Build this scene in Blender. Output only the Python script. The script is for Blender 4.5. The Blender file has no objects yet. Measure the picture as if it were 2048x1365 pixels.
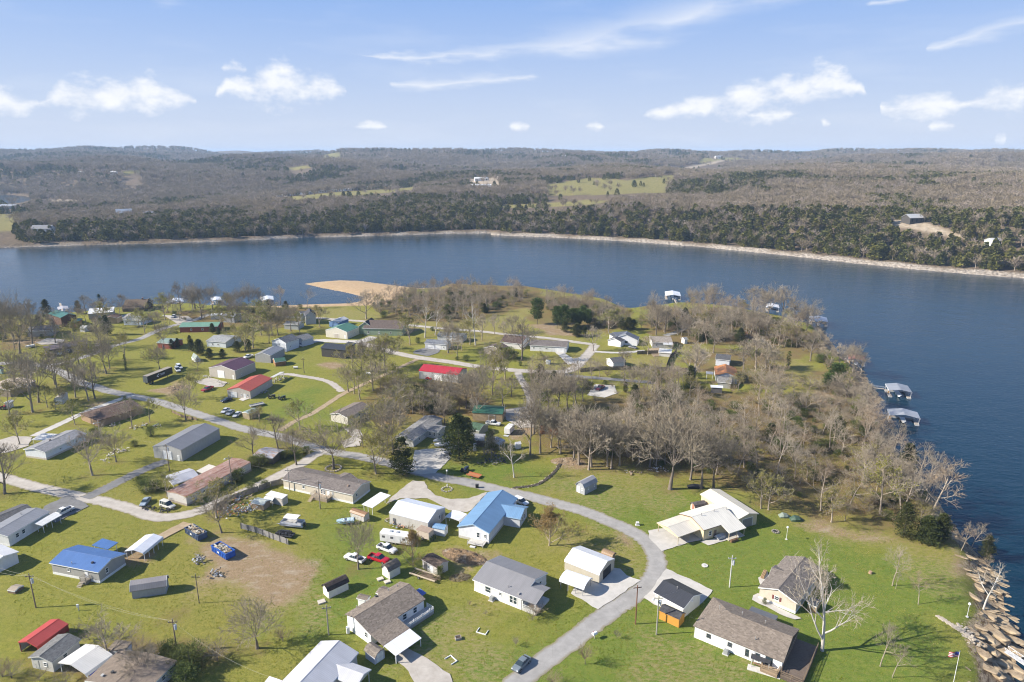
import bpy, math, random
import numpy as np
from mathutils import Vector, Matrix, noise as mnoise

# ------------------------------------------------------------------ camera, sky, sun, exposure
SC = bpy.context.scene
COL = SC.collection
HC = 96.0                       # drone height above the village ground (m)
FPX = 1366.0                    # focal length in photo pixels (2048 wide)
PITCH = math.atan((682.5 - 306.0) / FPX)
CP, SP = math.cos(PITCH), math.sin(PITCH)
ZW = -4.0                       # lake level

cam_d = bpy.data.cameras.new('camera')
cam_d.sensor_width = 36.0
cam_d.lens = FPX / 2048.0 * 36.0
cam_d.clip_start = 1.0
cam_d.clip_end = 60000.0
cam = bpy.data.objects.new('camera', cam_d)
cam.location = (0, 0, HC)
cam.rotation_euler = (math.pi / 2 - PITCH, 0, 0)
COL.objects.link(cam)
SC.camera = cam

SUN_EL = math.radians(32.0)
SUN_DIR = Vector((1.0, 0.09, 0.0)).normalized() * math.cos(SUN_EL) + Vector((0, 0, -math.sin(SUN_EL)))
sun_d = bpy.data.lights.new('sun', 'SUN')
sun_d.energy = 5.0
sun_d.angle = math.radians(0.53)
sun_d.color = (1.0, 0.93, 0.82)
sun = bpy.data.objects.new('sun', sun_d)
sun.rotation_euler = SUN_DIR.to_track_quat('-Z', 'Y').to_euler()
sun.location = (-300, 0, 300)
COL.objects.link(sun)

SC.view_settings.view_transform = 'Standard'
SC.view_settings.look = 'None'
SC.view_settings.exposure = 0.97
SC.view_settings.gamma = 1.0
SC.view_settings.use_curve_mapping = False
SC.cycles.use_denoising = True
SC.cycles.use_adaptive_sampling = True
SC.cycles.adaptive_threshold = 0.02
SC.cycles.filter_width = 1.1
SC.cycles.max_bounces = 6
SC.cycles.diffuse_bounces = 2
SC.cycles.glossy_bounces = 2
SC.cycles.transparent_max_bounces = 8
SC.cycles.volume_bounces = 1
SC.cycles.sample_clamp_indirect = 4.0


def ray(px, py):
    u = (px - 1024.0) / FPX
    v = (682.5 - py) / FPX
    return Vector((u, CP + v * SP, -SP + v * CP))


W = bpy.data.worlds.new('World')
SC.world = W
W.use_nodes = True
nt = W.node_tree
nt.nodes.clear()


def wn(t, **k):
    n = nt.nodes.new(t)
    for a, b in k.items():
        setattr(n, a, b)
    return n


def wmath(op, a, b=None, clamp=False):
    n = wn('ShaderNodeMath', operation=op, use_clamp=clamp)
    for i, s in enumerate((a, b)):
        if s is None:
            continue
        if isinstance(s, (int, float)):
            n.inputs[i].default_value = s
        else:
            nt.links.new(s, n.inputs[i])
    return n.outputs[0]


sky = wn('ShaderNodeTexSky', sky_type='NISHITA', sun_disc=False)
sky.sun_elevation = SUN_EL
sky.sun_rotation = math.radians(-95.0)
sky.altitude = 300.0
sky.air_density = 1.2
sky.dust_density = 0.7
sky.ozone_density = 1.0
tc = wn('ShaderNodeTexCoord')
sep = wn('ShaderNodeSeparateXYZ')
nt.links.new(tc.outputs['Generated'], sep.inputs[0])
az = wmath('ARCTAN2', sep.outputs[0], sep.outputs[1])
el = wmath('ARCSINE', sep.outputs[2])
comb = wn('ShaderNodeCombineXYZ')
nt.links.new(az, comb.inputs[0])
nt.links.new(el, comb.inputs[1])
# billowy edges of the clouds
nz = wn('ShaderNodeTexNoise')
nz.inputs['Scale'].default_value = 34.0
nz.inputs['Detail'].default_value = 7.0
nz.inputs['Roughness'].default_value = 0.6
mp = wn('ShaderNodeMapping')
mp.inputs['Scale'].default_value = (0.8, 1.25, 1.0)
nt.links.new(comb.outputs[0], mp.inputs[0])
nt.links.new(mp.outputs[0], nz.inputs['Vector'])
nz2 = wn('ShaderNodeTexNoise')
nz2.inputs['Scale'].default_value = 9.0
nz2.inputs['Detail'].default_value = 4.0
mp2 = wn('ShaderNodeMapping')
mp2.inputs['Scale'].default_value = (0.55, 3.0, 1.0)
mp2.inputs['Rotation'].default_value = (0, 0, 0.22)
nt.links.new(comb.outputs[0], mp2.inputs[0])
nt.links.new(mp2.outputs[0], nz2.inputs['Vector'])


elw = wmath('ADD', el, wmath('ADD', wmath('MULTIPLY', wmath('SUBTRACT', nz2.outputs[0], 0.5), 0.075), wmath('MULTIPLY', wmath('SUBTRACT', nz.outputs[0], 0.5), 0.012)))


def layer(stops, el=el):
    """a row of clouds along the horizon: (photo x, photo y of the middle, half thickness)"""
    r = wn('ShaderNodeValToRGB')
    e = r.color_ramp.elements
    pts = [(-200, stops[0][1], 0)] + list(stops) + [(2250, stops[-1][1], 0)]
    while len(e) < len(pts):
        e.new(0.5)
    for k, (px, py, th) in enumerate(sorted(pts)):
        e[k].position = (math.atan((px - 1024) / FPX / 1.03) + 0.75) / 1.5
        e[k].color = (th / 100.0, (320 - py) / 320.0, 0, 1)
    nt.links.new(wmath('DIVIDE', wmath('ADD', az, 0.75), 1.5), r.inputs[0])
    s = wn('ShaderNodeSeparateXYZ')
    nt.links.new(r.outputs[0], s.inputs[0])
    cen = wmath('MULTIPLY', s.outputs[1], 320.0 / 1400)
    thk = wmath('MULTIPLY', s.outputs[0], 100.0 / 1400)
    dd = wmath('DIVIDE', wmath('ABSOLUTE', wmath('SUBTRACT', el, cen)), wmath('MAXIMUM', thk, 0.0006))
    gate = wmath('MULTIPLY', wmath('SUBTRACT', thk, 0.0025), 300.0, clamp=True)
    return wmath('SUBTRACT', wmath('MULTIPLY', wmath('SUBTRACT', 2.0, wmath('MINIMUM', dd, 2.0)), gate), 1.0)


C1 = layer([(0, 240, 24), (60, 246, 20), (108, 242, 6), (150, 228, 28), (240, 226, 30), (330, 222, 30), (390, 228, 16), (425, 236, 0), (470, 205, 14), (520, 203, 32), (590, 200, 42), (640, 202, 34),
            (700, 208, 8), (730, 215, 0), (1260, 252, 2), (1330, 245, 16), (1400, 232, 26), (1500, 226, 34), (1570, 215, 38), (1610, 198, 44), (1650, 205, 34), (1700, 212, 10), (1735, 235, 0), (1750, 248, 14),
            (1820, 246, 24), (1880, 246, 20), (1905, 244, 6), (1960, 234, 22), (2010, 232, 26), (2048, 240, 16)])
C2 = layer([(440, 176, 0), (490, 174, 14), (540, 178, 0), (670, 274, 0), (745, 271, 11), (820, 272, 0), (990, 272, 0), (1040, 270, 12), (1085, 272, 0), (1135, 272, 0), (1185, 270, 11), (1235, 272, 0), (1450, 255, 0),
            (1530, 253, 15), (1610, 252, 0), (1640, 270, 9), (1680, 272, 0), (1810, 278, 0), (1870, 276, 12), (1930, 279, 0), (1960, 300, 0), (1990, 300, 12), (2015, 300, 0), (2022, 268, 0), (2048, 266, 14)])
cumn = wmath('ADD', wmath('MAXIMUM', C1, C2), wmath('MULTIPLY', wmath('SUBTRACT', nz.outputs[0], 0.5), 3.4))
cmask = wn('ShaderNodeMapRange', interpolation_type='SMOOTHSTEP')
cmask.inputs[1].default_value = -0.15
cmask.inputs[2].default_value = 1.25
nt.links.new(cumn, cmask.inputs[0])
D1 = layer([(0, 10, 40), (200, 10, 40), (350, 20, 12), (560, 130, 0), (860, 142, 12), (1000, 138, 26), (1150, 118, 44), (1300, 90, 54), (1500, 40, 50), (1700, 0, 55), (1900, -40, 40)], elw)
D2 = layer([(0, 66, 14), (40, 66, 0), (280, 62, 0), (370, 58, 30), (470, 60, 0), (760, 190, 0), (850, 188, 24), (1000, 182, 16), (1130, 176, 0), (1650, 80, 0), (1760, 72, 18), (1790, 70, 0), (1800, 150, 0), (1830, 148, 14), (1920, 136, 24), (2048, 120, 34)], elw)
cir = wmath('MULTIPLY', wmath('POWER', wmath('MAXIMUM', wmath('MAXIMUM', D1, D2), 0.0), 1.5), wmath('MULTIPLY', wmath('SUBTRACT', nz2.outputs[0], 0.3, clamp=True), 3.2))
cir = wmath('MULTIPLY', cir, 0.62, clamp=True)
# the same thin veil over the whole sky
veil = wmath('MULTIPLY', wmath('SUBTRACT', nz2.outputs[0], 0.5, clamp=True), 0.5, clamp=True)
cm = wmath('MAXIMUM', wmath('MULTIPLY', cmask.outputs[0], 0.80), wmath('MAXIMUM', cir, veil), clamp=True)
# pale air low on the horizon, all round
grad = wn('ShaderNodeValToRGB')
e_ = grad.color_ramp.elements
e_[0].position, e_[0].color = 0.0, (0.63, 0.71, 0.88, 1)
e_[1].position, e_[1].color = 0.55, (0.14, 0.33, 0.84, 1)
k_ = e_.new(0.06)
k_.color = (0.55, 0.65, 0.87, 1)
k_ = e_.new(0.22)
k_.color = (0.285, 0.465, 0.86, 1)
nt.links.new(wmath('DIVIDE', el, 0.9, clamp=True), grad.inputs[0])
gsc = wn('ShaderNodeVectorMath', operation='SCALE')
nt.links.new(grad.outputs[0], gsc.inputs[0])
gsc.inputs['Scale'].default_value = 9.4
hz = wn('ShaderNodeMapRange', interpolation_type='SMOOTHSTEP')
hz.inputs[1].default_value = 0.1
hz.inputs[2].default_value = 1.2
hz.inputs[3].default_value = 0.9
hz.inputs[4].default_value = 0.2
nt.links.new(el, hz.inputs[0])
skyc = wn('ShaderNodeMixRGB')
nt.links.new(hz.outputs[0], skyc.inputs[0])
nt.links.new(sky.outputs[0], skyc.inputs[1])
nt.links.new(gsc.outputs[0], skyc.inputs[2])
mixc = wn('ShaderNodeMixRGB')
nt.links.new(cm, mixc.inputs[0])
nt.links.new(skyc.outputs[0], mixc.inputs[1])
# sunlit tops, greyer undersides
csh = wn('ShaderNodeMixRGB')
nt.links.new(wmath('MULTIPLY', nz.outputs[0], 1.25, clamp=True), csh.inputs[0])
csh.inputs[1].default_value = (7.8, 8.0, 8.5, 1)
csh.inputs[2].default_value = (10.0, 9.9, 9.7, 1)
nt.links.new(csh.outputs[0], mixc.inputs[2])
bg = wn('ShaderNodeBackground')
bg.inputs[1].default_value = 0.058
nt.links.new(mixc.outputs[0], bg.inputs[0])
wo = wn('ShaderNodeOutputWorld')
nt.links.new(bg.outputs[0], wo.inputs[0])
W.cycles.sampling_method = 'MANUAL'
W.cycles.sample_map_resolution = 512

# ------------------------------------------------------------------ helpers
random.seed(7)
rng = np.random.default_rng(11)


def PX(px, py, z=0.0):
    """photo pixel -> point of the place on the level z"""
    d = ray(px, py)
    t = (z - HC) / d.z
    return Vector((d.x * t, d.y * t, z))


TILES = dict(F=(0, 0, 1.0), T1=(0, 560, .1978), T2=(380, 560, .1978), T3=(760, 560, .1978), T4=(1140, 560, .1978), T5=(1500, 560, .1978),
             M1=(0, 790, .1978), M2=(380, 790, .1978), M3=(760, 790, .1978), M4=(1140, 790, .1978), M5=(1500, 790, .271),
             L1=(0, 1040, .2381), L2=(380, 1040, .2381), L3=(700, 960, .2198), L4=(880, 1065, .2198), L5=(1260, 1065, .2198),
             L6=(1600, 1065, .2198), Z1=(1260, 1180, .19531), Z2=(1300, 960, .13672), Z3=(660, 1140, .16484), Z4=(500, 1260, .14648),
             Z5=(0, 1220, .18555), Z6=(270, 700, .10254), Z7=(740, 970, .16602), Z8=(1720, 700, .14652),
             U1=(0, 280, .3418), U2=(680, 280, .3418), U3=(1348, 280, .3418))


def TP(tile, p):
    o = TILES[tile]
    return (o[0] + p[0] * o[2], o[1] + p[1] * o[2])


def Q(tile, p, z=0.0):
    return PX(*TP(tile, p), z)


def clampi(t):
    return np.clip(t, 0.0, 1.0)


def sstep(a, b, x):
    t = clampi((x - a) / (b - a))
    return t * t * (3 - 2 * t)


def inside(poly, X, Y):
    c = np.zeros(X.shape, bool)
    n = len(poly)
    for i in range(n):
        x0, y0 = poly[i][0], poly[i][1]
        x1, y1 = poly[(i + 1) % n][0], poly[(i + 1) % n][1]
        if y0 == y1:
            continue
        k = ((y0 > Y) != (y1 > Y)) & (X < (x1 - x0) * (Y - y0) / (y1 - y0) + x0)
        c ^= k
    return c


def dist(poly, X, Y, closed=True):
    best = np.full(X.shape, 1e9)
    n = len(poly)
    for i in range(n if closed else n - 1):
        x0, y0 = poly[i][0], poly[i][1]
        x1, y1 = poly[(i + 1) % n][0], poly[(i + 1) % n][1]
        dx, dy = x1 - x0, y1 - y0
        L2 = dx * dx + dy * dy + 1e-9
        t = clampi(((X - x0) * dx + (Y - y0) * dy) / L2)
        best = np.minimum(best, np.hypot(X - x0 - t * dx, Y - y0 - t * dy))
    return best


def sdist(poly, X, Y):
    d = dist(poly, X, Y)
    return np.where(inside(poly, X, Y), d, -d)


VN = {}


def vnoise(X, Y, s, seed=0):
    """smooth value noise, 0..1"""
    if seed not in VN:
        VN[seed] = np.random.default_rng(seed).random((256, 256))
    r = VN[seed]
    x, y = X / s, Y / s
    xi, yi = np.floor(x).astype(int), np.floor(y).astype(int)
    fx, fy = x - xi, y - yi
    fx, fy = fx * fx * (3 - 2 * fx), fy * fy * (3 - 2 * fy)
    g = lambda i, j: r[i % 256, j % 256]
    return (g(xi, yi) * (1 - fx) + g(xi + 1, yi) * fx) * (1 - fy) + (g(xi, yi + 1) * (1 - fx) + g(xi + 1, yi + 1) * fx) * fy


def tag(o, label=None, cat=None, group=None, kind=None):
    for k, v in (('label', label), ('category', cat), ('group', group), ('kind', kind)):
        if v:
            o[k] = v
    return o


class MB:
    def __init__(self):
        self.v, self.f, self.mi = [], [], []

    def poly(self, pts, mi=0):
        b = len(self.v)
        self.v += [tuple(p) for p in pts]
        self.f.append(tuple(range(b, b + len(pts))))
        self.mi.append(mi)

    def add(self, vs, fs, mi=0):
        b = len(self.v)
        self.v += [tuple(p) for p in vs]
        for f in fs:
            self.f.append(tuple(b + i for i in f))
            self.mi.append(mi)

    def box(self, x0, x1, y0, y1, z0, z1, mi=0):
        self.add([(x0, y0, z0), (x1, y0, z0), (x1, y1, z0), (x0, y1, z0), (x0, y0, z1), (x1, y0, z1), (x1, y1, z1), (x0, y1, z1)],
                 [(0, 3, 2, 1), (4, 5, 6, 7), (0, 1, 5, 4), (1, 2, 6, 5), (2, 3, 7, 6), (3, 0, 4, 7)], mi)

    def bar(self, p, q, w, h=None, mi=0):
        p, q = Vector(p), Vector(q)
        h = h or w
        d = (q - p).normalized()
        s = d.cross(Vector((0, 0, 1)))
        s = Vector((1, 0, 0)) if s.length < 1e-4 else s.normalized()
        u = s.cross(d)
        vs = [c + s * a * w / 2 + u * b * h / 2 for c in (p, q) for a, b in ((-1, -1), (1, -1), (1, 1), (-1, 1))]
        self.add(vs, [(0, 1, 2, 3), (7, 6, 5, 4), (0, 4, 5, 1), (1, 5, 6, 2), (2, 6, 7, 3), (3, 7, 4, 0)], mi)

    def tube(self, p, q, r0, r1=None, n=8, cap=True, mi=0):
        p, q = Vector(p), Vector(q)
        r1 = r0 if r1 is None else r1
        d = (q - p).normalized()
        s = d.cross(Vector((0, 0, 1)))
        s = Vector((1, 0, 0)) if s.length < 1e-4 else s.normalized()
        u = s.cross(d)
        vs = []
        for c, r in ((p, r0), (q, r1)):
            for i in range(n):
                a = 2 * math.pi * i / n
                vs.append(c + (s * math.cos(a) + u * math.sin(a)) * r)
        fs = [(i, (i + 1) % n, n + (i + 1) % n, n + i) for i in range(n)]
        if cap:
            fs += [tuple(range(n - 1, -1, -1)), tuple(range(n, 2 * n))]
        self.add(vs, fs, mi)

    def prism(self, prof, x0, x1, mi=0):
        """prof: list of (y,z) anticlockwise; extruded along x"""
        n = len(prof)
        vs = [(x0, y, z) for y, z in prof] + [(x1, y, z) for y, z in prof]
        fs = [(i, (i + 1) % n, n + (i + 1) % n, n + i) for i in range(n)]
        self.add(vs, fs + [tuple(range(n - 1, -1, -1)), tuple(range(n, 2 * n))], mi)

    def mesh(self, name, mats, smooth=False, uv=True):
        m = bpy.data.meshes.new(name)
        m.from_pydata(self.v, [], self.f)
        if not isinstance(mats, (list, tuple)):
            mats = [mats]
        for a in mats:
            m.materials.append(a)
        if len(mats) > 1:
            m.polygons.foreach_set('material_index', self.mi)
        if smooth:
            m.polygons.foreach_set('use_smooth', [True] * len(m.polygons))
        if uv:
            ul = m.uv_layers.new(name='UVMap')
            for p in m.polygons:
                nrm = p.normal
                if abs(nrm.z) > 0.97:
                    t, b = Vector((1, 0, 0)), Vector((0, 1, 0))
                else:
                    t = Vector((0, 0, 1)).cross(nrm).normalized()
                    b = nrm.cross(t)
                for li in p.loop_indices:
                    co = m.vertices[m.loops[li].vertex_index].co
                    ul.data[li].uv = (co.dot(t), co.dot(b))
        m.update()
        return m

    def build(self, name, mats, parent=None, smooth=False, loc=None, rz=None, uv=True):
        return obj(name, self.mesh(name, mats, smooth, uv), parent, loc, rz)


def obj(name, me, parent=None, loc=None, rz=None):
    o = bpy.data.objects.new(name, me)
    COL.objects.link(o)
    if parent is not None:
        o.parent = parent
    if loc is not None:
        o.location = loc
    if rz is not None:
        o.rotation_euler = (0, 0, rz)
    return o


def empty(name, loc=(0, 0, 0), rz=0.0, label=None, cat=None, group=None):
    o = bpy.data.objects.new(name, None)
    o.empty_display_size = 0.3
    COL.objects.link(o)
    o.location = loc
    o.rotation_euler = (0, 0, rz)
    return tag(o, label, cat, group)


def copy_tree(o, parent=None):
    c = o.copy()
    COL.objects.link(c)
    c.parent = parent
    for ch in o.children:
        copy_tree(ch, c)
    return c


# ------------------------------------------------------------------ materials
MATS = {}


class NB:
    def __init__(self, name):
        self.m = bpy.data.materials.new(name)
        self.m.use_nodes = True
        self.t = self.m.node_tree
        self.b = self.t.nodes['Principled BSDF']
        self.out = self.t.nodes['Material Output']

    def n(self, typ, **k):
        x = self.t.nodes.new(typ)
        for a, b in k.items():
            setattr(x, a, b)
        return x

    def l(self, a, b):
        self.t.links.new(a, b)

    def coord(self, kind='UV', scale=(1, 1, 1), rot=(0, 0, 0)):
        if kind == 'POS':
            s = self.n('ShaderNodeNewGeometry').outputs['Position']
        else:
            s = self.n('ShaderNodeTexCoord').outputs[kind]
        m = self.n('ShaderNodeMapping')
        m.inputs['Scale'].default_value = scale
        m.inputs['Rotation'].default_value = rot
        self.l(s, m.inputs[0])
        return m.outputs[0]

    def noise(self, vec, scale, detail=3, rough=0.55, lo=0.3, hi=0.7):
        t = self.n('ShaderNodeTexNoise')
        t.inputs['Scale'].default_value = scale
        t.inputs['Detail'].default_value = detail
        t.inputs['Roughness'].default_value = rough
        self.l(vec, t.inputs['Vector'])
        r = self.n('ShaderNodeMapRange')
        r.inputs[1].default_value = lo
        r.inputs[2].default_value = hi
        self.l(t.outputs[0], r.inputs[0])
        return r.outputs[0]

    def mix(self, fac, a, b, mode='MIX'):
        x = self.n('ShaderNodeMixRGB', blend_type=mode)
        for i, s in ((0, fac), (1, a), (2, b)):
            if isinstance(s, (int, float)):
                x.inputs[i].default_value = s
            elif isinstance(s, tuple):
                x.inputs[i].default_value = (s[0], s[1], s[2], 1)
            else:
                self.l(s, x.inputs[i])
        return x.outputs[0]

    def math(self, op, a, b=0.0, clamp=False):
        x = self.n('ShaderNodeMath', operation=op, use_clamp=clamp)
        for i, s in ((0, a), (1, b)):
            if isinstance(s, (int, float)):
                x.inputs[i].default_value = s
            else:
                self.l(s, x.inputs[i])
        return x.outputs[0]

    def bump(self, h, strength=0.3, distance=0.05):
        x = self.n('ShaderNodeBump')
        x.inputs['Strength'].default_value = strength
        x.inputs['Distance'].default_value = distance
        self.l(h, x.inputs['Height'])
        self.l(x.outputs[0], self.b.inputs['Normal'])

    def fin(self, col, rough=0.7, metal=0.0, spec=0.4):
        if isinstance(col, tuple):
            self.b.inputs['Base Color'].default_value = (*col[:3], 1)
        else:
            self.l(col, self.b.inputs['Base Color'])
        if isinstance(rough, (int, float)):
            self.b.inputs['Roughness'].default_value = rough
        else:
            self.l(rough, self.b.inputs['Roughness'])
        self.b.inputs['Metallic'].default_value = metal
        self.b.inputs['Specular IOR Level'].default_value = spec
        return self.m


def sc(c, k):
    return tuple(x * k for x in c)


def plain(c, rough=0.7, metal=0.0, var=0.12, scale=1.5):
    key = ('plain', c, rough, metal, var, scale)
    if key not in MATS:
        b = NB('paint')
        v = b.coord('Object')
        col = b.mix(b.noise(v, scale, 4), sc(c, 1 - var), sc(c, 1 + var))
        MATS[key] = b.fin(col, rough, metal)
    return MATS[key]


def metal_roof(c, period=0.45, rust=0.0, rough=0.42):
    key = ('mr', c, period, rust)
    if key not in MATS:
        b = NB('ribbed_metal')
        v = b.coord('UV')
        sx = b.n('ShaderNodeSeparateXYZ')
        b.l(v, sx.inputs[0])
        fr = b.math('FRACT', b.math('DIVIDE', sx.outputs[0], period))
        rib = b.math('GREATER_THAN', b.math('ABSOLUTE', b.math('SUBTRACT', fr, 0.5)), 0.40)
        big = b.noise(b.coord('UV', (0.25, 0.08, 1)), 2.0, 4)
        col = b.mix(big, sc(c, 0.88), sc(c, 1.08))
        # sheets laid side by side differ a little
        wnz = b.n('ShaderNodeTexWhiteNoise', noise_dimensions='1D')
        b.l(b.math('FLOOR', b.math('DIVIDE', sx.outputs[0], 0.9)), wnz.inputs['W'])
        col = b.mix(b.math('MULTIPLY', wnz.outputs[0], 0.22), col, sc(c, 0.72))
        col = b.mix(b.math('MULTIPLY', rib, 0.35), col, sc(c, 0.62))
        if rust > 0:
            rn = b.noise(b.coord('UV', (0.35, 1.2, 1)), 1.3, 6, 0.7, 0.5 - 0.35 * rust, 0.62)
            col = b.mix(rn, (0.50, 0.44, 0.38), b.mix(b.noise(v, 2.5, 4), (0.13, 0.045, 0.022), (0.33, 0.13, 0.06))) if rust > .5 else b.mix(rn, col, (0.30, 0.16, 0.08))
        b.bump(rib, 0.5, 0.05)
        MATS[key] = b.fin(col, rough, 0.0, 0.45)
    return MATS[key]


def shingle(c, dark=0.55):
    key = ('sh', c, dark)
    if key not in MATS:
        b = NB('shingle')
        v = b.coord('UV', (1.3, 2.7, 1))
        vo = b.n('ShaderNodeTexVoronoi', feature='F1')
        vo.inputs['Scale'].default_value = 1.6
        b.l(v, vo.inputs['Vector'])
        col = b.mix(vo.outputs['Color'], sc(c, dark), sc(c, 1.25))
        big = b.noise(b.coord('UV'), 0.35, 4)
        col = b.mix(b.math('MULTIPLY', big, 0.35), col, sc(c, 0.78))
        st = b.noise(b.coord('UV', (1.0, 0.12, 1)), 1.4, 3, 0.6, 0.52, 0.75)
        col = b.mix(b.math('MULTIPLY', st, 0.3), col, sc(c, 0.62))
        sx = b.n('ShaderNodeSeparateXYZ')
        b.l(b.coord('UV'), sx.inputs[0])
        course = b.math('FRACT', b.math('DIVIDE', sx.outputs[1], 0.3))
        b.bump(course, 0.4, 0.03)
        MATS[key] = b.fin(col, 0.9, 0, 0.2)
    return MATS[key]


def siding(c, period=0.25, vertical=False, rough=0.65):
    key = ('sd', c, period, vertical)
    if key not in MATS:
        b = NB('siding')
        sx = b.n('ShaderNodeSeparateXYZ')
        b.l(b.coord('UV'), sx.inputs[0])
        fr = b.math('FRACT', b.math('DIVIDE', sx.outputs[0 if vertical else 1], period))
        gr = b.math('LESS_THAN', fr, 0.14)
        col = b.mix(b.noise(b.coord('UV', (0.6, 0.25, 1)), 2.2, 5), sc(c, 0.90), sc(c, 1.06))
        col = b.mix(b.math('MULTIPLY', gr, 0.28), col, sc(c, 0.55))
        grime = b.noise(b.coord('UV', (2.0, 0.3, 1)), 1.2, 4, 0.6, 0.55, 0.8)
        col = b.mix(b.math('MULTIPLY', grime, 0.25), col, sc(c, 0.6))
        b.bump(fr, 0.35, 0.03)
        MATS[key] = b.fin(col, rough, 0, 0.35)
    return MATS[key]


def glass():
    if 'glass' not in MATS:
        b = NB('window_glass')
        MATS['glass'] = b.fin((0.03, 0.045, 0.055), 0.06, 0, 0.7)
    return MATS['glass']


def wood(c=(0.30, 0.20, 0.12)):
    key = ('wood', c)
    if key not in MATS:
        b = NB('wood')
        col = b.mix(b.noise(b.coord('UV', (1, 12, 1)), 1.5, 4), sc(c, 0.65), sc(c, 1.2))
        col = b.mix(b.noise(b.coord('Object'), 0.9, 3, lo=.5, hi=.9), col, sc(c, 0.6))
        MATS[key] = b.fin(col, 0.85)
    return MATS[key]


WHITE = (0.74, 0.74, 0.72)
OFFW = (0.62, 0.60, 0.54)

# ------------------------------------------------------------------ terrain of the near shore
SHORE_PX = [(-700, 690), (-300, 650), (0, 630), (60, 637), (150, 632), (215, 624), (330, 614), (420, 613), (470, 613), (560, 612), (620, 609),
            (700, 607), (722, 603), (728, 595), (690, 585), (647, 577), (607, 568), (640, 564), (680, 561), (716, 562), (780, 570), (840, 577),
            (900, 574), (1000, 577), (1060, 579), (1078, 581), (1130, 590), (1200, 601), (1240, 612), (1256, 622), (1330, 613), (1354, 611),
            (1400, 613), (1480, 622), (1560, 637), (1640, 658), (1662, 682), (1672, 702), (1692, 722), (1722, 738), (1738, 768), (1750, 782),
            (1764, 800), (1745, 815), (1752, 831), (1762, 845), (1772, 860), (1796, 882), (1780, 904), (1800, 925), (1850, 965), (1896, 1035), (1925, 1076),
            (1962, 1112), (1998, 1152), (2008, 1200), (2017, 1243), (2037, 1285), (2024, 1312), (2028, 1350), (2040, 1430), (2060, 1700)]
SHORE = [(PX(x, y, ZW).x, PX(x, y, ZW).y) for x, y in SHORE_PX]
SHORE += [(60, 20), (-900, 20), (-900, 330)]
SPIT = [(PX(x, y, ZW).x, PX(x, y, ZW).y) for x, y in [(590, 580), (600, 555), (730, 550), (860, 565), (890, 590), (800, 615), (560, 622), (430, 616), (430, 608), (600, 604)]]


def hgt_arr(X, Y):
    d = sdist(SHORE, X, Y)
    up = ZW + 4.0 * sstep(-0.5, 9.0, d + 2.5 * (vnoise(X, Y, 9, 3) - 0.5))
    up = up + 0.6 * (vnoise(X, Y, 4, 5) - 0.5) * sstep(0, 3, d) * (1 - sstep(5, 9, d))
    z = np.where(d > 0, up, ZW - 0.06 + 0.16 * np.minimum(d, 0))
    low = ZW + 0.16 + 0.75 * sstep(0, 12, d) + 0.25 * (vnoise(X, Y, 6, 8) - .3) * sstep(0, 6, d)
    ks = sstep(-12, 6, sdist(SPIT, X, Y)) * (d > 0)
    return z * (1 - ks) + np.minimum(z, low) * ks


gx = np.arange(-470, 360.1, 2.2)
gy = np.arange(40, 590.1, 2.2)
GX, GY = np.meshgrid(gx, gy)
GZ = hgt_arr(GX, GY)


def hgt(x, y):
    fx, fy = (x - gx[0]) / 2.2, (y - gy[0]) / 2.2
    i, j = int(math.floor(fx)), int(math.floor(fy))
    if i < 0 or j < 0 or i >= len(gx) - 1 or j >= len(gy) - 1:
        return 0.0 if x < 0 and y < 330 else ZW - 1.0
    u, v = fx - i, fy - j
    return float((GZ[j, i] * (1 - u) + GZ[j, i + 1] * u) * (1 - v) + (GZ[j + 1, i] * (1 - u) + GZ[j + 1, i + 1] * u) * v)


def G(tile, p):
    """photo pixel -> point on the ground"""
    z = 0.0
    for _ in range(4):
        q = Q(tile, p, z)
        z = hgt(q.x, q.y)
    return Q(tile, p, z)


def grid_mesh(name, xs, ys, Z, mat, attrs):
    nx, ny = len(xs), len(ys)
    X, Y = np.meshgrid(xs, ys)
    co = np.stack([X, Y, Z], -1).reshape(-1, 3)
    i = (np.arange(ny - 1)[:, None] * nx + np.arange(nx - 1)[None, :]).ravel()
    faces = np.stack([i, i + 1, i + nx + 1, i + nx], 1)
    m = bpy.data.meshes.new(name)
    m.vertices.add(len(co))
    m.vertices.foreach_set('co', co.ravel())
    m.loops.add(len(faces) * 4)
    m.loops.foreach_set('vertex_index', faces.ravel())
    m.polygons.add(len(faces))
    m.polygons.foreach_set('loop_start', np.arange(len(faces)) * 4)
    m.polygons.foreach_set('use_smooth', np.ones(len(faces), bool))
    m.update()
    for k, a in attrs.items():
        at = m.attributes.new(k, 'FLOAT', 'POINT')
        at.data.foreach_set('value', a.ravel().astype(np.float32))
    m.materials.append(mat)
    return m


def attr(b, name):
    return b.n('ShaderNodeAttribute', attribute_name=name).outputs['Fac']


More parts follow.
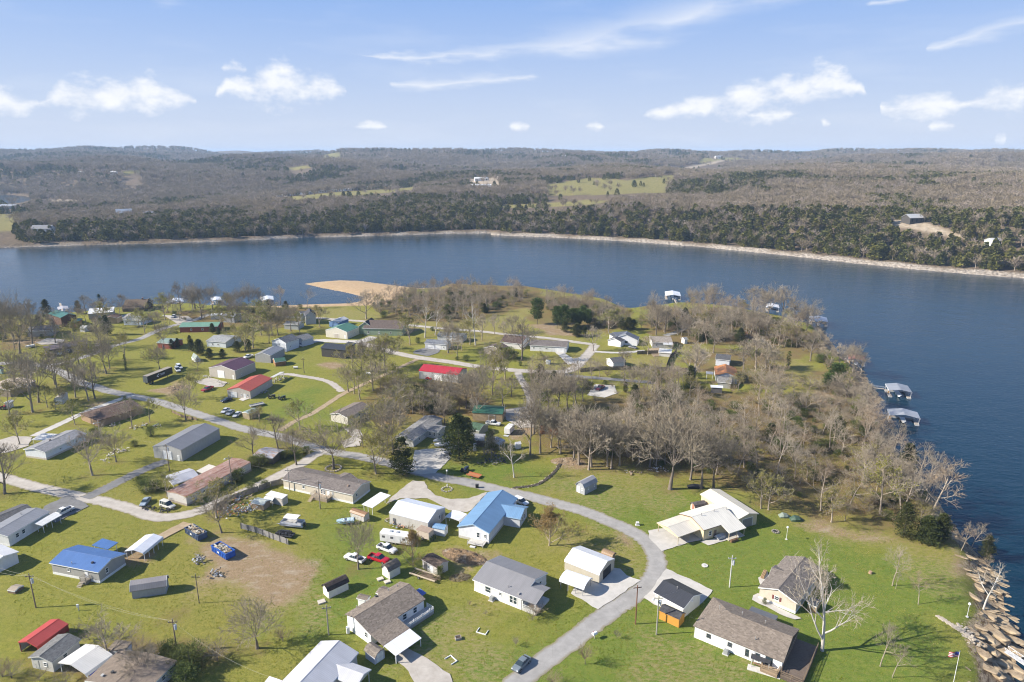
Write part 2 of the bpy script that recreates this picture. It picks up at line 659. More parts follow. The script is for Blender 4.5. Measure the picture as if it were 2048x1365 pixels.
def ground_mat():
    b = NB('lawn_and_soil')
    p = b.coord('POS')
    n1 = b.noise(p, 0.045, 5, 0.6)
    n2 = b.noise(p, 0.35, 5, 0.65)
    n3 = b.noise(p, 2.2, 4, 0.7)
    n4 = b.noise(p, 0.85, 6, 0.75, 0.36, 0.66)
    n5 = b.noise(p, 4.2, 3, 0.7, 0.34, 0.66)
    st = b.noise(b.coord('POS', (1, 2.2, 1), (0, 0, 0.6)), 0.7, 5, 0.7, 0.42, 0.66)
    n0 = b.noise(p, 0.018, 4, 0.55, 0.38, 0.62)
    g = b.mix(n1, (0.120, 0.172, 0.012), (0.235, 0.228, 0.022))
    g = b.mix(b.math('MULTIPLY', n0, 0.72), g, (0.255, 0.195, 0.058))
    g = b.mix(b.math('MULTIPLY', n2, 0.6), g, (0.300, 0.250, 0.075))
    g = b.mix(b.math('MULTIPLY', n4, 0.72), g, (0.058, 0.092, 0.008))
    g = b.mix(b.math('MULTIPLY', n5, 0.50), g, (0.37, 0.33, 0.085))
    g = b.mix(b.math('MULTIPLY', n3, 0.36), g, (0.060, 0.075, 0.012))
    lush = b.mix(n2, (0.066, 0.145, 0.011), (0.150, 0.195, 0.020))
    lush = b.mix(b.math('MULTIPLY', st, 0.50), lush, (0.235, 0.20, 0.070))
    lush = b.mix(b.math('MULTIPLY', n4, 0.66), lush, (0.036, 0.082, 0.007))
    lush = b.mix(b.math('MULTIPLY', n5, 0.40), lush, (0.26, 0.26, 0.075))

    def fac(name, thr=0.8, k=1.4):
        a = attr(b, name)
        return b.math('MULTIPLY', b.math('SUBTRACT', b.math('ADD', b.math('MULTIPLY', a, 1.5), b.math('MULTIPLY', b.math('ADD', n2, n3), 0.5)), thr), k, True)
    col = b.mix(attr(b, 'lush'), g, lush)
    straw = b.mix(n3, (0.20, 0.16, 0.075), (0.36, 0.28, 0.15))
    col = b.mix(b.math('MULTIPLY', b.math('MULTIPLY', fac('straw'), st), 0.85), col, straw)
    lit = b.mix(n3, (0.105, 0.062, 0.032), (0.24, 0.155, 0.080))
    lit = b.mix(b.math('MULTIPLY', b.noise(p, 0.12, 4), 0.55), lit, (0.14, 0.15, 0.04))
    col = b.mix(b.math('MULTIPLY', fac('litter'), 0.9), col, lit)
    dirt = b.mix(n3, (0.21, 0.145, 0.085), (0.36, 0.265, 0.165))
    dirt = b.mix(b.noise(b.coord('POS', (1, 2, 1), (0, 0, -0.5)), 0.25, 5, .6, .5, .75), dirt, (0.40, 0.34, 0.26))
    dirt = b.mix(b.math('MULTIPLY', n4, .5), dirt, (0.17, 0.125, 0.06))
    col = b.mix(fac('dirt', .82), col, dirt)
    sand = b.mix(n2, (0.36, 0.245, 0.135), (0.47, 0.345, 0.215))
    col = b.mix(fac('sand', 1.0, 2.0), col, sand)
    rock = b.mix(n3, (0.24, 0.17, 0.10), (0.50, 0.40, 0.27))
    rock = b.mix(b.noise(b.coord('POS', (1, 1, 5)), 0.6, 5, .7, .45, .6), rock, (0.13, 0.085, 0.05))
    col = b.mix(fac('rock', 1.0, 2.0), col, rock)
    hh = b.math('ADD', b.math('MULTIPLY', n3, 0.5), b.noise(p, 7.0, 3))
    b.bump(hh, 0.4, 0.10)
    return b.fin(col, 0.95, 0, 0.1)


def pmask(polys, X, Y, soft=4.0):
    m = np.zeros(X.shape)
    for tile, pts in polys:
        w = [(Q(tile, p).x, Q(tile, p).y) for p in pts]
        m = np.maximum(m, sstep(-soft, soft, sdist(w, X, Y) + soft * 1.3 * (vnoise(X, Y, 6, 9) - 0.5) + soft * .8 * (vnoise(X, Y, 15, 10) - .5)))
    return m


LUSH = [('F', [(1100, 950), (1500, 990), (1560, 1040), (1700, 1080), (1850, 1110), (1930, 1200), (1960, 1330), (1900, 1500), (880, 1500), (900, 1330), (1180, 1240), (1330, 1120), (1130, 1010)]),
        ('F', [(880, 930), (960, 920), (1110, 935), (1090, 975), (950, 968)]), ('F', [(720, 985), (900, 1240), (880, 1365), (560, 1240), (600, 1120)]),
        ('F', [(640, 760), (690, 850), (520, 840), (560, 800)])]
LITTER = [('F', [(1040, 850), (1200, 800), (1400, 775), (1600, 790), (1740, 840), (1850, 930), (1950, 1090), (1900, 1085), (1790, 1060), (1570, 1030), (1480, 985), (1290, 935), (1130, 930), (1080, 880)]),
          ('F', [(780, 600), (900, 560), (1080, 575), (1090, 600), (1000, 630), (900, 648), (760, 640)]), ('F', [(1080, 590), (1250, 610), (1240, 660), (1120, 660), (1060, 640)]),
          ('F', [(1300, 612), (1500, 620), (1660, 680), (1640, 720), (1480, 690), (1290, 690)]), ('F', [(730, 770), (930, 760), (1000, 830), (860, 860), (720, 840)]),
          ('F', [(1540, 700), (1560, 760), (1480, 770), (1380, 740), (1400, 700)]), ('F', [(0, 640), (90, 650), (90, 690), (0, 700)]), ('F', [(560, 620), (640, 615), (600, 650), (400, 660), (330, 625)]),
          ('F', [(1650, 720), (1740, 770), (1790, 880), (1830, 950), (1700, 860), (1640, 790)]), ('F', [(120, 1310), (330, 1250), (420, 1290), (380, 1365), (0, 1380), (0, 1330)])]
DIRT = [('L2', [(190, 110), (420, 150), (700, 190), (920, 260), (1020, 400), (960, 500), (900, 640), (760, 720), (520, 640), (330, 560), (130, 500), (110, 330), (60, 200)]),
        ('M3', [(1280, 260), (1530, 330), (1560, 380), (1420, 440), (1330, 330)]), ('M3', [(1740, 660), (2020, 640), (2020, 740), (1830, 720)]),
        ('M4', [(0, 640), (120, 700), (0, 760)]), ('T1', [(1540, 1110), (1800, 1040), (1900, 1080), (1700, 1180)]), ('L3', [(840, 640), (960, 600), (1240, 740), (1200, 800), (1050, 790)]),
        ('T2', [(1340, 850), (1440, 830), (1560, 880), (1450, 900)]), ('T3', [(240, 470), (420, 480), (330, 540), (240, 540)]), ('T3', [(1500, 470), (1750, 440), (2010, 560), (1700, 560)]),
        ('M5', [(340, 950), (520, 960), (900, 1040), (1040, 1060), (1040, 1090), (760, 1060), (520, 1010)]), ('M5', [(1450, 1110), (1560, 1150), (1650, 1300), (1560, 1300)]),
        ('T5', [(640, 1120), (880, 1180), (960, 1300), (760, 1330)]), ('L5', [(-60, 0), (-120, 60), (-20, 120)]), ('M1', [(900, 150), (1100, 100), (1000, 40)]),
        ('L1', [(1080, 300), (1230, 320), (1240, 350), (1080, 330)]), ('L1', [(650, 970), (800, 970), (830, 1030), (680, 1030)]), ('T1', [(100, 640), (420, 590), (640, 600), (600, 640), (200, 660)])]
STRAW = [('F', [(600, 612), (1000, 640), (1180, 680), (1000, 690), (760, 640), (600, 630)]), ('F', [(960, 600), (1080, 590), (1060, 640), (990, 660)]),
         ('M4', [(0, 560), (650, 780), (1100, 1000), (900, 1200), (400, 1160), (0, 1080), (-300, 1050)]), ('F', [(1180, 1060), (1280, 1080), (1290, 1150), (1100, 1100), (1090, 1040)]),
         ('M5', [(330, 930), (700, 980), (1050, 1050), (1400, 1080), (1560, 1150), (1700, 1365), (1300, 1365), (1000, 1150), (600, 1060)]),
         ('F', [(420, 1090), (640, 1120), (640, 1230), (480, 1240), (400, 1180)]), ('F', [(1280, 1260), (1500, 1330), (1480, 1420), (1250, 1400)]), ('T4', [(560, 780), (1000, 760), (1000, 880), (560, 890)]),
         ('F', [(1560, 700), (1680, 770), (1720, 830), (1600, 800)]), ('F', [(1060, 720), (1180, 700), (1200, 750), (1060, 745)]), ('F', [(700, 1290), (960, 1210), (1000, 1330), (880, 1365)])]

GD = sdist(SHORE, GX, GY)
spit_m = sstep(-5, 5, sdist(SPIT, GX, GY)) * (GD > -6)
rockm = (1 - sstep(3.5, 9, GD + 5 * (vnoise(GX, GY, 7, 77) - .5))) * (1 - spit_m)
ground_me = grid_mesh('village_ground', gx, gy, GZ, ground_mat(), dict(
    lush=pmask(LUSH, GX, GY, 10), litter=pmask(LITTER, GX, GY, 9), dirt=pmask(DIRT, GX, GY, 5), straw=pmask(STRAW, GX, GY, 8),
    sand=np.maximum(spit_m * (1 - sstep(-92, -66, GX)), ((1 - sstep(2, 7, GD)) * (GX < 20) * (GX > -130))), rock=np.maximum(rockm, pmask([('L6', [(1290, 790), (1480, 860), (1640, 800), (1760, 700), (1900, 830), (1990, 980), (1950, 1290), (1900, 1450), (1760, 1400), (1640, 1110), (1560, 1000)])], GX, GY, 2))))
tag(obj('village_ground', ground_me), kind='structure')

# ------------------------------------------------------------------ water
b = NB('lake_water')
wv = b.coord('POS', (1, 1.6, 1), (0, 0, 0.35))
h1 = b.noise(wv, 0.42, 4, 0.6, 0, 1)
h2 = b.noise(wv, 0.06, 3, 0.5, 0, 1)
calm = b.noise(b.coord('POS', (0.6, 1.6, 1)), 0.006, 3, 0.5, 0.35, 0.65)
b.bump(b.math('ADD', b.math('MULTIPLY', h1, 0.55), b.math('MULTIPLY', h2, 0.8)), 1.0, 0.36)
rough = b.math('ADD', b.math('MULTIPLY', calm, 0.05), 0.06)
lake_mat = b.fin(b.mix(calm, (0.002, 0.020, 0.036), (0.004, 0.026, 0.045)), rough, 0, 0.30)
b.b.inputs['IOR'].default_value = 1.333
mb = MB()
mb.poly([(-9000, -300, ZW), (9000, -300, ZW), (9000, 14000, ZW), (-9000, 14000, ZW)])
tag(mb.build('lake', lake_mat), kind='structure')

# ------------------------------------------------------------------ far shore: hills with woods
FAR_PX = [(-1500, 560), (-600, 515), (0, 496), (100, 493), (200, 490), (330, 487), (420, 484), (480, 482), (600, 476), (750, 472), (890, 468), (980, 467), (986, 471),
          (1100, 475), (1250, 483), (1400, 494), (1550, 509), (1700, 526), (1850, 541), (2048, 557), (2400, 595), (3200, 700)]
FARL = [(PX(x, y, ZW).x, PX(x, y, ZW).y) for x, y in FAR_PX]
FARP = FARL + [(20000, FARL[-1][1]), (20000, 30000), (-20000, 30000), (-20000, FARL[0][1])]
INLET = [(PX(x, y, ZW).x, PX(x, y, ZW).y) for x, y in [(-260, 386), (20, 389), (58, 394), (64, 400), (40, 408), (-260, 418)]]
INLET2 = [(PX(x, y, ZW).x, PX(x, y, ZW).y) for x, y in [(180, 416), (250, 414), (330, 418), (250, 428), (190, 426)]]
PROF = [(-1600, [(600, 0), (900, 10), (2600, 72), (9000, 68)]),
        (-300, [(700, -4), (760, 4), (900, 8), (1350, 3), (1500, 0), (1800, 4), (2200, 50), (2750, 92), (4500, 77), (9000, 70)]),
        (150, [(720, -4), (760, 5), (900, 7), (1250, 3), (1480, 0), (1780, 4), (2150, 48), (2750, 90), (4500, 77), (9000, 70)]),
        (450, [(760, -4), (840, 8), (1100, 9), (1500, 7), (2000, 26), (2800, 59), (3600, 78), (5000, 77), (9000, 70)]),
        (700, [(775, -4), (850, 10), (1100, 13), (1500, 24), (2200, 44), (3000, 67), (3600, 77), (9000, 72)]),
        (1000, [(785, -4), (870, 13), (1100, 13), (1500, 26), (2200, 44), (3200, 64), (4500, 74), (9000, 74)]),
        (1300, [(740, -4), (850, 20), (1100, 24), (1500, 40), (2200, 56), (3000, 66), (4500, 72), (9000, 73)]),
        (1700, [(620, -4), (760, 25), (1000, 30), (1500, 48), (2200, 57), (3200, 64), (4500, 70), (9000, 72)]),
        (2300, [(540, -4), (680, 25), (950, 34), (1500, 52), (2200, 57), (3200, 64), (9000, 72)])]


def far_h(X, Y):
    d = np.hypot(X, Y)
    px = 1024 + FPX * (X / np.maximum(Y, 1.0)) * 1.03
    cols = np.array([c for c, _ in PROF], float)
    zs = np.stack([np.interp(d, [q[0] for q in p], [q[1] for q in p]) for _, p in PROF], 0)
    k = np.clip(np.searchsorted(cols, px) - 1, 0, len(cols) - 2)
    t = clampi((px - cols[k]) / (cols[k + 1] - cols[k]))
    t = t * t * (3 - 2 * t)
    take = lambda i: np.take_along_axis(zs.reshape(len(cols), -1), i.reshape(1, -1), 0).reshape(X.shape)
    z = take(k) * (1 - t) + take(k + 1) * t
    s = sdist(FARP, X, Y)
    amp = 4 + 32 * sstep(1000, 2600, d)
    hills = (vnoise(X, Y, 760, 21) - 0.5) * 1.5 + (vnoise(X, Y, 260, 22) - 0.5) * 1.3
    z = z + amp * hills * sstep(60, 400, s)
    rock = 3.4 * sstep(-1, 7, s + 5 * (vnoise(X, Y, 18, 23) - .5))
    zz = ZW + rock + (z - ZW - 3.4) * sstep(6, 130, s)
    zz = np.where(s < -2, ZW - 3, zz)
    for pl in (INLET,):
        i = sdist(pl, X, Y)
        f_ = sstep(0, 260 if pl is INLET else 70, -i)
        zz = np.where(i > -260, np.minimum(zz, (ZW + 2.6) * (1 - f_) + zz * f_), zz)
        zz = np.where(s > 25, np.maximum(zz, ZW + 1.9), zz)
        zz = np.where(i > 0, ZW - 2, zz)
    return zz, s, d


def far_hit(px, py):
    d = ray(px, py)
    t = np.linspace(430, 7000, 2600) / math.hypot(d.x, d.y)
    X, Y, Z = d.x * t, d.y * t, HC + d.z * t
    h = far_h(X, Y)[0]
    k = np.argmax(h > Z)
    if h[k] <= Z[k]:
        k = len(t) - 1
    return Vector((X[k], Y[k], h[k]))


def rad_mesh():
    th = np.linspace(math.radians(-62), math.radians(62), 460)
    r = np.concatenate([np.linspace(470, 1000, 180), np.geomspace(1006, 9500, 190)])
    R, TH = np.meshgrid(r, th, indexing='ij')
    return R * np.sin(TH), R * np.cos(TH), len(r), len(th)


FX, FY, nr, nth = rad_mesh()
FZ, FS, FDI = far_h(FX, FY)
FIELDS = [[(1395, 326), (1430, 316), (1480, 316), (1500, 322), (1420, 330)], [(1180, 392), (1330, 386), (1340, 352), (1280, 356), (1180, 378)], [(1000, 410), (1180, 400), (1240, 404), (1150, 412), (1000, 416)],
          [(540, 398), (620, 390), (780, 378), (830, 374), (830, 380), (700, 392), (600, 402)], [(-60, 428), (36, 428), (44, 446), (30, 462), (-60, 468)], [(570, 338), (612, 331), (622, 336), (590, 341)],
          [(1262, 362), (1350, 350), (1350, 357), (1280, 372)], [(640, 312), (680, 306), (684, 314), (650, 318)], [(240, 346), (278, 341), (282, 346), (250, 351)], [(1090, 370), (1180, 356), (1260, 362), (1180, 390), (1100, 392)]]
DIRTF = [[(1642, 336), (1652, 334), (1668, 358), (1660, 362)], [(1770, 446), (1800, 440), (1850, 446), (1900, 464), (1940, 476), (1900, 474), (1830, 460), (1790, 454)], [(90, 398), (150, 400), (180, 410), (120, 411), (60, 404)],
         [(935, 360), (1000, 352), (1000, 378), (940, 380)], [(1360, 340), (1560, 322), (1566, 326), (1370, 345)], [(60, 462), (120, 458), (110, 470), (60, 472)]]
FIELDW = [[(far_hit(*p).x, far_hit(*p).y) for p in f] for f in FIELDS]
DIRTW = [[(far_hit(*p).x, far_hit(*p).y) for p in f] for f in DIRTF]
fmask = np.zeros(FX.shape)
dmask = np.zeros(FX.shape)
for f in FIELDW:
    fmask = np.maximum(fmask, sstep(-6, 6, sdist(f, FX, FY)))
for f in DIRTW:
    dmask = np.maximum(dmask, sstep(-5, 5, sdist(f, FX, FY)))
rmask = (1 - sstep(3, 10, FS + 9 * (vnoise(FX, FY, 14, 41) - .5) + 5 * sstep(100, -200, FX)))
b = NB('hillside_soil')
p = b.coord('POS')
n1 = b.noise(p, 0.02, 5)
n2 = b.noise(p, 0.25, 4, 0.7)
col = b.mix(n2, (0.12, 0.088, 0.060), (0.225, 0.165, 0.115))
col = b.mix(b.math('MULTIPLY', n1, 0.4), col, (0.10, 0.09, 0.045))
col = b.mix(attr(b, 'field'), col, b.mix(n2, (0.17, 0.165, 0.05), (0.30, 0.25, 0.10)))
col = b.mix(attr(b, 'dirt'), col, b.mix(n2, (0.32, 0.25, 0.17), (0.50, 0.42, 0.32)))
rk = b.mix(b.noise(b.coord('POS', (1, 1, 7)), 0.35, 5, .7, .35, .65), (0.15, 0.12, 0.09), (0.52, 0.46, 0.39))
col = b.mix(attr(b, 'rock'), col, rk)
b.bump(n2, 0.8, 1.5)
hill_mat = b.fin(col, 0.95, 0, 0.1)
m = bpy.data.meshes.new('far_hills')
i = (np.arange(nr - 1)[:, None] * nth + np.arange(nth - 1)[None, :]).ravel()
faces = np.stack([i, i + nth, i + nth + 1, i + 1], 1)
# drop what lies well below the lake
keep = (FZ.ravel()[faces] > ZW - 2.6).any(1)
faces = faces[keep]
co = np.stack([FX, FY, FZ], -1).reshape(-1, 3)
m.vertices.add(len(co))
m.vertices.foreach_set('co', co.ravel())
m.loops.add(len(faces) * 4)
m.loops.foreach_set('vertex_index', faces.ravel())
m.polygons.add(len(faces))
m.polygons.foreach_set('loop_start', np.arange(len(faces)) * 4)
m.polygons.foreach_set('use_smooth', np.ones(len(faces), bool))
m.update()
m.validate()
for k_, a_ in (('field', fmask), ('dirt', dmask), ('rock', rmask)):
    at = m.attributes.new(k_, 'FLOAT', 'POINT')
    at.data.foreach_set('value', a_.ravel().astype(np.float32))
m.materials.append(hill_mat)
tag(obj('far_hills', m), kind='structure')

# ------------------------------------------------------------------ roads, drives, pads
def road_mat(c0, c1, track=0.25, name='road_surface'):
    b = NB(name)
    p = b.coord('POS')
    n2 = b.noise(p, 0.5, 5, 0.65)
    n3 = b.noise(p, 4.0, 3, 0.7)
    col = b.mix(n2, c0, c1)
    col = b.mix(b.math('MULTIPLY', n3, 0.3), col, sc(c0, 0.75))
    sx = b.n('ShaderNodeSeparateXYZ')
    b.l(b.n('ShaderNodeTexCoord').outputs['UV'], sx.inputs[0])
    u = b.math('ABSOLUTE', sx.outputs[0])
    tr = b.math('SUBTRACT', 1.0, b.math('MULTIPLY', b.math('ABSOLUTE', b.math('SUBTRACT', u, 0.5)), 4.0), True)
    col = b.mix(b.math('MULTIPLY', b.math('MULTIPLY', tr, b.noise(b.coord('UV', (1, .15, 1)), 2.0, 3)), track), col, sc(c1, 1.12))
    edge = b.math('MULTIPLY', b.math('SUBTRACT', b.math('ADD', u, b.math('MULTIPLY', n2, 0.22)), 0.84), 5.0, True)
    col = b.mix(b.math('MULTIPLY', edge, .8), col, (0.22, 0.19, 0.11))
    col = b.mix(b.math('MULTIPLY', b.noise(p, .13, 5, .6, .5, .72), .4), col, sc(c0, .68))
    cr = b.n('ShaderNodeTexVoronoi', feature='DISTANCE_TO_EDGE')
    cr.inputs['Scale'].default_value = 0.22
    b.l(b.mix(0.12, p, b.n('ShaderNodeTexNoise').outputs['Color']), cr.inputs['Vector'])
    col = b.mix(b.math('MULTIPLY', b.math('LESS_THAN', cr.outputs['Distance'], 0.008), 0.16), col, sc(c0, .6))
    b.bump(n3, 0.3, 0.03)
    return b.fin(col, 0.9, 0, 0.2)


ASPH = road_mat((0.27, 0.26, 0.245), (0.37, 0.355, 0.335))
GRAV = road_mat((0.36, 0.325, 0.28), (0.50, 0.46, 0.41), name='pale_gravel')
CONC = road_mat((0.44, 0.42, 0.38), (0.56, 0.53, 0.49), 0.1, 'concrete')
LANE = road_mat((0.30, 0.225, 0.14), (0.42, 0.33, 0.22), 0.4, 'dirt_lane')
DARKA = road_mat((0.15, 0.15, 0.15), (0.23, 0.225, 0.22), 0.2, 'old_asphalt')
ZOFF = [0.03]
ROADS, PADS, FEET = [], [], []


def smooth_line(pts, n=14):
    out = []
    P = [pts[0]] + list(pts) + [pts[-1]]
    for i in range(1, len(P) - 2):
        for k in range(n):
            t = k / n
            a, b_, c, d = P[i - 1], P[i], P[i + 1], P[i + 2]
            out.append(0.5 * ((2 * b_) + (c - a) * t + (2 * a - 5 * b_ + 4 * c - d) * t * t + (3 * b_ - a - 3 * c + d) * t ** 3))
    out.append(P[-2])
    return out


def road(name, tile, pts, w, mat):
    P = smooth_line([Vector(Q(tile, p).xy) for p in pts])
    ROADS.append(([(q.x, q.y) for q in P[::4]] + [(P[-1].x, P[-1].y)], w / 2))
    ZOFF[0] += 0.005
    vs, uv, run = [], [], 0.0
    for i, p in enumerate(P):
        t = (P[min(i + 1, len(P) - 1)] - P[max(i - 1, 0)]).normalized()
        nrm = Vector((-t.y, t.x))
        if i:
            run += (p - P[i - 1]).length
        for k, s in enumerate((-1, -0.33, 0.33, 1)):
            q = p + nrm * (s * w / 2 + (random.uniform(-.3, .22) if abs(s) == 1 else 0))
            vs.append((q.x, q.y))
            uv.append((s, run))
    A = np.array(vs)
    Z = hgt_arr(A[:, 0], A[:, 1]) + ZOFF[0]
    m = bpy.data.meshes.new(name)
    fs = []
    for i in range(len(P) - 1):
        for k in range(3):
            fs.append((i * 4 + k, (i + 1) * 4 + k, (i + 1) * 4 + k + 1, i * 4 + k + 1))
    m.from_pydata([(a[0], a[1], z) for a, z in zip(vs, Z)], [], [f[::-1] for f in fs])
    ul = m.uv_layers.new(name='UVMap')
    for l in m.loops:
        ul.data[l.index].uv = uv[l.vertex_index]
    m.materials.append(mat)
    m.update()
    if m.polygons[0].normal.z < 0:
        m.flip_normals()
    return tag(obj(name, m), kind='structure')


def pad(name, tile, pts, mat, jit=0.25):
    P = [Vector(Q(tile, p).xy) for p in pts]
    PADS.append([(q.x, q.y) for q in P])
    out = []
    for i in range(len(P)):
        a, b_ = P[i], P[(i + 1) % len(P)]
        n = max(1, int((b_ - a).length / 1.5))
        for k in range(n):
            q = a.lerp(b_, k / n)
            if k:
                q = q + Vector((random.uniform(-jit, jit), random.uniform(-jit, jit)))
            out.append(q)
    ZOFF[0] += 0.005
    area = sum(out[i].x * out[(i + 1) % len(out)].y - out[(i + 1) % len(out)].x * out[i].y for i in range(len(out)))
    if area < 0:
        out.reverse()
    m = bpy.data.meshes.new(name)
    z = hgt(out[0].x, out[0].y) + ZOFF[0]
    m.from_pydata([(q.x, q.y, z) for q in out], [], [tuple(range(len(out)))])
    m.uv_layers.new(name='UVMap')
    for l in m.uv_layers[0].data:
        l.uv = (0.2, 0.3)
    m.materials.append(mat)
    m.update()
    return tag(obj(name, m), kind='structure')


road('village_road', 'F', [(1000, 1420), (1033, 1365), (1148, 1279), (1213, 1228), (1262, 1196), (1298, 1165), (1313, 1135), (1309, 1107), (1290, 1081), (1256, 1060), (1215, 1042), (1176, 1026), (1140, 1015), (1057, 993),
      (997, 980), (938, 966), (898, 959), (859, 950), (815, 938), (775, 926), (716, 913), (677, 907), (647, 901), (598, 885), (558, 873), (518, 865), (479, 856), (439, 843), (380, 824), (316, 804), (277, 795), (257, 791), (218, 783), (188, 773), (158, 764), (120, 744), (75, 730), (0, 727), (-80, 730)], 4.9, ASPH)
road('village_road', 'F', [(90, 733), (140, 722), (180, 710), (228, 692), (277, 679), (317, 661), (356, 649), (390, 640), (420, 628)], 4.6, ASPH)
road('gravel_lane', 'F', [(650, 902), (627, 912), (607, 926), (578, 941), (538, 962), (499, 980), (459, 996), (427, 1010), (380, 1028), (316, 1035), (257, 1017), (208, 1004), (168, 996), (119, 985), (69, 974), (20, 960), (-40, 945)], 4.6, GRAV)
road('driveway', 'F', [(170, 997), (218, 974), (257, 954), (297, 936), (334, 922)], 4.4, DARKA)
road('driveway', 'F', [(66, 873), (123, 847), (178, 822), (237, 800), (268, 791)], 3.6, CONC)
road('dirt_lane', 'F', [(560, 862), (590, 843), (627, 826), (683, 790), (716, 774), (756, 756), (780, 745), (800, 735), (835, 719)], 2.6, LANE)
road('gravel_lane', 'F', [(552, 750), (575, 749), (598, 752), (640, 759), (665, 768), (684, 784)], 3.2, GRAV)
road('village_road', 'F', [(700, 684), (735, 690), (786, 705), (839, 716), (898, 724), (958, 734), (1017, 740), (1076, 744), (1126, 744), (1152, 734), (1162, 724), (1180, 704), (1190, 690)], 5.6, GRAV)
road('village_road', 'F', [(560, 634), (623, 636), (680, 640), (724, 643), (800, 649), (879, 657), (958, 663), (1017, 670), (1096, 677), (1160, 686), (1192, 690)], 4.4, GRAV)
road('driveway', 'F', [(600, 690), (640, 682), (715, 684), (748, 674)], 6.5, CONC)
road('village_road', 'F', [(1120, 748), (1150, 753), (1199, 757), (1259, 762), (1312, 766)], 4.0, DARKA)
road('gravel_lane', 'F', [(1036, 745), (1041, 758), (1053, 778), (1062, 807), (1052, 826), (1030, 838)], 3.6, GRAV)
road('lake_road', 'F', [(1330, 672), (1360, 662), (1372, 650), (1362, 636), (1372, 628), (1356, 618)], 4.0, ASPH)
road('village_road', 'F', [(1190, 704), (1240, 706), (1290, 702)], 3.0, CONC)
pad('concrete_pad', 'M3', [(350, 560), (640, 540), (720, 640), (560, 795), (420, 810), (290, 790), (330, 680)], CONC)
pad('gravel_drive', 'M3', [(330, 870), (450, 880), (480, 950), (560, 1020), (720, 1058), (900, 1050), (1030, 1000), (1085, 985), (950, 1140), (880, 1190), (700, 1170), (600, 1110), (480, 1050), (200, 1050), (60, 1110), (110, 1040), (200, 965)], GRAV)
pad('driveway', 'L4', [(1190, 560), (1440, 705), (1830, 440), (1700, 395), (1640, 335), (1540, 320), (1440, 400), (1380, 380), (1260, 470)], CONC)
pad('driveway', 'L5', [(330, 335), (752, 530), (735, 560), (640, 660), (500, 740), (300, 690), (215, 660), (120, 595), (230, 480)], CONC)
pad('driveway', 'Z2', [(-30, 750), (200, 715), (450, 620), (820, 830), (740, 890), (540, 930), (170, 1050), (90, 960), (-20, 850)], CONC)
pad('patio', 'Z2', [(730, 905), (1040, 830), (1180, 860), (1090, 900), (850, 965)], CONC)
pad('gravel_drive', 'Z3', [(780, 1080), (920, 940), (1180, 1080), (1456, 1270), (1500, 1420), (1080, 1420), (900, 1180)], GRAV)
pad('driveway', 'M1', [(450, 1130), (700, 1010), (900, 1130), (560, 1300), (420, 1240)], DARKA)
pad('gravel_yard', 'M1', [(-40, 470), (130, 420), (330, 430), (290, 520), (60, 590), (-40, 590)], GRAV)
pad('driveway', 'T3', [(350, 720), (450, 690), (620, 705), (580, 745), (480, 775), (330, 745)], DARKA)
pad('driveway', 'T3', [(1770, 735), (1860, 735), (1950, 800), (2030, 780), (2020, 850), (1900, 860)], CONC)
pad('gravel_yard', 'M3', [(1260, 150), (1500, 120), (1580, 240), (1590, 330), (1420, 340), (1270, 250)], GRAV)
pad('gravel_yard', 'T4', [(250, 1060), (450, 1070), (480, 1150), (350, 1195), (170, 1170)], CONC)
pad('gravel_yard', 'T2', [(40, 1030), (200, 990), (380, 1040), (330, 1085), (240, 1090), (120, 1060)], GRAV)
pad('patio', 'T2', [(490, 1215), (560, 1185), (600, 1205), (535, 1230)], CONC)
pad('driveway', 'T1', [(1180, 380), (1310, 340), (1400, 370), (1230, 400)], GRAV)
pad('driveway', 'T1', [(1640, 360), (1900, 370), (1950, 400), (1800, 450), (1700, 390)], GRAV)
pad('gravel_yard', 'T1', [(360, 640), (480, 590), (660, 610), (620, 650), (420, 660)], GRAV)
pad('driveway', 'L1', [(1120, 270), (1230, 240), (1620, 40), (1540, 20), (1330, 130)], LANE)
pad('gravel_bed', 'L5', [(1120, 580), (1165, 560), (1330, 680), (1500, 760), (1560, 790), (1500, 800), (1360, 750), (1180, 660), (1110, 620)], CONC)
pad('gravel_bed', 'L5', [(1165, 420), (1250, 360), (1260, 400), (1200, 500)], CONC)
pad('gravel_drive', 'M2', [(1560, 350), (1700, 330), (1750, 420), (1720, 520), (1560, 540), (1520, 480), (1640, 430)], GRAV)
pad('patio', 'T4', [(780, 700), (900, 690), (1000, 770), (840, 780)], LANE)

# ------------------------------------------------------------------ buildings
WMESH = {}


def win_mesh(w, h, fc, dark=False):
    key = ('win', w, h, fc)
    if key not in WMESH:
        f = MB()
        t = 0.09
        for a in ((-w / 2, w / 2, h / 2 - t, h / 2), (-w / 2, w / 2, -h / 2, -h / 2 + t), (-w / 2, -w / 2 + t, -h / 2 + t, h / 2 - t), (w / 2 - t, w / 2, -h / 2 + t, h / 2 - t),
                  (-w / 2 + t, w / 2 - t, -0.03, 0.03)):
            f.box(a[0], a[1], 0.0, 0.07, a[2], a[3])
        f.box(-w / 2 - .04, w / 2 + .04, 0.0, 0.11, -h / 2 - 0.06, -h / 2)
        p = MB()
        p.box(-w / 2 + t, w / 2 - t, 0.0, 0.035, -h / 2 + t, h / 2 - t)
        WMESH[key] = (f.mesh('window', plain(fc)), p.mesh('pane', glass()))
    return WMESH[key]


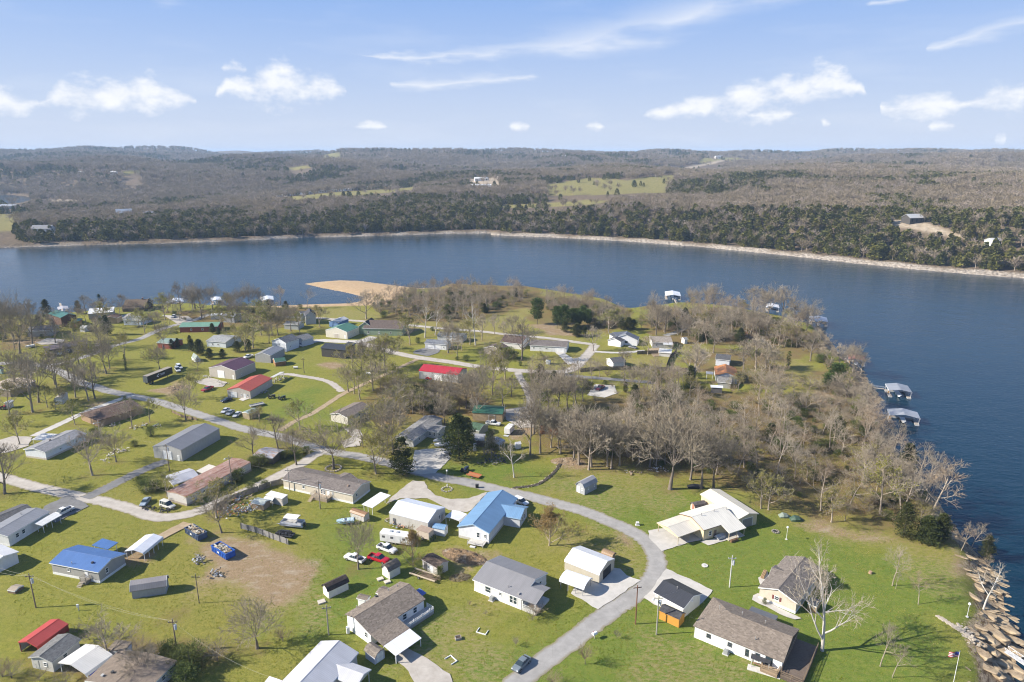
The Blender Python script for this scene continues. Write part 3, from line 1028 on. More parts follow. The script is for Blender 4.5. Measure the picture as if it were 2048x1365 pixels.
def door_mesh(w, h, c):
    key = ('door', w, h, c)
    if key not in WMESH:
        f = MB()
        f.box(-w / 2, w / 2, 0, 0.05, 0, h)
        f.box(-w / 2 + .12, w / 2 - .12, 0.05, 0.07, h * .52, h - .18)
        f.box(-w / 2 + .12, w / 2 - .12, 0.05, 0.07, .18, h * .45)
        k = MB()
        k.box(w / 2 - .16, w / 2 - .09, 0.05, 0.12, h * .47, h * .47 + .05)
        WMESH[key] = (f.mesh('door', plain(c)), k.mesh('handle', plain((0.3, 0.28, 0.25), 0.35, 0.8)))
    return WMESH[key]


def garage_mesh(w, h, c):
    key = ('gar', w, h, c)
    if key not in WMESH:
        f = MB()
        f.box(-w / 2 - .1, -w / 2, 0, 0.08, 0, h + .1)
        f.box(w / 2, w / 2 + .1, 0, 0.08, 0, h + .1)
        f.box(-w / 2, w / 2, 0, 0.08, h, h + .1)
        p = MB()
        ph = h / 4
        p.box(-w / 2, w / 2, 0, 0.04, 0.01, ph - 0.02)
        for i in range(4):
            p.box(-w / 2 + (i + .1) * w / 4, -w / 2 + (i + .9) * w / 4, 0.04, 0.055, ph * .2, ph * .8)
        WMESH[key] = (f.mesh('garage_door', plain(WHITE)), p.mesh('panel', plain(c)), ph)
    return WMESH[key]


class Bld:
    pass


def solve(tile, r0, r1, e, he, slope, zb, prof, wm=None):
    """ridge ends and one eave point of the photo -> ridge line, half width and ridge height of a roof of this pitch"""
    def at(hr):
        A, B_, E = Q(tile, r0, zb + hr), Q(tile, r1, zb + hr), Q(tile, e, zb + he)
        d = Vector((B_ - A).xy).normalized()
        v = Vector((E - A).xy)
        return A, B_, E, d, v - d * v.dot(d)
    ref = at(he)[4].normalized()
    if wm:
        hr = he + slope * wm
    else:
        lo, hi = he - 6, he + 14
        for _ in range(50):
            hr = (lo + hi) / 2
            if he + slope * at(hr)[4].dot(ref) > hr:
                lo = hr
            else:
                hi = hr
    A, B_, E, d, perp = at(hr)
    n = Vector((-d.y, d.x))
    n = n if n.dot(ref) > 0 else -n
    return A, B_, E, d, n, (wm or max(perp.length, .6)), hr


def make_profile(prof, w, he, hr, back):
    if prof == 'gable':
        return [(-w, he), (0, hr), (w, he)]
    if prof == 'gambrel':
        return [(-w, he), (-.62 * w, he + .66 * (hr - he)), (0, hr), (.62 * w, he + .66 * (hr - he)), (w, he)]
    if prof == 'arch':
        return [(w * math.cos(a), he + (hr - he) * math.sin(a)) for a in np.linspace(math.pi, 0, 13)]
    if prof == 'round':
        return [(-w, he - .45), (-.95 * w, he + .02), (0, hr), (.95 * w, he + .02), (w, he - .45)]
    if prof == 'mono':
        return [(-w / 2, hr), (w / 2, he)]
    if prof == 'salt':
        return [(-back, hr - (hr - he) * back / w), (0, hr), (w, he)]


def bld(name, label, cat, tile, r0, r1, e, he, slope, roof, wall, prof='gable', ov=0.3, win=(), doors=(), gar=(), skirt=None, hip0=None, hip1=None,
        into=None, opened=False, posts=0, trim=WHITE, vents=(), back=None, chim=(), wc=WHITE, z0=0.0, ridge=True, group=None, endwall=(), wm=None):
    g = Q(tile, ((r0[0] + r1[0]) / 2, (r0[1] + r1[1]) / 2), 3)
    zb = hgt(g.x, g.y)
    A, B_, E, d, ydir, w, hr = solve(tile, r0, r1, e, he, slope, zb, prof, wm)
    xdir = Vector((ydir.y, -ydir.x))
    sg = 1.0 if xdir.dot(d) > 0 else -1.0
    L = Vector((B_ - A).xy).length
    C = (A + B_) / 2
    if prof == 'mono':
        C = C + Vector((ydir.x, ydir.y, 0)) * w / 2
    rz = math.atan2(xdir.y, xdir.x)
    o = Bld()
    xa, xb = -L / 2, L / 2
    hips = [0.0, 0.0]
    for k, hp in enumerate((hip0, hip1)):
        if hp:
            h_ = Q(tile, hp, zb + he)
            x = Vector((h_ - C).xy).dot(xdir)
            if x < 0:
                hips[0], xa = -L / 2 - x, x
            else:
                hips[1], xb = x - L / 2, x
    P = make_profile(prof, w, he, hr, back)
    FEET.append((C.x, C.y, rz, xa, xb, P[0][0], P[-1][0]))
    if into is None:
        root = empty(name, (C.x, C.y, zb), rz, label, cat, group)
        o.loc, o.rz = Vector((C.x, C.y, zb)), rz
        base_loc, base_rz = Vector((0, 0, 0)), 0.0
        o.root = root
    else:
        root = into.root
        rel = Matrix.Rotation(-into.rz, 3, 'Z') @ (Vector((C.x, C.y, zb)) - into.loc)
        base_loc, base_rz = rel, rz - into.rz
        o.root, o.loc, o.rz = root, into.loc, into.rz
    o.xa, o.xb, o.w, o.he, o.hr, o.sg, o.bl, o.br, o.P = xa, xb, w, he, hr, sg, base_loc, base_rz, P
    R = Matrix.Rotation(base_rz, 3, 'Z')
    o.R = R

    def put(mb, nm, mat, parent=None, smooth=False):
        return mb.build(nm, mat, root, smooth, loc=base_loc, rz=base_rz)
    o.put = put
    t = 0.16
    rm = MB()
    if hips[0] or hips[1]:
        y0, y1 = -w, w
        rx0, rx1 = (-L / 2 if hips[0] else xa), (L / 2 if hips[1] else xb)
        for dz, flip in ((0, False), (-t, True)):
            c = [(xa, y1, he + dz), (xb, y1, he + dz), (xb, y0, he + dz), (xa, y0, he + dz)]
            r = [(rx0, 0, hr + dz), (rx1, 0, hr + dz)]
            fs = [[c[1], c[0], r[0], r[1]], [c[3], c[2], r[1], r[0]]]
            fs.append([c[0], c[3], r[0]])
            fs.append([c[2], c[1], r[1]])
            for f in fs:
                rm.poly(f[::-1] if flip else f)
        c = [(xa, y1), (xb, y1), (xb, y0), (xa, y0)]
        for i in range(4):
            p, q = c[i], c[(i + 1) % 4]
            rm.poly([(p[0], p[1], he), (q[0], q[1], he), (q[0], q[1], he - t), (p[0], p[1], he - t)])
    else:
        n = len(P)
        for i in range(n - 1):
            (ya, za), (yb, zc) = P[i], P[i + 1]
            rm.poly([(xa, ya, za), (xb, ya, za), (xb, yb, zc), (xa, yb, zc)])
            rm.poly([(xa, yb, zc - t), (xb, yb, zc - t), (xb, ya, za - t), (xa, ya, za - t)])
            for x, fl in ((xa, 1), (xb, 0)):
                f = [(x, ya, za), (x, yb, zc), (x, yb, zc - t), (x, ya, za - t)]
                rm.poly(f if fl else f[::-1])
        for (y, z), fl in ((P[0], 1), (P[-1], 0)):
            f = [(xa, y, z), (xa, y, z - t), (xb, y, z - t), (xb, y, z)]
            rm.poly(f if fl else f[::-1])
    ro = put(rm, 'roof', roof, smooth=(prof == 'arch'))
    if prof == 'arch':
        for p_ in ro.data.polygons:
            p_.use_smooth = abs(p_.normal.x) < 0.5
    if prof == 'gable' and not any(hips):
        f = MB()
        for x in (xa - 0.03, xb):
            for i in range(len(P) - 1):
                (ya, za), (yb, zc) = P[i], P[i + 1]
                f.prism([(ya, za - .02), (ya, za - .24), (yb, zc - .24), (yb, zc - .02)], x, x + 0.03)
        for y in (P[0][0] - 0.03, P[-1][0]):
            zz = P[0][1] if y < 0 else P[-1][1]
            f.box(xa, xb, y, y + 0.03, zz - .22, zz - .03)
        f.build('fascia', plain(trim), root, loc=base_loc, rz=base_rz)
    if prof in ('gable', 'salt') and ridge:
        rc = MB()
        x0r, x1r = (-L / 2 if hips[0] else xa), (L / 2 if hips[1] else xb)
        sl = (hr - he) / w
        rc.prism([(-.16, hr - .16 * sl + .025), (.16, hr - .16 * sl + .025), (0, hr + .045)], x0r + .02, x1r - .02)
        put(rc, 'ridge_cap', roof)
    wy1, wy0 = P[-1][0] - ov, P[0][0] + ov
    if prof in ('arch', 'gambrel', 'round'):
        wy1, wy0 = P[-1][0] - .12, P[0][0] + .12
    wx0, wx1 = xa + ov, xb - ov
    o.wx0, o.wx1, o.wy0, o.wy1 = wx0, wx1, wy0, wy1

    def zprof(y):
        for i in range(len(P) - 1):
            (ya, za), (yb, zc) = P[i], P[i + 1]
            if ya - 1e-6 <= y <= yb + 1e-6 and yb > ya:
                return za + (zc - za) * (y - ya) / (yb - ya)
        return he
    if any(hips):
        wp = [(wy0, z0), (wy1, z0), (wy1, he - t + .02), (wy0, he - t + .02)]
    else:
        wp = [(wy0, z0), (wy1, z0), (wy1, zprof(wy1) - t + .01)] + [(y, z - t + .01) for y, z in reversed(P) if wy0 < y < wy1] + [(wy0, zprof(wy0) - t + .01)]
    if not opened:
        wm = MB()
        wm.prism(wp, wx0, wx1)
        put(wm, 'wall', wall)
    else:
        for s in endwall:      # gable end panels of open carports
            em = MB()
            x = (wx0 if (s == '0') == (sg > 0) else wx1)
            ep = [(wy0, he - .5), (wy1, he - .5)] + wp[2:]
            em.prism(ep, x - .03, x + .03)
            put(em, 'gable_panel', wall)
        for i in range(posts):
            for y in (wy0 + .08, wy1 - .08):
                x = wx0 + .1 + (wx1 - wx0 - .2) * i / max(posts - 1, 1)
                pm = MB()
                pm.box(x - .05, x + .05, y - .05, y + .05, 0.0, zprof(y) - t)
                put(pm, 'post', plain(trim, 0.5))
    if skirt:
        s_ = MB()
        q = 0.035
        hh = 0.62 if skirt is not True else .5
        s_.box(wx0 - q, wx1 + q, wy0 - q, wy0, z0 + .0, hh)
        s_.box(wx0 - q, wx1 + q, wy1, wy1 + q, z0 + .0, hh)
        s_.box(wx0 - q, wx0, wy0, wy1, z0 + .0, hh)
        s_.box(wx1, wx1 + q, wy0, wy1, z0 + .0, hh)
        put(s_, 'foundation', siding(skirt if skirt is not True else OFFW, .3, True))

    def spot(side, t_):
        if side == 'e' or side == 'k':
            x = wx0 + (wx1 - wx0) * (t_ if sg > 0 else 1 - t_)
            return (Vector((x, wy1, 0)), 0.0) if side == 'e' else (Vector((x, wy0, 0)), math.pi)
        y = wy1 + (wy0 - wy1) * t_
        neg = (side == '0') == (sg > 0)
        return (Vector((wx0, y, 0)), math.pi / 2) if neg else (Vector((wx1, y, 0)), -math.pi / 2)
    o.spot = spot

    def attach(side, t_, z, meshes, names):
        p, a = spot(side, t_)
        p = base_loc + R @ (p + Vector((0, 0, z)))
        fr = obj(names[0], meshes[0], root, p, base_rz + a)
        for mm, nn in zip(meshes[1:], names[1:]):
            if isinstance(mm, float):
                continue
            obj(nn, mm, fr)
        return fr
    o.attach = attach
    for wd in win:
        side, t_, z, ww, hh = wd[:5]
        attach(side, t_, z, win_mesh(ww, hh, wd[5] if len(wd) > 5 else wc), ('window', 'pane'))
    for dd in doors:
        side, t_ = dd[:2]
        attach(side, t_, z0 + (0.5 if skirt else 0.02), door_mesh(0.95, 2.02, dd[2] if len(dd) > 2 else WHITE), ('door', 'handle'))
    for gg in gar:
        side, t_, ww, hh = gg[:4]
        ms = garage_mesh(ww, hh, gg[4] if len(gg) > 4 else (0.8, 0.8, 0.78))
        fr = attach(side, t_, 0.02, (ms[0],), ('garage_door',))
        for i in range(4):
            obj('panel', ms[1], fr, (0, 0, i * ms[2]))
    for v in vents:            # (fraction along, fraction down the front slope, kind)
        t_, q = v[0], v[1]
        x = xa + (xb - xa) * (t_ if sg > 0 else 1 - t_)
        y = q * w
        vm = MB()
        z = zprof(y)
        if len(v) > 2 and v[2] == 'box':
            vm.box(x - .2, x + .2, y - .2, y + .2, z - .15, z + .28)
            vm.box(x - .26, x + .26, y - .26, y + .26, z + .28, z + .34)
        else:
            vm.tube((x, y, z - .1), (x, y, z + .55), .07, n=8)
            vm.tube((x, y, z + .5), (x, y, z + .62), .13, n=8)
        put(vm, 'roof_vent', plain((0.30, 0.29, 0.28) if len(v) < 4 else v[3], .5))
    for cpos in chim:
        x = xa + (xb - xa) * (cpos[0] if sg > 0 else 1 - cpos[0])
        cm_ = MB()
        y = cpos[1] * w
        z = zprof(y)
        cm_.box(x - .4, x + .4, y - .35, y + .35, z - .4, hr + .9)
        cm_.box(x - .47, x + .47, y - .42, y + .42, hr + .9, hr + 1.02)
        put(cm_, 'chimney', plain((0.25, 0.13, 0.09)))
    return o


def lpart(o, nm, mat, fn):
    mb_ = MB()
    fn(mb_)
    return o.put(mb_, nm, mat)


def xs(o, t_):
    return o.wx0 + (o.wx1 - o.wx0) * (t_ if o.sg > 0 else 1 - t_)


def railing(o, pts, z, h=0.95, c=WHITE, every=1.6, nm='railing'):
    """railing along local points, floor level z"""
    mb_ = MB()
    for a, b_ in zip(pts[:-1], pts[1:]):
        a, b_ = Vector((*a, 0)), Vector((*b_, 0))
        L = (b_ - a).length
        n = max(1, int(L / every))
        for k in range(n + 1):
            p = a.lerp(b_, k / n)
            mb_.box(p.x - .05, p.x + .05, p.y - .05, p.y + .05, z, z + h + .08)
        for zz in (h, h * .55, .15):
            mb_.bar(a + Vector((0, 0, z + zz)), b_ + Vector((0, 0, z + zz)), .05, .07)
        m = int(L / .16)
        for k in range(1, m):
            p = a.lerp(b_, k / m)
            mb_.box(p.x - .015, p.x + .015, p.y - .015, p.y + .015, z + .15, z + h)
    return o.put(mb_, nm, plain(c))


def deck(o, x0, x1, y0, y1, z, c=(0.33, 0.24, 0.16), sides=('l', 'r', 'f'), rail=WHITE, steps=None):
    x0, x1 = min(x0, x1), max(x0, x1)
    for k in range(int((y1 - y0) / .5) + 1):       # broad boards one can tell apart
        a = y0 + k * .5
        if a < y1 - .05:
            lpart(o, 'deck_board', wood(c), lambda m, a=a: m.box(x0, x1, a, min(a + .48, y1), z - .08, z))
    lpart(o, 'deck_frame', wood(sc(c, .7)), lambda m: (m.box(x0 + .02, x1 - .02, y1 - .12, y1 - .02, 0.02, z - .085), m.box(x0 + .02, x0 + .12, y0, y1 - .13, .02, z - .085), m.box(x1 - .12, x1 - .02, y0, y1 - .13, .02, z - .085)))
    pts = []
    if 'l' in sides:
        pts += [(x0 + .06, y0 + .1)]
    pts += [(x0 + .06, y1 - .06), (x1 - .06, y1 - .06)]
    if 'r' in sides:
        pts += [(x1 - .06, y0 + .1)]
    if rail:
        railing(o, pts, z, c=rail)
    if steps:
        sx, dirn = steps
        n = max(2, int(z / .19))
        for k in range(n):
            yy = y1 + .05 + k * .28
            lpart(o, 'step', wood(c), lambda m, k=k, yy=yy: m.box(sx - .6, sx + .6, yy, yy + .27, max(0.01, z - (k + 1) * z / n - .04), z - (k + 1) * z / n + .03))


def ac_unit(o, side, t_, off=0.7):
    p, a = o.spot(side, t_)
    n = Vector((-math.sin(a), math.cos(a), 0))
    c = p + n * off
    lpart(o, 'air_conditioner', plain((0.28, 0.29, 0.29), .5), lambda m: (m.box(c.x - .42, c.x + .42, c.y - .42, c.y + .42, .1, .92), m.tube((c.x, c.y, .92), (c.x, c.y, .96), .33, n=12)))
    lpart(o, 'unit_pad', plain((0.5, 0.48, 0.45)), lambda m: m.box(c.x - .6, c.x + .6, c.y - .6, c.y + .6, .0, .1))


GREYM = (0.26, 0.26, 0.27)
SH_TAN = (0.215, 0.178, 0.145)
SH_BRN = (0.125, 0.085, 0.068)
SH_GRY = (0.165, 0.162, 0.165)
# --- the grey-roofed house in the middle
h = bld('house', 'white house with grey ribbed metal roof in the centre of the front lawn', 'house', 'L4', (425, 262), (868, 430), (290, 427), 3.0, .27, metal_roof((0.235, 0.23, 0.235), .35), siding((0.66, 0.64, 0.61)),
        win=[('e', .30, 1.75, 1.5, 1.5), ('e', .56, 1.9, .8, .8), ('e', .80, 1.7, 1.1, 1.8), ('e', .87, 1.7, 1.1, 1.8), ('1', .5, 1.8, 1.0, 1.3), ('1', .75, 1.8, 1.0, 1.3)], skirt=WHITE, vents=[(.66, .75), (.9, .85, 'box')], doors=[('k', .6)])
ac_unit(h, 'e', .42)
x1 = max(h.xa, h.xb) if h.sg > 0 else h.xa
px0, px1 = (h.wx1, h.wx1 + 3.6) if h.sg > 0 else (h.wx0 - 3.6, h.wx0)
slp = (h.hr - h.he) / h.w
zr = h.hr - slp * h.w * .36
lpart(h, 'porch_roof', metal_roof((0.235, 0.23, 0.235), .35), lambda m: (m.prism([(h.w * .36, zr + .03), (h.w * .36, zr - .12), (h.w, h.he - .12), (h.w, h.he + .03)], px0 - .3, px1), m.prism([(h.w * .36, zr + .03), (-h.w * .1, zr - .55), (-h.w * .1, zr - .7), (h.w * .36, zr - .12)], px0 - .28, px1)))
lpart(h, 'porch_floor', plain((0.5, 0.48, 0.44)), lambda m: m.box(px0, px1 - .2, -h.w * .1, h.w - .25, .05, .6))
for yy in (h.w - .35, h.w * .45, -h.w * .05):
    lpart(h, 'porch_post', plain(WHITE), lambda m, yy=yy: m.box(px1 - .4, px1 - .25, yy - .07, yy + .07, .6, 2.7))
lpart(h, 'porch_post', plain(WHITE), lambda m: m.box(px0 + .02, px0 + .2, h.w - .42, h.w - .27, .6, 2.75))
railing(h, [(px0 + .1, h.w - .34), (px1 - .32, h.w - .34), (px1 - .32, -h.w * .05)], .6)
# --- grey garage with white roof, carport, tan shed
h = bld('garage', 'beige ribbed garage with rounded white roof beside the arched carport', 'garage', 'L4', (1207, 140), (1525, 262), (1130, 247), 2.9, .33, metal_roof((0.72, 0.73, 0.75), .4), siding((0.45, 0.41, 0.33), .3, True), prof='round', ov=.06)
lpart(h, 'opening_shade_sheet', plain((0.02, 0.02, 0.022)), lambda m: m.box(h.wx1, h.wx1 + .03, -1.9, 1.9, 0.02, 2.5) if h.sg > 0 else m.box(h.wx0 - .03, h.wx0, -1.9, 1.9, .02, 2.5))  # near-black sheet on the end wall paints the shade inside the open end
bld('carport', 'arched white carport open at both ends by the front driveway', 'carport', 'L4', (1125, 362), (1352, 440), (1076, 440), 2.0, .42, metal_roof((0.76, 0.77, 0.79), .5), plain(GREYM), prof='arch', opened=True, posts=4, trim=(0.3, 0.3, 0.3))
bld('shed', 'small tan wooden shed with curved roof behind the white-roofed garage', 'shed', 'L4', (1485, 150), (1588, 190), (1450, 190), 1.7, .75, metal_roof((0.30, 0.20, 0.115), .5), wood((0.32, 0.22, 0.13)), prof='arch')
# --- black garage and orange shed
h = bld('garage', 'white garage with black roof beside the road bend', 'garage', 'L5', (303, 433), (580, 577), (215, 545), 2.9, .36, metal_roof((0.045, 0.047, 0.055), .5), siding((0.68, 0.66, 0.58)), win=[('1', .5, 2.9, .6, .4)], gar=[('0', .5, 3.6, 2.4)], vents=[(.5, .1)])
bld('shed', 'orange stained wooden shed with black roof next to the black-roofed garage', 'shed', 'Z1', (330, 148), (540, 243), (300, 213), 2.1, .5, shingle((0.06, 0.06, 0.065)), siding((0.52, 0.25, 0.045), .2, True), ov=.12, trim=(0.45, 0.22, 0.05), doors=[('0', .5, (0.5, 0.25, 0.06))])
# --- white house with hip at its left end
h = bld('house', 'long white house with tan shingle roof at the lower right corner', 'house', 'Z1', (1035, 240), (1668, 483), (1555, 735), 2.9, .33, shingle(SH_TAN), siding((0.72, 0.73, 0.73)), hip0=(685, 310), win=[('e', .17, 1.75, .9, .9, (0.1, 0.1, 0.1)), ('e', .42, 1.75, .9, .9, (0.1, 0.1, 0.1)), ('e', .62, 1.5, .8, 1.6, (0.1, 0.1, 0.1)), ('e', .735, 1.5, .9, 1.7, (0.1, 0.1, 0.1))], doors=[('e', .67)], skirt=WHITE, vents=[(.42, -.3), (.68, -.3), (.18, -.05), (.66, .62)])
ac_unit(h, 'e', .40, .9)
sgn = h.sg
rx = h.wx1 if sgn > 0 else h.wx0
# right end gable and covered back deck
sl = (h.hr - h.he) / h.w
lpart(h, 'gable_wall', siding((0.60, 0.62, 0.66)), lambda m: m.prism([(-h.w + .3, h.he - .1), (h.w - .3, h.he - .1), (0, h.hr - .2)], rx - .06, rx + .02))
ex = h.xb if sgn > 0 else h.xa
dx0, dx1 = (rx + .05, rx + 4.2) if sgn > 0 else (rx - 4.2, rx - .05)
deck(h, dx0, dx1, -h.w + .3, h.w + 1.2, .75, (0.15, 0.115, 0.09), sides=('l', 'r') if sgn > 0 else ('l', 'r'), rail=(0.22, 0.16, 0.11), steps=((dx0 + dx1) / 2, 1))
deck(h, xs(h, .80), xs(h, .985), h.wy1 + .05, h.wy1 + 1.9, .7, (0.36, 0.26, 0.17), rail=(0.36, 0.27, 0.18))
lpart(h, 'dark_opening_sheet', glass(), lambda m: m.box(min(xs(h, .82), xs(h, .9)), max(xs(h, .82), xs(h, .9)), h.wy1, h.wy1 + .03, .75, 2.5))  # flat dark glass sheet on the closed wall stands in for an opening
lpart(h, 'back_awning', plain((0.11, 0.115, 0.125), .5), lambda m: m.prism([(-h.w - 2.6, 2.15), (-h.w - .05, 2.5), (-h.w - .05, 2.6), (-h.w - 2.6, 2.25)], *sorted((xs(h, .42), xs(h, .74)))))
for t_ in (.43, .73):
    lpart(h, 'awning_post', plain(WHITE), lambda m: m.box(xs(h, t_) - .05, xs(h, t_) + .05, -h.w - 2.5, -h.w - 2.4, 0, 2.14))
# --- beige house
h = bld('house', 'beige house with grey-brown shingle gable roof and maroon shutters', 'house', 'L5', (1348, 517), (1592, 222), (1515, 660), 2.9, .36, shingle((0.20, 0.172, 0.150)), siding((0.52, 0.46, 0.37)), win=[('0', .52, 1.9, 1.1, 1.0)], skirt=WHITE, vents=[(.7, .3), (.5, .7), (.8, .75)])
for s_ in (-1, 1):
    p_, a_ = h.spot('0', .52)
    q_ = p_ + Vector((0, s_ * .8, 1.9))
    lpart(h, 'shutter', plain((0.16, 0.045, 0.04)), lambda m: m.box(q_.x - .05, q_.x + .05, q_.y - .2, q_.y + .2, 1.4, 2.4))
bld('', '', '', 'L5', (1290, 320), (1450, 372), (1225, 430), 2.7, .36, shingle((0.20, 0.172, 0.150)), siding((0.52, 0.46, 0.37)), into=h)
bld('shed', 'tiny wooden shed with black roof beside the beige house', 'shed', 'L5', (1640, 598), (1722, 632), (1606, 640), 1.7, .3, shingle((0.05, 0.055, 0.065)), siding((0.42, 0.27, 0.13), .2), ov=.08)
# --- cream complex by the wood
CREAM = metal_roof((0.66, 0.62, 0.52), .6)
CW = siding((0.60, 0.50, 0.32), .3, True)
h = bld('house', 'cream metal-roofed house with front carport at the edge of the wood', 'house', 'Z2', (608, 540), (1102, 390), (768, 745), 3.3, .30, metal_roof((0.70, 0.67, 0.59), .6), CW, trim=(0.16, 0.10, 0.07), vents=[(.25, .1), (.62, .1), (.95, .2)], doors=[('e', .35, (0.2, 0.14, 0.1))], win=[('e', .2, 1.6, 1, 1.3)])
sl = (h.hr - h.he) / h.w
x0, x1 = sorted((xs(h, .5), h.xb if h.sg > 0 else h.xa))
lpart(h, 'porch_roof', metal_roof((0.70, 0.67, 0.59), .6), lambda m: m.prism([(h.w + .01, h.he), (h.w + .01, h.he - .15), (h.w + 3.0, h.he - .15 - 3.0 * sl), (h.w + 3.0, h.he - 3.0 * sl)], x0, x1))
for t_ in (.52, .76, .99):
    lpart(h, 'porch_post', plain((0.5, 0.42, 0.3)), lambda m: m.box(xs(h, t_) - .06, xs(h, t_) + .06, h.w + 2.7, h.w + 2.82, 0, h.he - .15 - 2.8 * sl))
lpart(h, 'porch_floor', plain((0.45, 0.42, 0.37)), lambda m: m.box(x0 + .2, x1 - .2, h.wy1 + .02, h.w + 2.9, .05, .25))
lpart(h, 'boat_cover', plain((0.42, 0.42, 0.42)), lambda m: m.prism([(h.w - .2, .3), (h.w + 1.6, .3), (h.w + 1.4, .9), (h.w + .4, 1.1)], xs(h, .42) - 1.2, xs(h, .42) + 1.2))
lpart(h, 'firewood_rack', wood((0.26, 0.15, 0.08)), lambda m: [m.tube((xs(h, .62) - 1.2, h.w + 3.3 + .22 * (i % 3), .15 + .22 * (i // 3)), (xs(h, .62) + 1.2, h.w + 3.3 + .22 * (i % 3), .15 + .22 * (i // 3)), .1, n=6) for i in range(9)])
bld('', '', '', 'Z2', (256, 690), (604, 570), (385, 850), 2.6, .2, metal_roof((0.62, 0.58, 0.50), .6), CW, into=h, opened=True, posts=3, trim=(0.45, 0.36, 0.24), endwall=('0',))
bld('garage', 'long cream metal building behind the cream carport house', 'garage', 'Z2', (880, 130), (1450, 492), (1300, 582), 3.3, .25, CREAM, CW, trim=(0.5, 0.45, 0.36), win=[('e', .3, 1.7, 1, 1)], gar=[('1', .5, 3.4, 2.6, (0.25, 0.23, 0.2))])
bld('shed', 'dark arched shed with pale end wall beside the cream house', 'shed', 'Z2', (625, 335), (800, 300), (660, 395), 1.5, .8, shingle((0.14, 0.12, 0.115)), siding((0.55, 0.47, 0.38), .2, True), prof='gambrel', doors=[('0', .5, (0.35, 0.16, 0.12))], wm=1.4)
# --- tan house with white awning
h = bld('house', 'white house with mottled tan shingle roof and railed porch, lower middle', 'house', 'Z3', (290, 574), (962, 168), (1195, 332), 3.0, .27, shingle((0.235, 0.195, 0.158), .5), siding((0.70, 0.71, 0.71)), prof='salt', back=3.2, skirt=WHITE, vents=[(.18, -.5), (.34, -.55), (.52, -.5, 'box', (0.06, 0.06, 0.06)), (.72, -.4), (.86, -.3)], win=[('e', .62, 1.7, 1.1, 1.4), ('e', .82, 1.7, 1.1, 1.4), ('0', .2, 1.8, .9, 1.2)], doors=[('e', .72)])
sl = (h.hr - h.he) / h.w
q_ = Q('Z3', (655, 930), 2.2)
loc_ = Matrix.Rotation(-h.rz, 3, 'Z') @ (q_ - h.loc)
ye = loc_.y
x0, x1 = sorted((h.xa if h.sg > 0 else h.xb, xs(h, .46)))
zz = h.he - (ye - h.w) * sl * .55
lpart(h, 'porch_roof', shingle((0.235, 0.195, 0.158), .5), lambda m: m.prism([(h.w + .005, h.he), (h.w + .005, h.he - .14), (ye, zz - .14), (ye, zz)], x0, x1))
lpart(h, 'awning', metal_roof((0.74, 0.75, 0.78), .4), lambda m: m.prism([(ye + .02, zz - .02), (ye + .02, zz - .1), (ye + 3.6, zz - .5), (ye + 3.6, zz - .42)], x0 + .05, x1 - .1))
for xx in (x0 + .2, x1 - .3):
    for yy in (ye - .3, ye + 3.4):
        lpart(h, 'porch_post', plain(WHITE), lambda m: m.box(xx - .06, xx + .06, yy - .06, yy + .06, 0, zz - .15 - max(0, (yy - ye) * .12)))
deck(h, xs(h, .47), xs(h, 1.0) + .8 * h.sg, h.wy1 + .05, h.wy1 + 2.3, .75, (0.45, 0.43, 0.42), rail=WHITE)
for t_ in (.5, .66, .83, .98):
    lpart(h, 'porch_post', plain(WHITE), lambda m: m.box(xs(h, t_) - .05, xs(h, t_) + .05, h.wy1 + 2.1, h.wy1 + 2.2, .76, 1.9))
bld('', '', '', 'Z3', (345, 302), (470, 332), (285, 335), 2.6, .3, shingle((0.235, 0.195, 0.158), .5), siding((0.70, 0.71, 0.71)), into=h, ov=.2)
bld('', '', '', 'Z3', (600, 215), (720, 255), (520, 268), 2.7, .3, shingle((0.235, 0.195, 0.158), .5), siding((0.70, 0.71, 0.71)), into=h, ov=.2)
lpart(h, 'propane_tank', plain(WHITE, .4), lambda m: m.tube((h.wx0 - .9 if h.sg > 0 else h.wx1 + .9, h.w * -.3, .2), (h.wx0 - .9 if h.sg > 0 else h.wx1 + .9, h.w * -.3, 1.6), .4, n=12))
bld('shed', 'small shed with tan shingle barn roof beside the white awning', 'shed', 'Z3', (470, 880), (610, 975), (403, 965), 1.8, .7, shingle((0.215, 0.185, 0.155), .5), siding((0.55, 0.55, 0.60), .2, True), prof='gambrel', doors=[('1', .4), ('1', .65)], wm=1.35)
lpart(h, 'blue_tarp', plain((0.10, 0.16, 0.42)), lambda m: m.prism([(h.w * .1, 2.2), (h.w * .1, 2.24), (h.w * .55, 2.1), (h.w * .55, 2.06)], *((h.xb + .1, h.xb + 2.4) if h.sg > 0 else (h.xa - 2.4, h.xa - .1))))
# --- grey metal house at the bottom edge
GM = metal_roof((0.50, 0.50, 0.52), .35)
h = bld('house', 'large light grey metal-roofed house with cross gable at the bottom edge', 'house', 'Z4', (1218, 143), (520, 888), (1475, 322), 3.0, .33, GM, siding((0.5, 0.5, 0.5)), trim=(0.6, 0.6, 0.6))
bld('', '', '', 'Z4', (978, 400), (1556, 606), (1435, 760), 2.8, .33, GM, siding((0.5, 0.5, 0.5)), into=h, trim=(0.6, 0.6, 0.6), opened=True, posts=4, endwall=('1',))
bld('', '', '', 'Z4', (265, 632), (435, 690), (180, 720), 2.6, .15, metal_roof((0.74, 0.74, 0.75), .5), siding((0.5, 0.5, 0.5)), into=h, prof='mono')
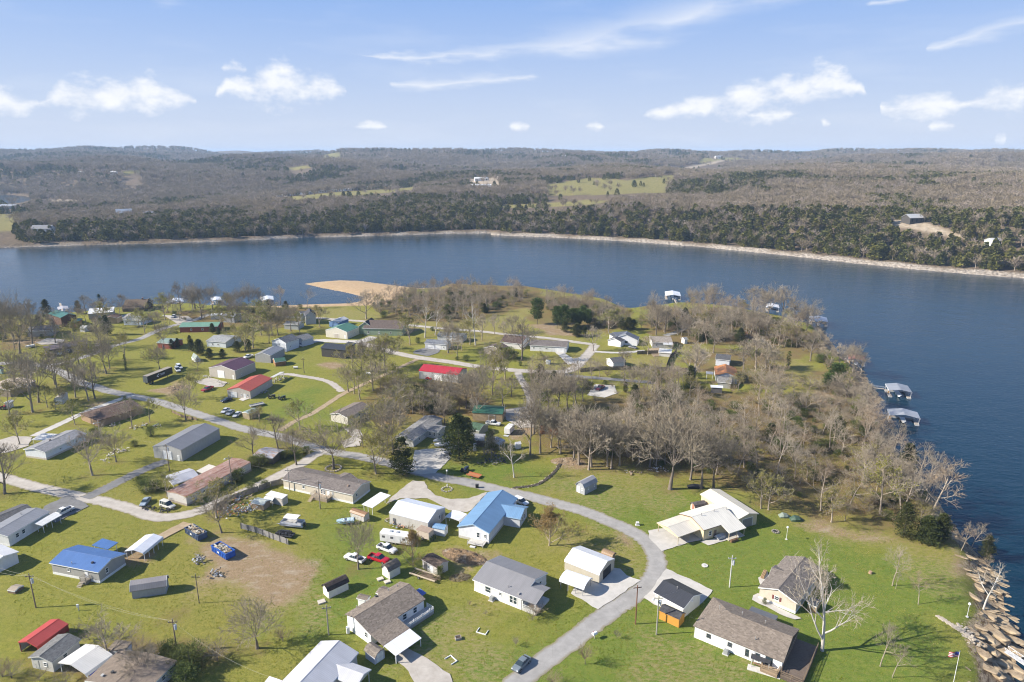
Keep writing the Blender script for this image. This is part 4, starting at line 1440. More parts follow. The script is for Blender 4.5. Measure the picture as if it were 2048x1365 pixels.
# --- bottom-left cluster
h = bld('carport', 'red ribbed metal carport at the lower left', 'carport', 'Z5', (287, 338), (632, 96), (397, 397), 2.4, .3, metal_roof((0.42, 0.055, 0.045), .4), metal_roof((0.40, 0.40, 0.40), .4), opened=True, posts=5, trim=(0.4, 0.06, 0.05), ov=.05)
lpart(h, 'side_panel', metal_roof((0.33, 0.05, 0.045), .4), lambda m: m.box(h.wx0, h.wx1, h.wy1 - .03, h.wy1 + .01, .9, 2.2))
lpart(h, 'side_panel', metal_roof((0.35, 0.36, 0.37), .4), lambda m: m.box(h.wx0, h.wx1, h.wy0 - .01, h.wy0 + .03, .1, 2.2))
bld('mobile_home', 'narrow mobile home with dark grey roof and peeling white walls beside the red carport', 'mobile home', 'Z5', (420, 502), (742, 253), (540, 582), 2.6, .28, shingle((0.17, 0.17, 0.165)), siding((0.55, 0.54, 0.50)), win=[('e', .45, 1.6, 1, .9), ('0', .35, 1.5, .8, .9)], doors=[('0', .75, (0.5, 0.5, 0.45))], trim=(0.5, 0.5, 0.46))
h = bld('carport', 'weathered white ribbed carport with blue tarp side at the lower left', 'carport', 'Z5', (760, 590), (1062, 382), (890, 722), 2.4, .22, metal_roof((0.60, 0.585, 0.55), .35), plain((0.4, .4, .4)), prof='round', opened=True, posts=4)
lpart(h, 'blue_tarp', plain((0.015, 0.06, 0.42), .5), lambda m: m.box(h.wx0 + .3, h.wx1 - .4, h.wy1 - .02, h.wy1 + .02, .3, 1.9))
bld('shed', 'small white shed with brown flat roof between two low carports', 'shed', 'Z5', (1255, 318), (1425, 345), (1300, 445), 2.3, .12, shingle((0.20, 0.165, 0.13)), siding((0.66, 0.64, 0.64), .4, True), prof='mono', ov=.12, doors=[('1', .3), ('1', .6)])
bld('mobile_home', 'wide mobile home with faded tan-brown flat roof at the bottom left edge', 'mobile home', 'Z5', (1225, 800), (1590, 458), (1890, 565), 2.6, .10, shingle((0.205, 0.165, 0.130), .8), siding((0.5, 0.52, 0.56)), vents=[(.3, -.4, 'box', (0.06, 0.06, 0.06)), (.18, -.6, 'box', (0.4, 0.4, 0.38))], win=[('e', .6, 1.6, 1, 1), ('e', .85, 1.6, 1, 1)])
bld('awning_shed', 'low white flat-roofed lean-to in front of the tan-roofed mobile home', 'shed', 'Z5', (1060, 668), (1150, 672), (940, 790), 2.1, .08, metal_roof((0.72, 0.73, 0.74), .4), plain((0.55, 0.55, 0.54)), prof='mono', ov=.1)
# --- blue house, left
BLUE = metal_roof((0.070, 0.150, 0.345), .35)
h = bld('house', 'grey house with bright blue ribbed roof on the left lawn', 'house', 'L1', (530, 250), (938, 326), (418, 364), 3.1, .27, BLUE, siding((0.36, 0.35, 0.33)), skirt=WHITE, win=[('e', .36, 2.0, .8, .8), ('1', .3, 2.0, .8, 1.3)], doors=[('e', .74)], vents=[(.75, .5, 'box', (0.05, 0.05, 0.06)), (.42, .8)])
deck(h, xs(h, .70), xs(h, .82), h.wy1 + .05, h.wy1 + 1.5, .85, (0.34, 0.30, 0.25), rail=(0.36, 0.33, 0.28), steps=(xs(h, .74), 1))
o = bld('', '', '', 'L1', (770, 213), (905, 248), (885, 162), 2.7, -.06, BLUE, plain(GREYM), into=h, prof='mono', opened=True, posts=2)
bld('carport', 'white ribbed carport beside the blue-roofed house', 'carport', 'L1', (1120, 252), (1292, 116), (1182, 298), 2.4, .25, metal_roof((0.66, 0.68, 0.72), .4), plain(GREYM), prof='round', opened=True, posts=5, trim=(0.7, .7, .7))
h = bld('shed', 'grey barn-roofed shed with white trim in front of the blue-roofed house', 'shed', 'L1', (1095, 512), (1402, 466), (1066, 597), 2.0, 1.0, metal_roof((0.27, 0.25, 0.25), .35), siding((0.33, 0.34, 0.36), .25, True), prof='gambrel', wm=1.7)
for x in (h.xa - .02, h.xb - .03):
    lpart(h, 'trim', plain(WHITE), lambda m: [m.prism([(a[0], a[1] + .03), (a[0], a[1] - .17), (b_[0], b_[1] - .17), (b_[0], b_[1] + .03)], x, x + .06) for a, b_ in zip(h.P[:-1], h.P[1:])])
bld('dog_house', 'low wooden dog house on the left lawn near the pole', 'dog house', 'L1', (95, 555), (160, 565), (60, 590), .8, .25, plain((0.30, 0.25, 0.19)), wood((0.22, 0.15, 0.1)), ov=.05)
# --- dark roofed mobile homes at the left edge
bld('mobile_home', 'dark grey shingle-roofed mobile home at the far left edge', 'mobile home', 'M1', (-180, 1290), (275, 1108), (350, 1152), 2.9, .2, shingle((0.11, 0.11, 0.115)), siding((0.66, 0.66, 0.66)), skirt=WHITE)
h = bld('mobile_home', 'long mobile home with grey metal roof and white awning at the left edge', 'mobile home', 'M1', (-60, 1390), (375, 1140), (545, 1155), 3.1, .18, metal_roof((0.23, 0.235, 0.25), .8), siding((0.68, 0.68, 0.68)), skirt=WHITE, win=[('e', .2, 1.8, 1, 1.2), ('e', .35, 1.8, 1, 1.2), ('e', .7, 1.8, 1, 1.2)], vents=[(.7, -.3)])
bld('awning', 'low white awning on posts along the left mobile home', 'awning', 'M1', (345, 1300), (545, 1190), (400, 1340), 2.4, .1, metal_roof((0.62, 0.62, 0.60), .5), plain(WHITE), prof='mono', opened=True, posts=3)
bld('mobile_home', 'white mobile home end wall cut by the left edge below the dark roof', 'mobile home', 'L1', (-120, 240), (30, 305), (75, 330), 3.0, .2, metal_roof((0.6, 0.6, 0.6), .5), siding((0.68, 0.68, 0.68)), wm=3.3)
# --- left middle
bld('mobile_home', 'long white mobile home with pale grey shingle roof behind the forked bare tree', 'mobile home', 'M1', (338, 540), (768, 350), (442, 587), 2.9, .2, shingle((0.26, 0.26, 0.27)), siding((0.68, 0.70, 0.73)), skirt=(0.5, 0.45, 0.38), win=[('e', .35, 1.6, .8, .6), ('e', .75, 1.6, .9, .8)], vents=[(.4, -.1, 'box', (0.08, 0.06, 0.05))])
bld('carport', 'flat white-roofed carport beyond the long white mobile home', 'carport', 'M1', (430, 388), (596, 396), (345, 455), 2.4, .04, metal_roof((0.62, 0.61, 0.58), .5), plain(GREYM), prof='mono', opened=True, posts=2)
h = bld('house', 'brown hip-roofed ranch house by the village road on the left', 'house', 'M1', (1010, 150), (1340, 52), (1395, 222), 2.6, .24, shingle((0.135, 0.092, 0.073)), siding((0.33, 0.22, 0.14)), hip0=(838, 205), win=[('1', .3, 1.4, 1.1, 1.1), ('1', .6, 1.4, 1.1, 1.1)], wm=6.6)
bld('garage', 'large grey metal building with dark grey roof on the left', 'garage', 'F', (332, 889), (411, 846.5), (353, 905.8), 4.0, .25, metal_roof((0.20, 0.20, 0.21), .5), siding((0.40, 0.395, 0.38), .4, True), trim=(0.35, .35, .34), gar=[('0', .5, 3.0, 2.9)], doors=[('0', .12)], ov=.08)
h = bld('mobile_home', 'old white trailer home with rusted roof beside the gravel lane', 'mobile home', 'F', (352, 986), (483, 918), (497, 927), 3.0, .1, metal_roof((0.4, 0.2, 0.12), .5, 1.0), siding((0.55, 0.52, 0.47), .3, True), win=[('e', .25, 1.7, 1.1, .8), ('e', .5, 1.7, 1.1, .8), ('e', .78, 1.7, 1.4, 1)], ov=.06, skirt=(0.35, 0.3, 0.25), trim=(0.4, 0.3, 0.22))
bld('carport', 'grey arched metal carport behind the rusted trailer home', 'carport', 'M1', (1690, 845), (1960, 758), (1760, 905), 2.6, .2, metal_roof((0.42, 0.42, 0.45), .5), plain(GREYM), opened=True, posts=3)
bld('shed', 'flat cream-roofed lean-to joined behind the rusted trailer home', 'shed', 'M2', (190, 702), (308, 735), (70, 775), 2.6, .05, metal_roof((0.60, 0.55, 0.46), .6), siding((0.5, 0.46, 0.4)), prof='mono', ov=.1)
bld('shed', 'weathered tin lean-to shed among bushes behind the gravel lane', 'shed', 'M2', (700, 548), (900, 580), (690, 620), 2.2, .2, metal_roof((0.34, 0.37, 0.42), .4, .2), wood((0.10, 0.085, 0.07)), ov=.1, trim=(0.2, 0.2, 0.2))
h = bld('mobile_home', 'cream double-wide home with taupe shingle roof and wooden porch steps', 'mobile home', 'M2', (1026, 752), (1737, 903), (1610, 1005), 3.1, .27, shingle((0.185, 0.160, 0.145)), siding((0.60, 0.54, 0.44)), skirt=WHITE, win=[('e', .30, 2.0, .9, 1.0), ('e', .565, 1.8, .6, 1.4), ('e', .60, 1.8, .6, 1.4), ('1', .22, 2.0, .9, 1.0), ('e', .72, 2.1, .5, .6)], doors=[('e', .66)], vents=[(.2, .1), (.5, -.5), (.86, .4, 'box', (0.35, 0.25, 0.18)), (.92, -.3)])
bld('', '', '', 'M2', (1505, 842), (1620, 790), (1690, 838), 3.1, .25, shingle((0.185, 0.160, 0.145)), siding((0.60, 0.54, 0.44)), into=h)
deck(h, xs(h, .47), xs(h, .70), h.wy1 + .05, h.wy1 + 2.2, .95, (0.40, 0.32, 0.24), rail=(0.45, 0.38, 0.30), steps=(xs(h, .49), 1))
bld('carport', 'white flat carport beside the cream double-wide home', 'carport', 'M2', (1925, 982), (2030, 1015), (1752, 1112), 2.5, .03, metal_roof((0.74, 0.74, 0.74), .4), plain(GREYM), prof='mono', opened=True, posts=3)
bld('shed', 'small white barn shed with rusty brown roof beside the white flat carport', 'shed', 'M2', (1640, 1145), (1790, 1195), (1617, 1185), 1.7, .5, metal_roof((0.27, 0.155, 0.08), .3), siding((0.52, 0.50, 0.47), .2, True), prof='gambrel', wm=1.2)
bld('shed', 'white flat-roofed box shed behind the scrap heap', 'shed', 'M2', (820, 968), (990, 1010), (760, 1010), 2.3, .08, metal_roof((0.66, 0.64, 0.6), .5), siding((0.52, 0.48, 0.42)), prof='mono', ov=.1)
bld('canopy', 'white arched tarp canopy between two small sheds', 'canopy', 'M2', (755, 1030), (850, 1045), (700, 1052), 1.6, .6, plain((0.72, 0.72, 0.7)), plain((0.4, .4, .4)), prof='arch', opened=True, posts=3)
bld('shed', 'small shed with grey-green roof and open front by the scrap heap', 'shed', 'M2', (650, 1048), (775, 1070), (612, 1090), 1.9, .3, metal_roof((0.42, 0.46, 0.43), .5), wood((0.33, 0.25, 0.17)), ov=.1)
# --- middle white garage, blue house
h = bld('garage', 'white metal garage with pale roof next to the blue-roofed house', 'garage', 'Z7', (338, 186), (803, 301), (218, 331), 3.4, .33, metal_roof((0.66, 0.70, 0.77), .8), siding((0.47, 0.45, 0.42), .35, True), ov=.06, trim=(0.6, .62, .66), win=[('1', .65, 2.0, .9, 1.2)], doors=[('e', .13, (0.1, 0.1, 0.11)), ('1', .8, (0.3, .3, .3))])
STEEL = metal_roof((0.155, 0.275, 0.43), .45)
h = bld('house', 'white L-shaped house with light blue metal roof beside the pale garage', 'house', 'Z7', (1240, 472), (1598, 60), (1432, 592), 3.3, .36, STEEL, siding((0.70, 0.71, 0.74)), skirt=(0.5, 0.48, 0.44), win=[('0', .35, 1.9, .9, 1.5), ('0', .12, 2.0, .6, 1.0)], trim=(0.35, .5, .65))
o = bld('', '', '', 'Z7', (1540, 230), (1862, 285), (1800, 410), 2.9, .36, STEEL, siding((0.55, 0.56, 0.58)), into=h, trim=(0.35, .5, .65), win=[('1', .3, 1.5, .8, 1.5), ('1', .6, 1.5, .8, 1.5)])
bld('shed', 'little white shed with blue roof between the pale garage and the blue-roofed house', 'shed', 'Z7', (770, 463), (920, 490), (733, 512), 2.1, .5, STEEL, siding((0.70, 0.70, 0.70), .2, True), prof='gambrel', ov=.1, win=[('1', .5, 1.6, .5, .6)])
bld('carport', 'small white carport with rolled sides in front of the blue-roofed house', 'carport', 'Z7', (985, 400), (1082, 318), (1035, 470), 2.3, .1, metal_roof((0.70, 0.70, 0.70), .4), plain((0.2, .2, .2)), prof='round', opened=True, posts=3)
h = bld('shed', 'white shed with mossy brown shingle roof in the middle of the yard', 'shed', 'Z7', (690, 830), (880, 935), (613, 893), 2.4, .33, shingle((0.125, 0.092, 0.073), .4), siding((0.52, 0.49, 0.45), .3, True), ov=.15, win=[('e', .45, 1.3, .7, .8)], doors=[('e', .2, (0.2, .18, .16)), ('e', .62)], trim=(0.45, .42, .4))
bld('shed', 'white barn shed with grey-brown roof behind the tan house', 'shed', 'L3', (312, 775), (428, 712), (345, 838), 2.2, .8, shingle((0.18, 0.155, 0.13)), siding((0.62, 0.60, 0.56), .2, True), prof='gambrel', doors=[('0', .35), ('0', .62)], wm=1.5)
bld('shed', 'white barn shed with black-brown roof on the front lawn', 'shed', 'L2', (1125, 545), (1310, 460), (1160, 632), 2.0, .75, shingle((0.06, 0.047, 0.042)), siding((0.62, 0.60, 0.56), .2, True), prof='gambrel', doors=[('0', .3), ('0', .6)], wm=1.45)
# --- centre
h = bld('mobile_home', 'grey-roofed old house beside the concrete pad in the centre', 'mobile home', 'M3', (240, 425), (545, 205), (430, 395), 2.7, .2, shingle((0.24, 0.235, 0.23)), siding((0.50, 0.49, 0.46)), win=[('e', .2, 1.5, .9, 1), ('e', .35, 1.5, .9, 1)], doors=[('e', .5)])
bld('', '', '', 'M3', (440, 300), (628, 332), (450, 355), 2.7, .2, shingle((0.24, 0.235, 0.23)), siding((0.50, 0.49, 0.46)), into=h, win=[('e', .3, 1.5, .8, 1.2), ('e', .55, 1.5, .8, 1.2), ('e', .8, 1.5, .8, 1.2)])
bld('barn', 'plywood building with dark green metal roof behind the white pickup', 'barn', 'M3', (952, 112), (1258, 128), (942, 178), 3.2, .25, metal_roof((0.035, 0.115, 0.075), .5), wood((0.46, 0.34, 0.20)), ov=.15, trim=(0.04, .1, .07), gar=[('e', .65, 2.2, 2.4, (0.35, 0.26, 0.16))])
bld('shed', 'small shed with faded green shingle roof under the big cedar', 'shed', 'M3', (935, 275), (1050, 300), (915, 345), 2.2, .4, shingle((0.07, 0.12, 0.075)), siding((0.25, 0.25, 0.22)), ov=.15)
bld('shed', 'grey tin-roofed pole shed beside the centre cedar', 'shed', 'M3', (945, 392), (1068, 395), (910, 460), 2.3, .15, metal_roof((0.30, 0.30, 0.315), .3), wood((0.12, 0.10, 0.09)), prof='mono', ov=.15)
bld('carport', 'silver metal carport with rounded roof in the centre yard', 'carport', 'M3', (1130, 470), (1195, 425), (1180, 520), 2.3, .2, metal_roof((0.45, 0.47, 0.50), .4), plain((.3, .3, .3)), prof='round', opened=True, posts=3)
bld('privy', 'narrow white portable toilet box beside the tin shed', 'portable toilet', 'M3', (945, 492), (972, 492), (945, 500), 2.2, .2, plain(WHITE), plain(WHITE), ov=.02, doors=[('e', .5)])
h = bld('cabin', 'brown timber cabin with mossy dark green roof at the wood edge', 'cabin', 'M3', (1640, 200), (1960, 225), (1605, 305), 3.4, .3, shingle((0.055, 0.075, 0.050), .4), wood((0.33, 0.135, 0.06)), ov=.3, trim=(0.15, .08, .04), win=[('e', .2, 1.7, 1, 1)])
deck(h, xs(h, .68), xs(h, 1.0), h.wy1 + .05, h.wy1 + 2.4, 1.6, (0.30, 0.13, 0.06), rail=(0.28, 0.12, 0.06))
bld('shed', 'grey arched shed with dark roof stripe alone on the lawn by the road', 'shed', 'M4', (100, 880), (236, 812), (168, 965), 2.3, .85, metal_roof((0.34, 0.34, 0.36), .3), siding((0.35, 0.36, 0.38), .25, True), prof='gambrel', doors=[('0', .7)], win=[('0', .3, 1.5, .5, .7), ('e', .3, 1.5, .4, .6), ('e', .8, 1.5, .4, .6)], wm=1.75)
# --- metal buildings upper left
bld('garage', 'beige metal building with dark maroon roof', 'garage', 'T2', (315, 865), (525, 780), (440, 925), 4.2, .25, metal_roof((0.105, 0.045, 0.060), .5), siding((0.46, 0.42, 0.36), .4, True), ov=.06, gar=[('0', .55, 3.4, 3.4)], doors=[('0', .08)], win=[('e', .3, 1.6, .6, .6)])
h = bld('garage', 'beige metal building with orange-red roof', 'garage', 'T2', (485, 1083), (715, 955), (595, 1132), 3.4, .27, metal_roof((0.42, 0.085, 0.045), .4), siding((0.50, 0.45, 0.40), .4, True), ov=.06, gar=[('0', .72, 2.6, 2.4)], doors=[('0', .25)], win=[('0', .12, 1.5, .6, .9), ('0', .4, 1.5, .5, .9), ('e', .75, 1.6, .6, .6)], trim=(0.5, .1, .06))
bld('carport', 'pale carport roof joined to the far end of the orange-red building', 'carport', 'T2', (850, 985), (955, 930), (800, 990), 2.6, .1, metal_roof((0.5, 0.49, 0.46), .5), plain((.3, .3, .3)), prof='mono', opened=True, posts=3)
bld('garage', 'grey metal building with grey roof and white trim', 'garage', 'T2', (730, 735), (875, 662), (812, 765), 3.8, .3, metal_roof((0.235, 0.24, 0.25), .5), siding((0.36, 0.355, 0.34), .4, True), ov=.06)
bld('shed', 'small log shed with green roof beside the grey metal building', 'shed', 'T2', (845, 795), (955, 780), (885, 830), 2.2, .35, metal_roof((0.05, 0.12, 0.075), .5), wood((0.27, 0.14, 0.06)), ov=.1)
h = bld('house', 'white two-part house with grey roofs behind the grey metal building', 'house', 'T2', (890, 590), (1030, 545), (970, 640), 4.6, .4, shingle((0.15, 0.155, 0.165)), siding((0.66, 0.68, 0.72)), win=[('0', .5, 3.2, .6, .7), ('e', .3, 2, .6, .9)], doors=[('e', .15)])
bld('', '', '', 'T2', (1065, 572), (1190, 540), (1140, 612), 3.4, .3, shingle((0.19, 0.19, 0.19)), siding((0.55, 0.57, 0.62)), into=h)
h = bld('house', 'black house with black roof and covered porch in the middle lawn', 'house', 'T2', (1370, 636), (1620, 660), (1330, 690), 4.4, .3, metal_roof((0.04, 0.042, 0.048), .5), siding((0.055, 0.05, 0.045), .25), trim=(0.04, .04, .04), win=[('e', .6, 2, .8, .8)], wc=(0.3, .3, .3))
bld('', '', '', 'T2', (1600, 625), (1680, 640), (1650, 665), 3.6, .35, metal_roof((0.04, 0.042, 0.048), .5), siding((0.05, 0.05, 0.05)), into=h, opened=True, posts=3, trim=(0.04, .04, .04))
bld('garage', 'cream metal garage with green roof', 'garage', 'T2', (1475, 480), (1600, 430), (1585, 530), 4.0, .3, metal_roof((0.09, 0.215, 0.135), .5), siding((0.62, 0.58, 0.48), .4, True), ov=.06, gar=[('0', .5, 2.9, 2.4, (0.5, 0.45, 0.38))], doors=[('0', .1)], win=[('e', .3, 2, .6, .6), ('e', .6, 2, .6, .6), ('e', .85, 2, .6, .6)])
bld('shed', 'blue shed with pale roof behind the green-roofed garage', 'shed', 'T2', (1450, 408), (1555, 370), (1500, 430), 3.2, .3, metal_roof((0.5, 0.5, 0.5), .5), siding((0.13, 0.23, 0.42)), ov=.1)
h = bld('house', 'sage green house with brown roof and dark gable', 'house', 'T2', (1785, 405), (2180, 412), (1815, 492), 4.0, .35, shingle((0.135, 0.105, 0.090)), siding((0.27, 0.34, 0.23)), win=[('e', .12, 1.7, 1, 1.4), ('e', .4, 1.7, .8, 1.2), ('e', .7, 1.7, .8, 1.2)], chim=[(.95, .1)])
bld('', '', '', 'T2', (1768, 425), (1835, 382), (1815, 475), 4.0, .7, shingle((0.05, 0.055, 0.06)), siding((0.27, 0.34, 0.23)), into=h, win=[('0', .5, 3.2, 1.0, 1.0)], wm=4.2)
h = bld('house', 'grey lakeside house with dark gable above the cove', 'house', 'T2', (1110, 322), (1260, 308), (1090, 345), 4.6, .4, shingle((0.14, 0.14, 0.15)), siding((0.43, 0.45, 0.47)))
bld('', '', '', 'T2', (1205, 285), (1215, 320), (1260, 310), 5.2, .8, shingle((0.07, 0.07, 0.08)), siding((0.43, 0.45, 0.47)), into=h)
bld('house', 'grey weathered house half hidden by lakeside trees', 'house', 'T2', (360, 330), (480, 335), (345, 365), 4.0, .3, shingle((0.20, 0.20, 0.205)), siding((0.37, 0.37, 0.37)))
bld('shed', 'small white-roofed boat shed by the left lakeside trees', 'shed', 'T2', (215, 340), (330, 335), (190, 362), 2.6, .1, metal_roof((0.7, .7, .7), .5), plain((0.5, .5, .5)), prof='mono')
bld('house', 'pale blue cottage behind the bushes with low grey roof', 'house', 'T2', (240, 560), (440, 575), (185, 620), 3.0, .2, shingle((0.30, 0.31, 0.31)), siding((0.60, 0.64, 0.66)), win=[('e', .3, 1.5, 1, 1), ('e', .6, 1.5, 1, 1)])
bld('house', 'low pale house among trees beyond the small pond lawn', 'house', 'T2', (975, 415), (1125, 420), (960, 450), 3.0, .25, shingle((0.22, 0.22, 0.22)), siding((0.45, 0.47, 0.48)))
h = bld('shed', 'little white gabled playhouse near the black trailer', 'shed', 'Z6', (1140, 60), (1215, 110), (1085, 135), 1.3, 1.6, shingle((0.28, 0.32, 0.30)), siding((0.62, 0.64, 0.64), .15, True), ov=.06)
# --- middle row
bld('garage', 'grey metal building with bright red roof', 'garage', 'T3', (440, 852), (835, 895), (386, 915), 3.8, .3, metal_roof((0.40, 0.028, 0.038), .5), siding((0.42, 0.42, 0.41), .4, True), ov=.06, gar=[('e', .49, 3.6, 2.6)], doors=[('e', .97, (.5, .5, .5))], trim=(.5, .03, .04))
bld('garage', 'white garage with blue-grey roof by the middle road', 'garage', 'T3', (475, 598), (700, 615), (455, 640), 3.0, .3, shingle((0.19, 0.205, 0.23)), siding((0.66, 0.66, 0.66)), gar=[('e', .28, 3.4, 2.2), ('e', .62, 2.6, 2.2)], win=[('e', .87, 1.5, .8, .7)])
bld('house', 'white house with grey roof behind the blue-grey garage', 'house', 'T3', (600, 522), (860, 540), (582, 565), 3.0, .3, shingle((0.16, 0.17, 0.18)), siding((0.60, 0.60, 0.60)))
bld('house', 'brown-roofed house with pale gable beside the middle road', 'house', 'T3', (1140, 668), (1225, 632), (1195, 738), 3.0, .33, shingle((0.155, 0.118, 0.102)), siding((0.42, 0.36, 0.29)), gar=[('0', .5, 3, 2.2, (0.2, .17, .14))])
bld('house', 'white house under a dark brown roof behind the big bare tree', 'house', 'T3', (1265, 553), (1480, 575), (1225, 628), 3.0, .3, shingle((0.105, 0.072, 0.062)), siding((0.60, 0.58, 0.55)))
bld('house', 'long white ranch house with taupe roof by the upper road', 'house', 'T3', (1530, 602), (1905, 622), (1505, 660), 3.0, .3, shingle((0.165, 0.145, 0.135)), siding((0.72, 0.72, 0.72)), win=[('e', .1, 1.6, 1, .8), ('e', .28, 1.6, 1, .6), ('e', .45, 1.6, 1, .8)], doors=[('e', .57)], gar=[('e', .82, 4.6, 2.2)])
bld('well_house', 'tiny white well house with gable roof on the lawn before the ranch house', 'well house', 'T3', (1680, 808), (1722, 812), (1668, 825), 1.4, .5, plain((.6, .6, .58)), siding((.66, .66, .64), .2), ov=.08)
# --- right middle
h = bld('house', 'white house with slate-blue hip roof and front gable', 'house', 'T4', (440, 530), (580, 520), (370, 612), 3.2, .4, shingle((0.155, 0.17, 0.20)), siding((0.74, 0.74, 0.76)), hip1=(690, 590), win=[('e', .1, 1.5, .8, 1)])
bld('', '', '', 'T4', (560, 552), (580, 520), (690, 605), 3.2, .4, shingle((0.155, 0.17, 0.20)), siding((0.74, 0.74, 0.76)), into=h, win=[('0', .45, 1.7, 1.4, 1.0, (.1, .1, .1))])
bld('', '', '', 'T4', (448, 590), (500, 560), (525, 625), 2.9, .4, shingle((0.13, 0.13, 0.14)), siding((0.74, 0.74, 0.76)), into=h)
bld('house', 'pale tan-roofed house behind a dark fence', 'house', 'T4', (815, 572), (1020, 575), (785, 632), 3.0, .25, shingle((0.30, 0.26, 0.22)), siding((0.52, 0.50, 0.48)), win=[('e', .2, 1.5, 1, 1)])
bld('carport', 'grey metal carport beside the pale tan-roofed house', 'carport', 'T4', (945, 630), (1040, 635), (915, 652), 2.6, .15, metal_roof((.5, .5, .5), .5), plain((.3, .3, .3)), opened=True, posts=2)
bld('shed', 'white flat-topped shed in front of the grey carport', 'shed', 'T4', (905, 690), (1035, 700), (905, 735), 2.0, .05, metal_roof((.62, .60, .56), .5), plain((.55, .53, .5)), prof='mono')
bld('house', 'small white cottage with dark grey roof behind the long fence', 'house', 'T4', (400, 790), (530, 775), (455, 838), 2.7, .4, shingle((0.12, 0.12, 0.125)), siding((0.74, 0.74, 0.74)))
h = bld('house', 'house with bright rust-orange roof in the right wood', 'house', 'T4', (1570, 850), (1590, 935), (1690, 935), 3.4, .35, metal_roof((0.50, 0.20, 0.055), .5), siding((0.55, 0.56, 0.57)), trim=(.5, .25, .1))
bld('shed', 'grey-roofed shed below the rust-orange house', 'shed', 'T4', (1500, 975), (1640, 990), (1475, 1030), 2.6, .2, shingle((0.235, 0.225, 0.21)), siding((0.3, .3, .28)))
bld('shed', 'low shed with white metal roof at the clearing in the right wood', 'shed', 'T4', (1420, 1062), (1545, 1070), (1410, 1085), 2.6, .1, metal_roof((.66, .68, .70), .5), plain((0.14, .13, .12)), prof='mono')
bld('shed', 'flat grey carport roof left of the rust-orange house', 'shed', 'T4', (1375, 925), (1450, 930), (1365, 950), 2.6, .1, metal_roof((.4, .4, .4), .5), plain((0.1, .1, .1)), prof='mono', opened=True, posts=2)
bld('house', 'house with red-brown roof far in the right-hand wood', 'house', 'T4', (1715, 522), (1800, 530), (1700, 560), 3.0, .3, shingle((0.20, 0.085, 0.045)), siding((0.28, .2, .14)))
bld('house', 'white gabled house half hidden behind the rust-orange roof', 'house', 'T4', (1480, 745), (1630, 760), (1470, 800), 3.2, .3, shingle((0.10, 0.10, 0.105)), siding((0.64, .66, .70)))
bld('shed', 'tiny white-fronted shed with gable in the right wood', 'shed', 'T4', (1140, 582), (1180, 578), (1120, 610), 2.4, .5, shingle((.3, .3, .3)), siding((.68, .68, .68)))
# --- upper left
h = bld('house', 'dark timber house with green metal roof at the left lakeshore', 'house', 'T1', (560, 305), (690, 345), (500, 350), 5.5, .35, metal_roof((0.045, 0.14, 0.115), .5), wood((0.11, 0.06, 0.04)), trim=(.1, .08, .06), win=[('e', .3, 3, 1, 1)])
bld('house', 'orange-brown cabin with low green roof by the left lakeshore', 'house', 'T1', (725, 430), (800, 388), (745, 448), 3.0, .3, metal_roof((0.05, 0.15, 0.12), .5), wood((0.42, 0.22, 0.10)), trim=(.3, .2, .1))
h = bld('garage', 'long lakeside building with plain white roof', 'garage', 'T1', (905, 290), (1160, 270), (885, 345), 3.6, .1, metal_roof((.76, .76, .76), .6), siding((.4, .37, .33)), prof='mono')
bld('', '', '', 'T1', (1110, 370), (1170, 340), (1165, 395), 3.4, .3, shingle((.17, .11, .08)), siding((.4, .3, .2)), into=h)
h = bld('house', 'large brown lodge with steep twin gables on the lakeshore', 'house', 'T1', (1270, 200), (1500, 195), (1250, 290), 5.5, .55, shingle((0.155, 0.115, 0.082)), siding((0.11, .085, .065)), trim=(.2, .15, .1), chim=[(.75, 0)])
for a in ((1380, 200, 1440, 290), (1500, 195, 1545, 265)):
    bld('', '', '', 'T1', (a[0], a[1] + 15), (a[0] + 4, a[1] - 10), (a[2], a[3]), 5.0, .8, shingle((0.15, 0.11, 0.08)), siding((0.07, .055, .045)), into=h, win=[('0', .5, 4, 1.4, 1.6)])
bld('cottage', 'pale blue-white cottage by the lakeside gravel drive', 'house', 'T1', (1300, 360), (1480, 365), (1275, 408), 3.0, .25, shingle((.28, .29, .27)), siding((.62, .66, .70)), win=[('e', .15, 1.5, .8, 1)])
bld('house', 'red brick house with long sage green roof', 'house', 'T1', (1840, 432), (2230, 425), (1790, 478), 3.2, .25, metal_roof((0.15, 0.28, 0.20), .6), siding((0.26, 0.07, 0.045), .12), win=[('e', .3, 1.6, 1, 1), ('e', .6, 1.6, 1, 1)])
bld('house', 'small red building with weathered green roof under cedars', 'house', 'T1', (1640, 590), (1790, 600), (1585, 635), 3.0, .25, metal_roof((0.25, 0.32, 0.27), .6), siding((0.27, 0.075, 0.05), .12))
bld('shed', 'white potting shed in the upper left lawn', 'shed', 'T1', (830, 460), (885, 462), (800, 490), 2.2, .4, shingle((.4, .4, .38)), siding((.66, .66, .64)))
h = bld('house', 'long grey-brown house in the upper left lawn', 'house', 'T1', (300, 470), (560, 455), (330, 520), 3.2, .28, shingle((.20, .185, .17)), siding((.42, .38, .32)))
h = bld('house', 'long low house with brown metal roof and boat carport on the left', 'house', 'T1', (430, 675), (850, 605), (415, 725), 3.4, .12, metal_roof((0.20, 0.145, 0.12), .6), siding((.16, .13, .1)), prof='mono', ov=.4, win=[('e', .5, 1.6, 1.4, 1), ('e', .75, 1.6, 1.4, 1)])
bld('mobile_home', 'tan mobile home with half white, half tan roof at the left edge', 'mobile home', 'T1', (-60, 1085), (215, 985), (215, 1075), 3.0, .15, metal_roof((.55, .45, .34), .5), siding((.30, .24, .18)))
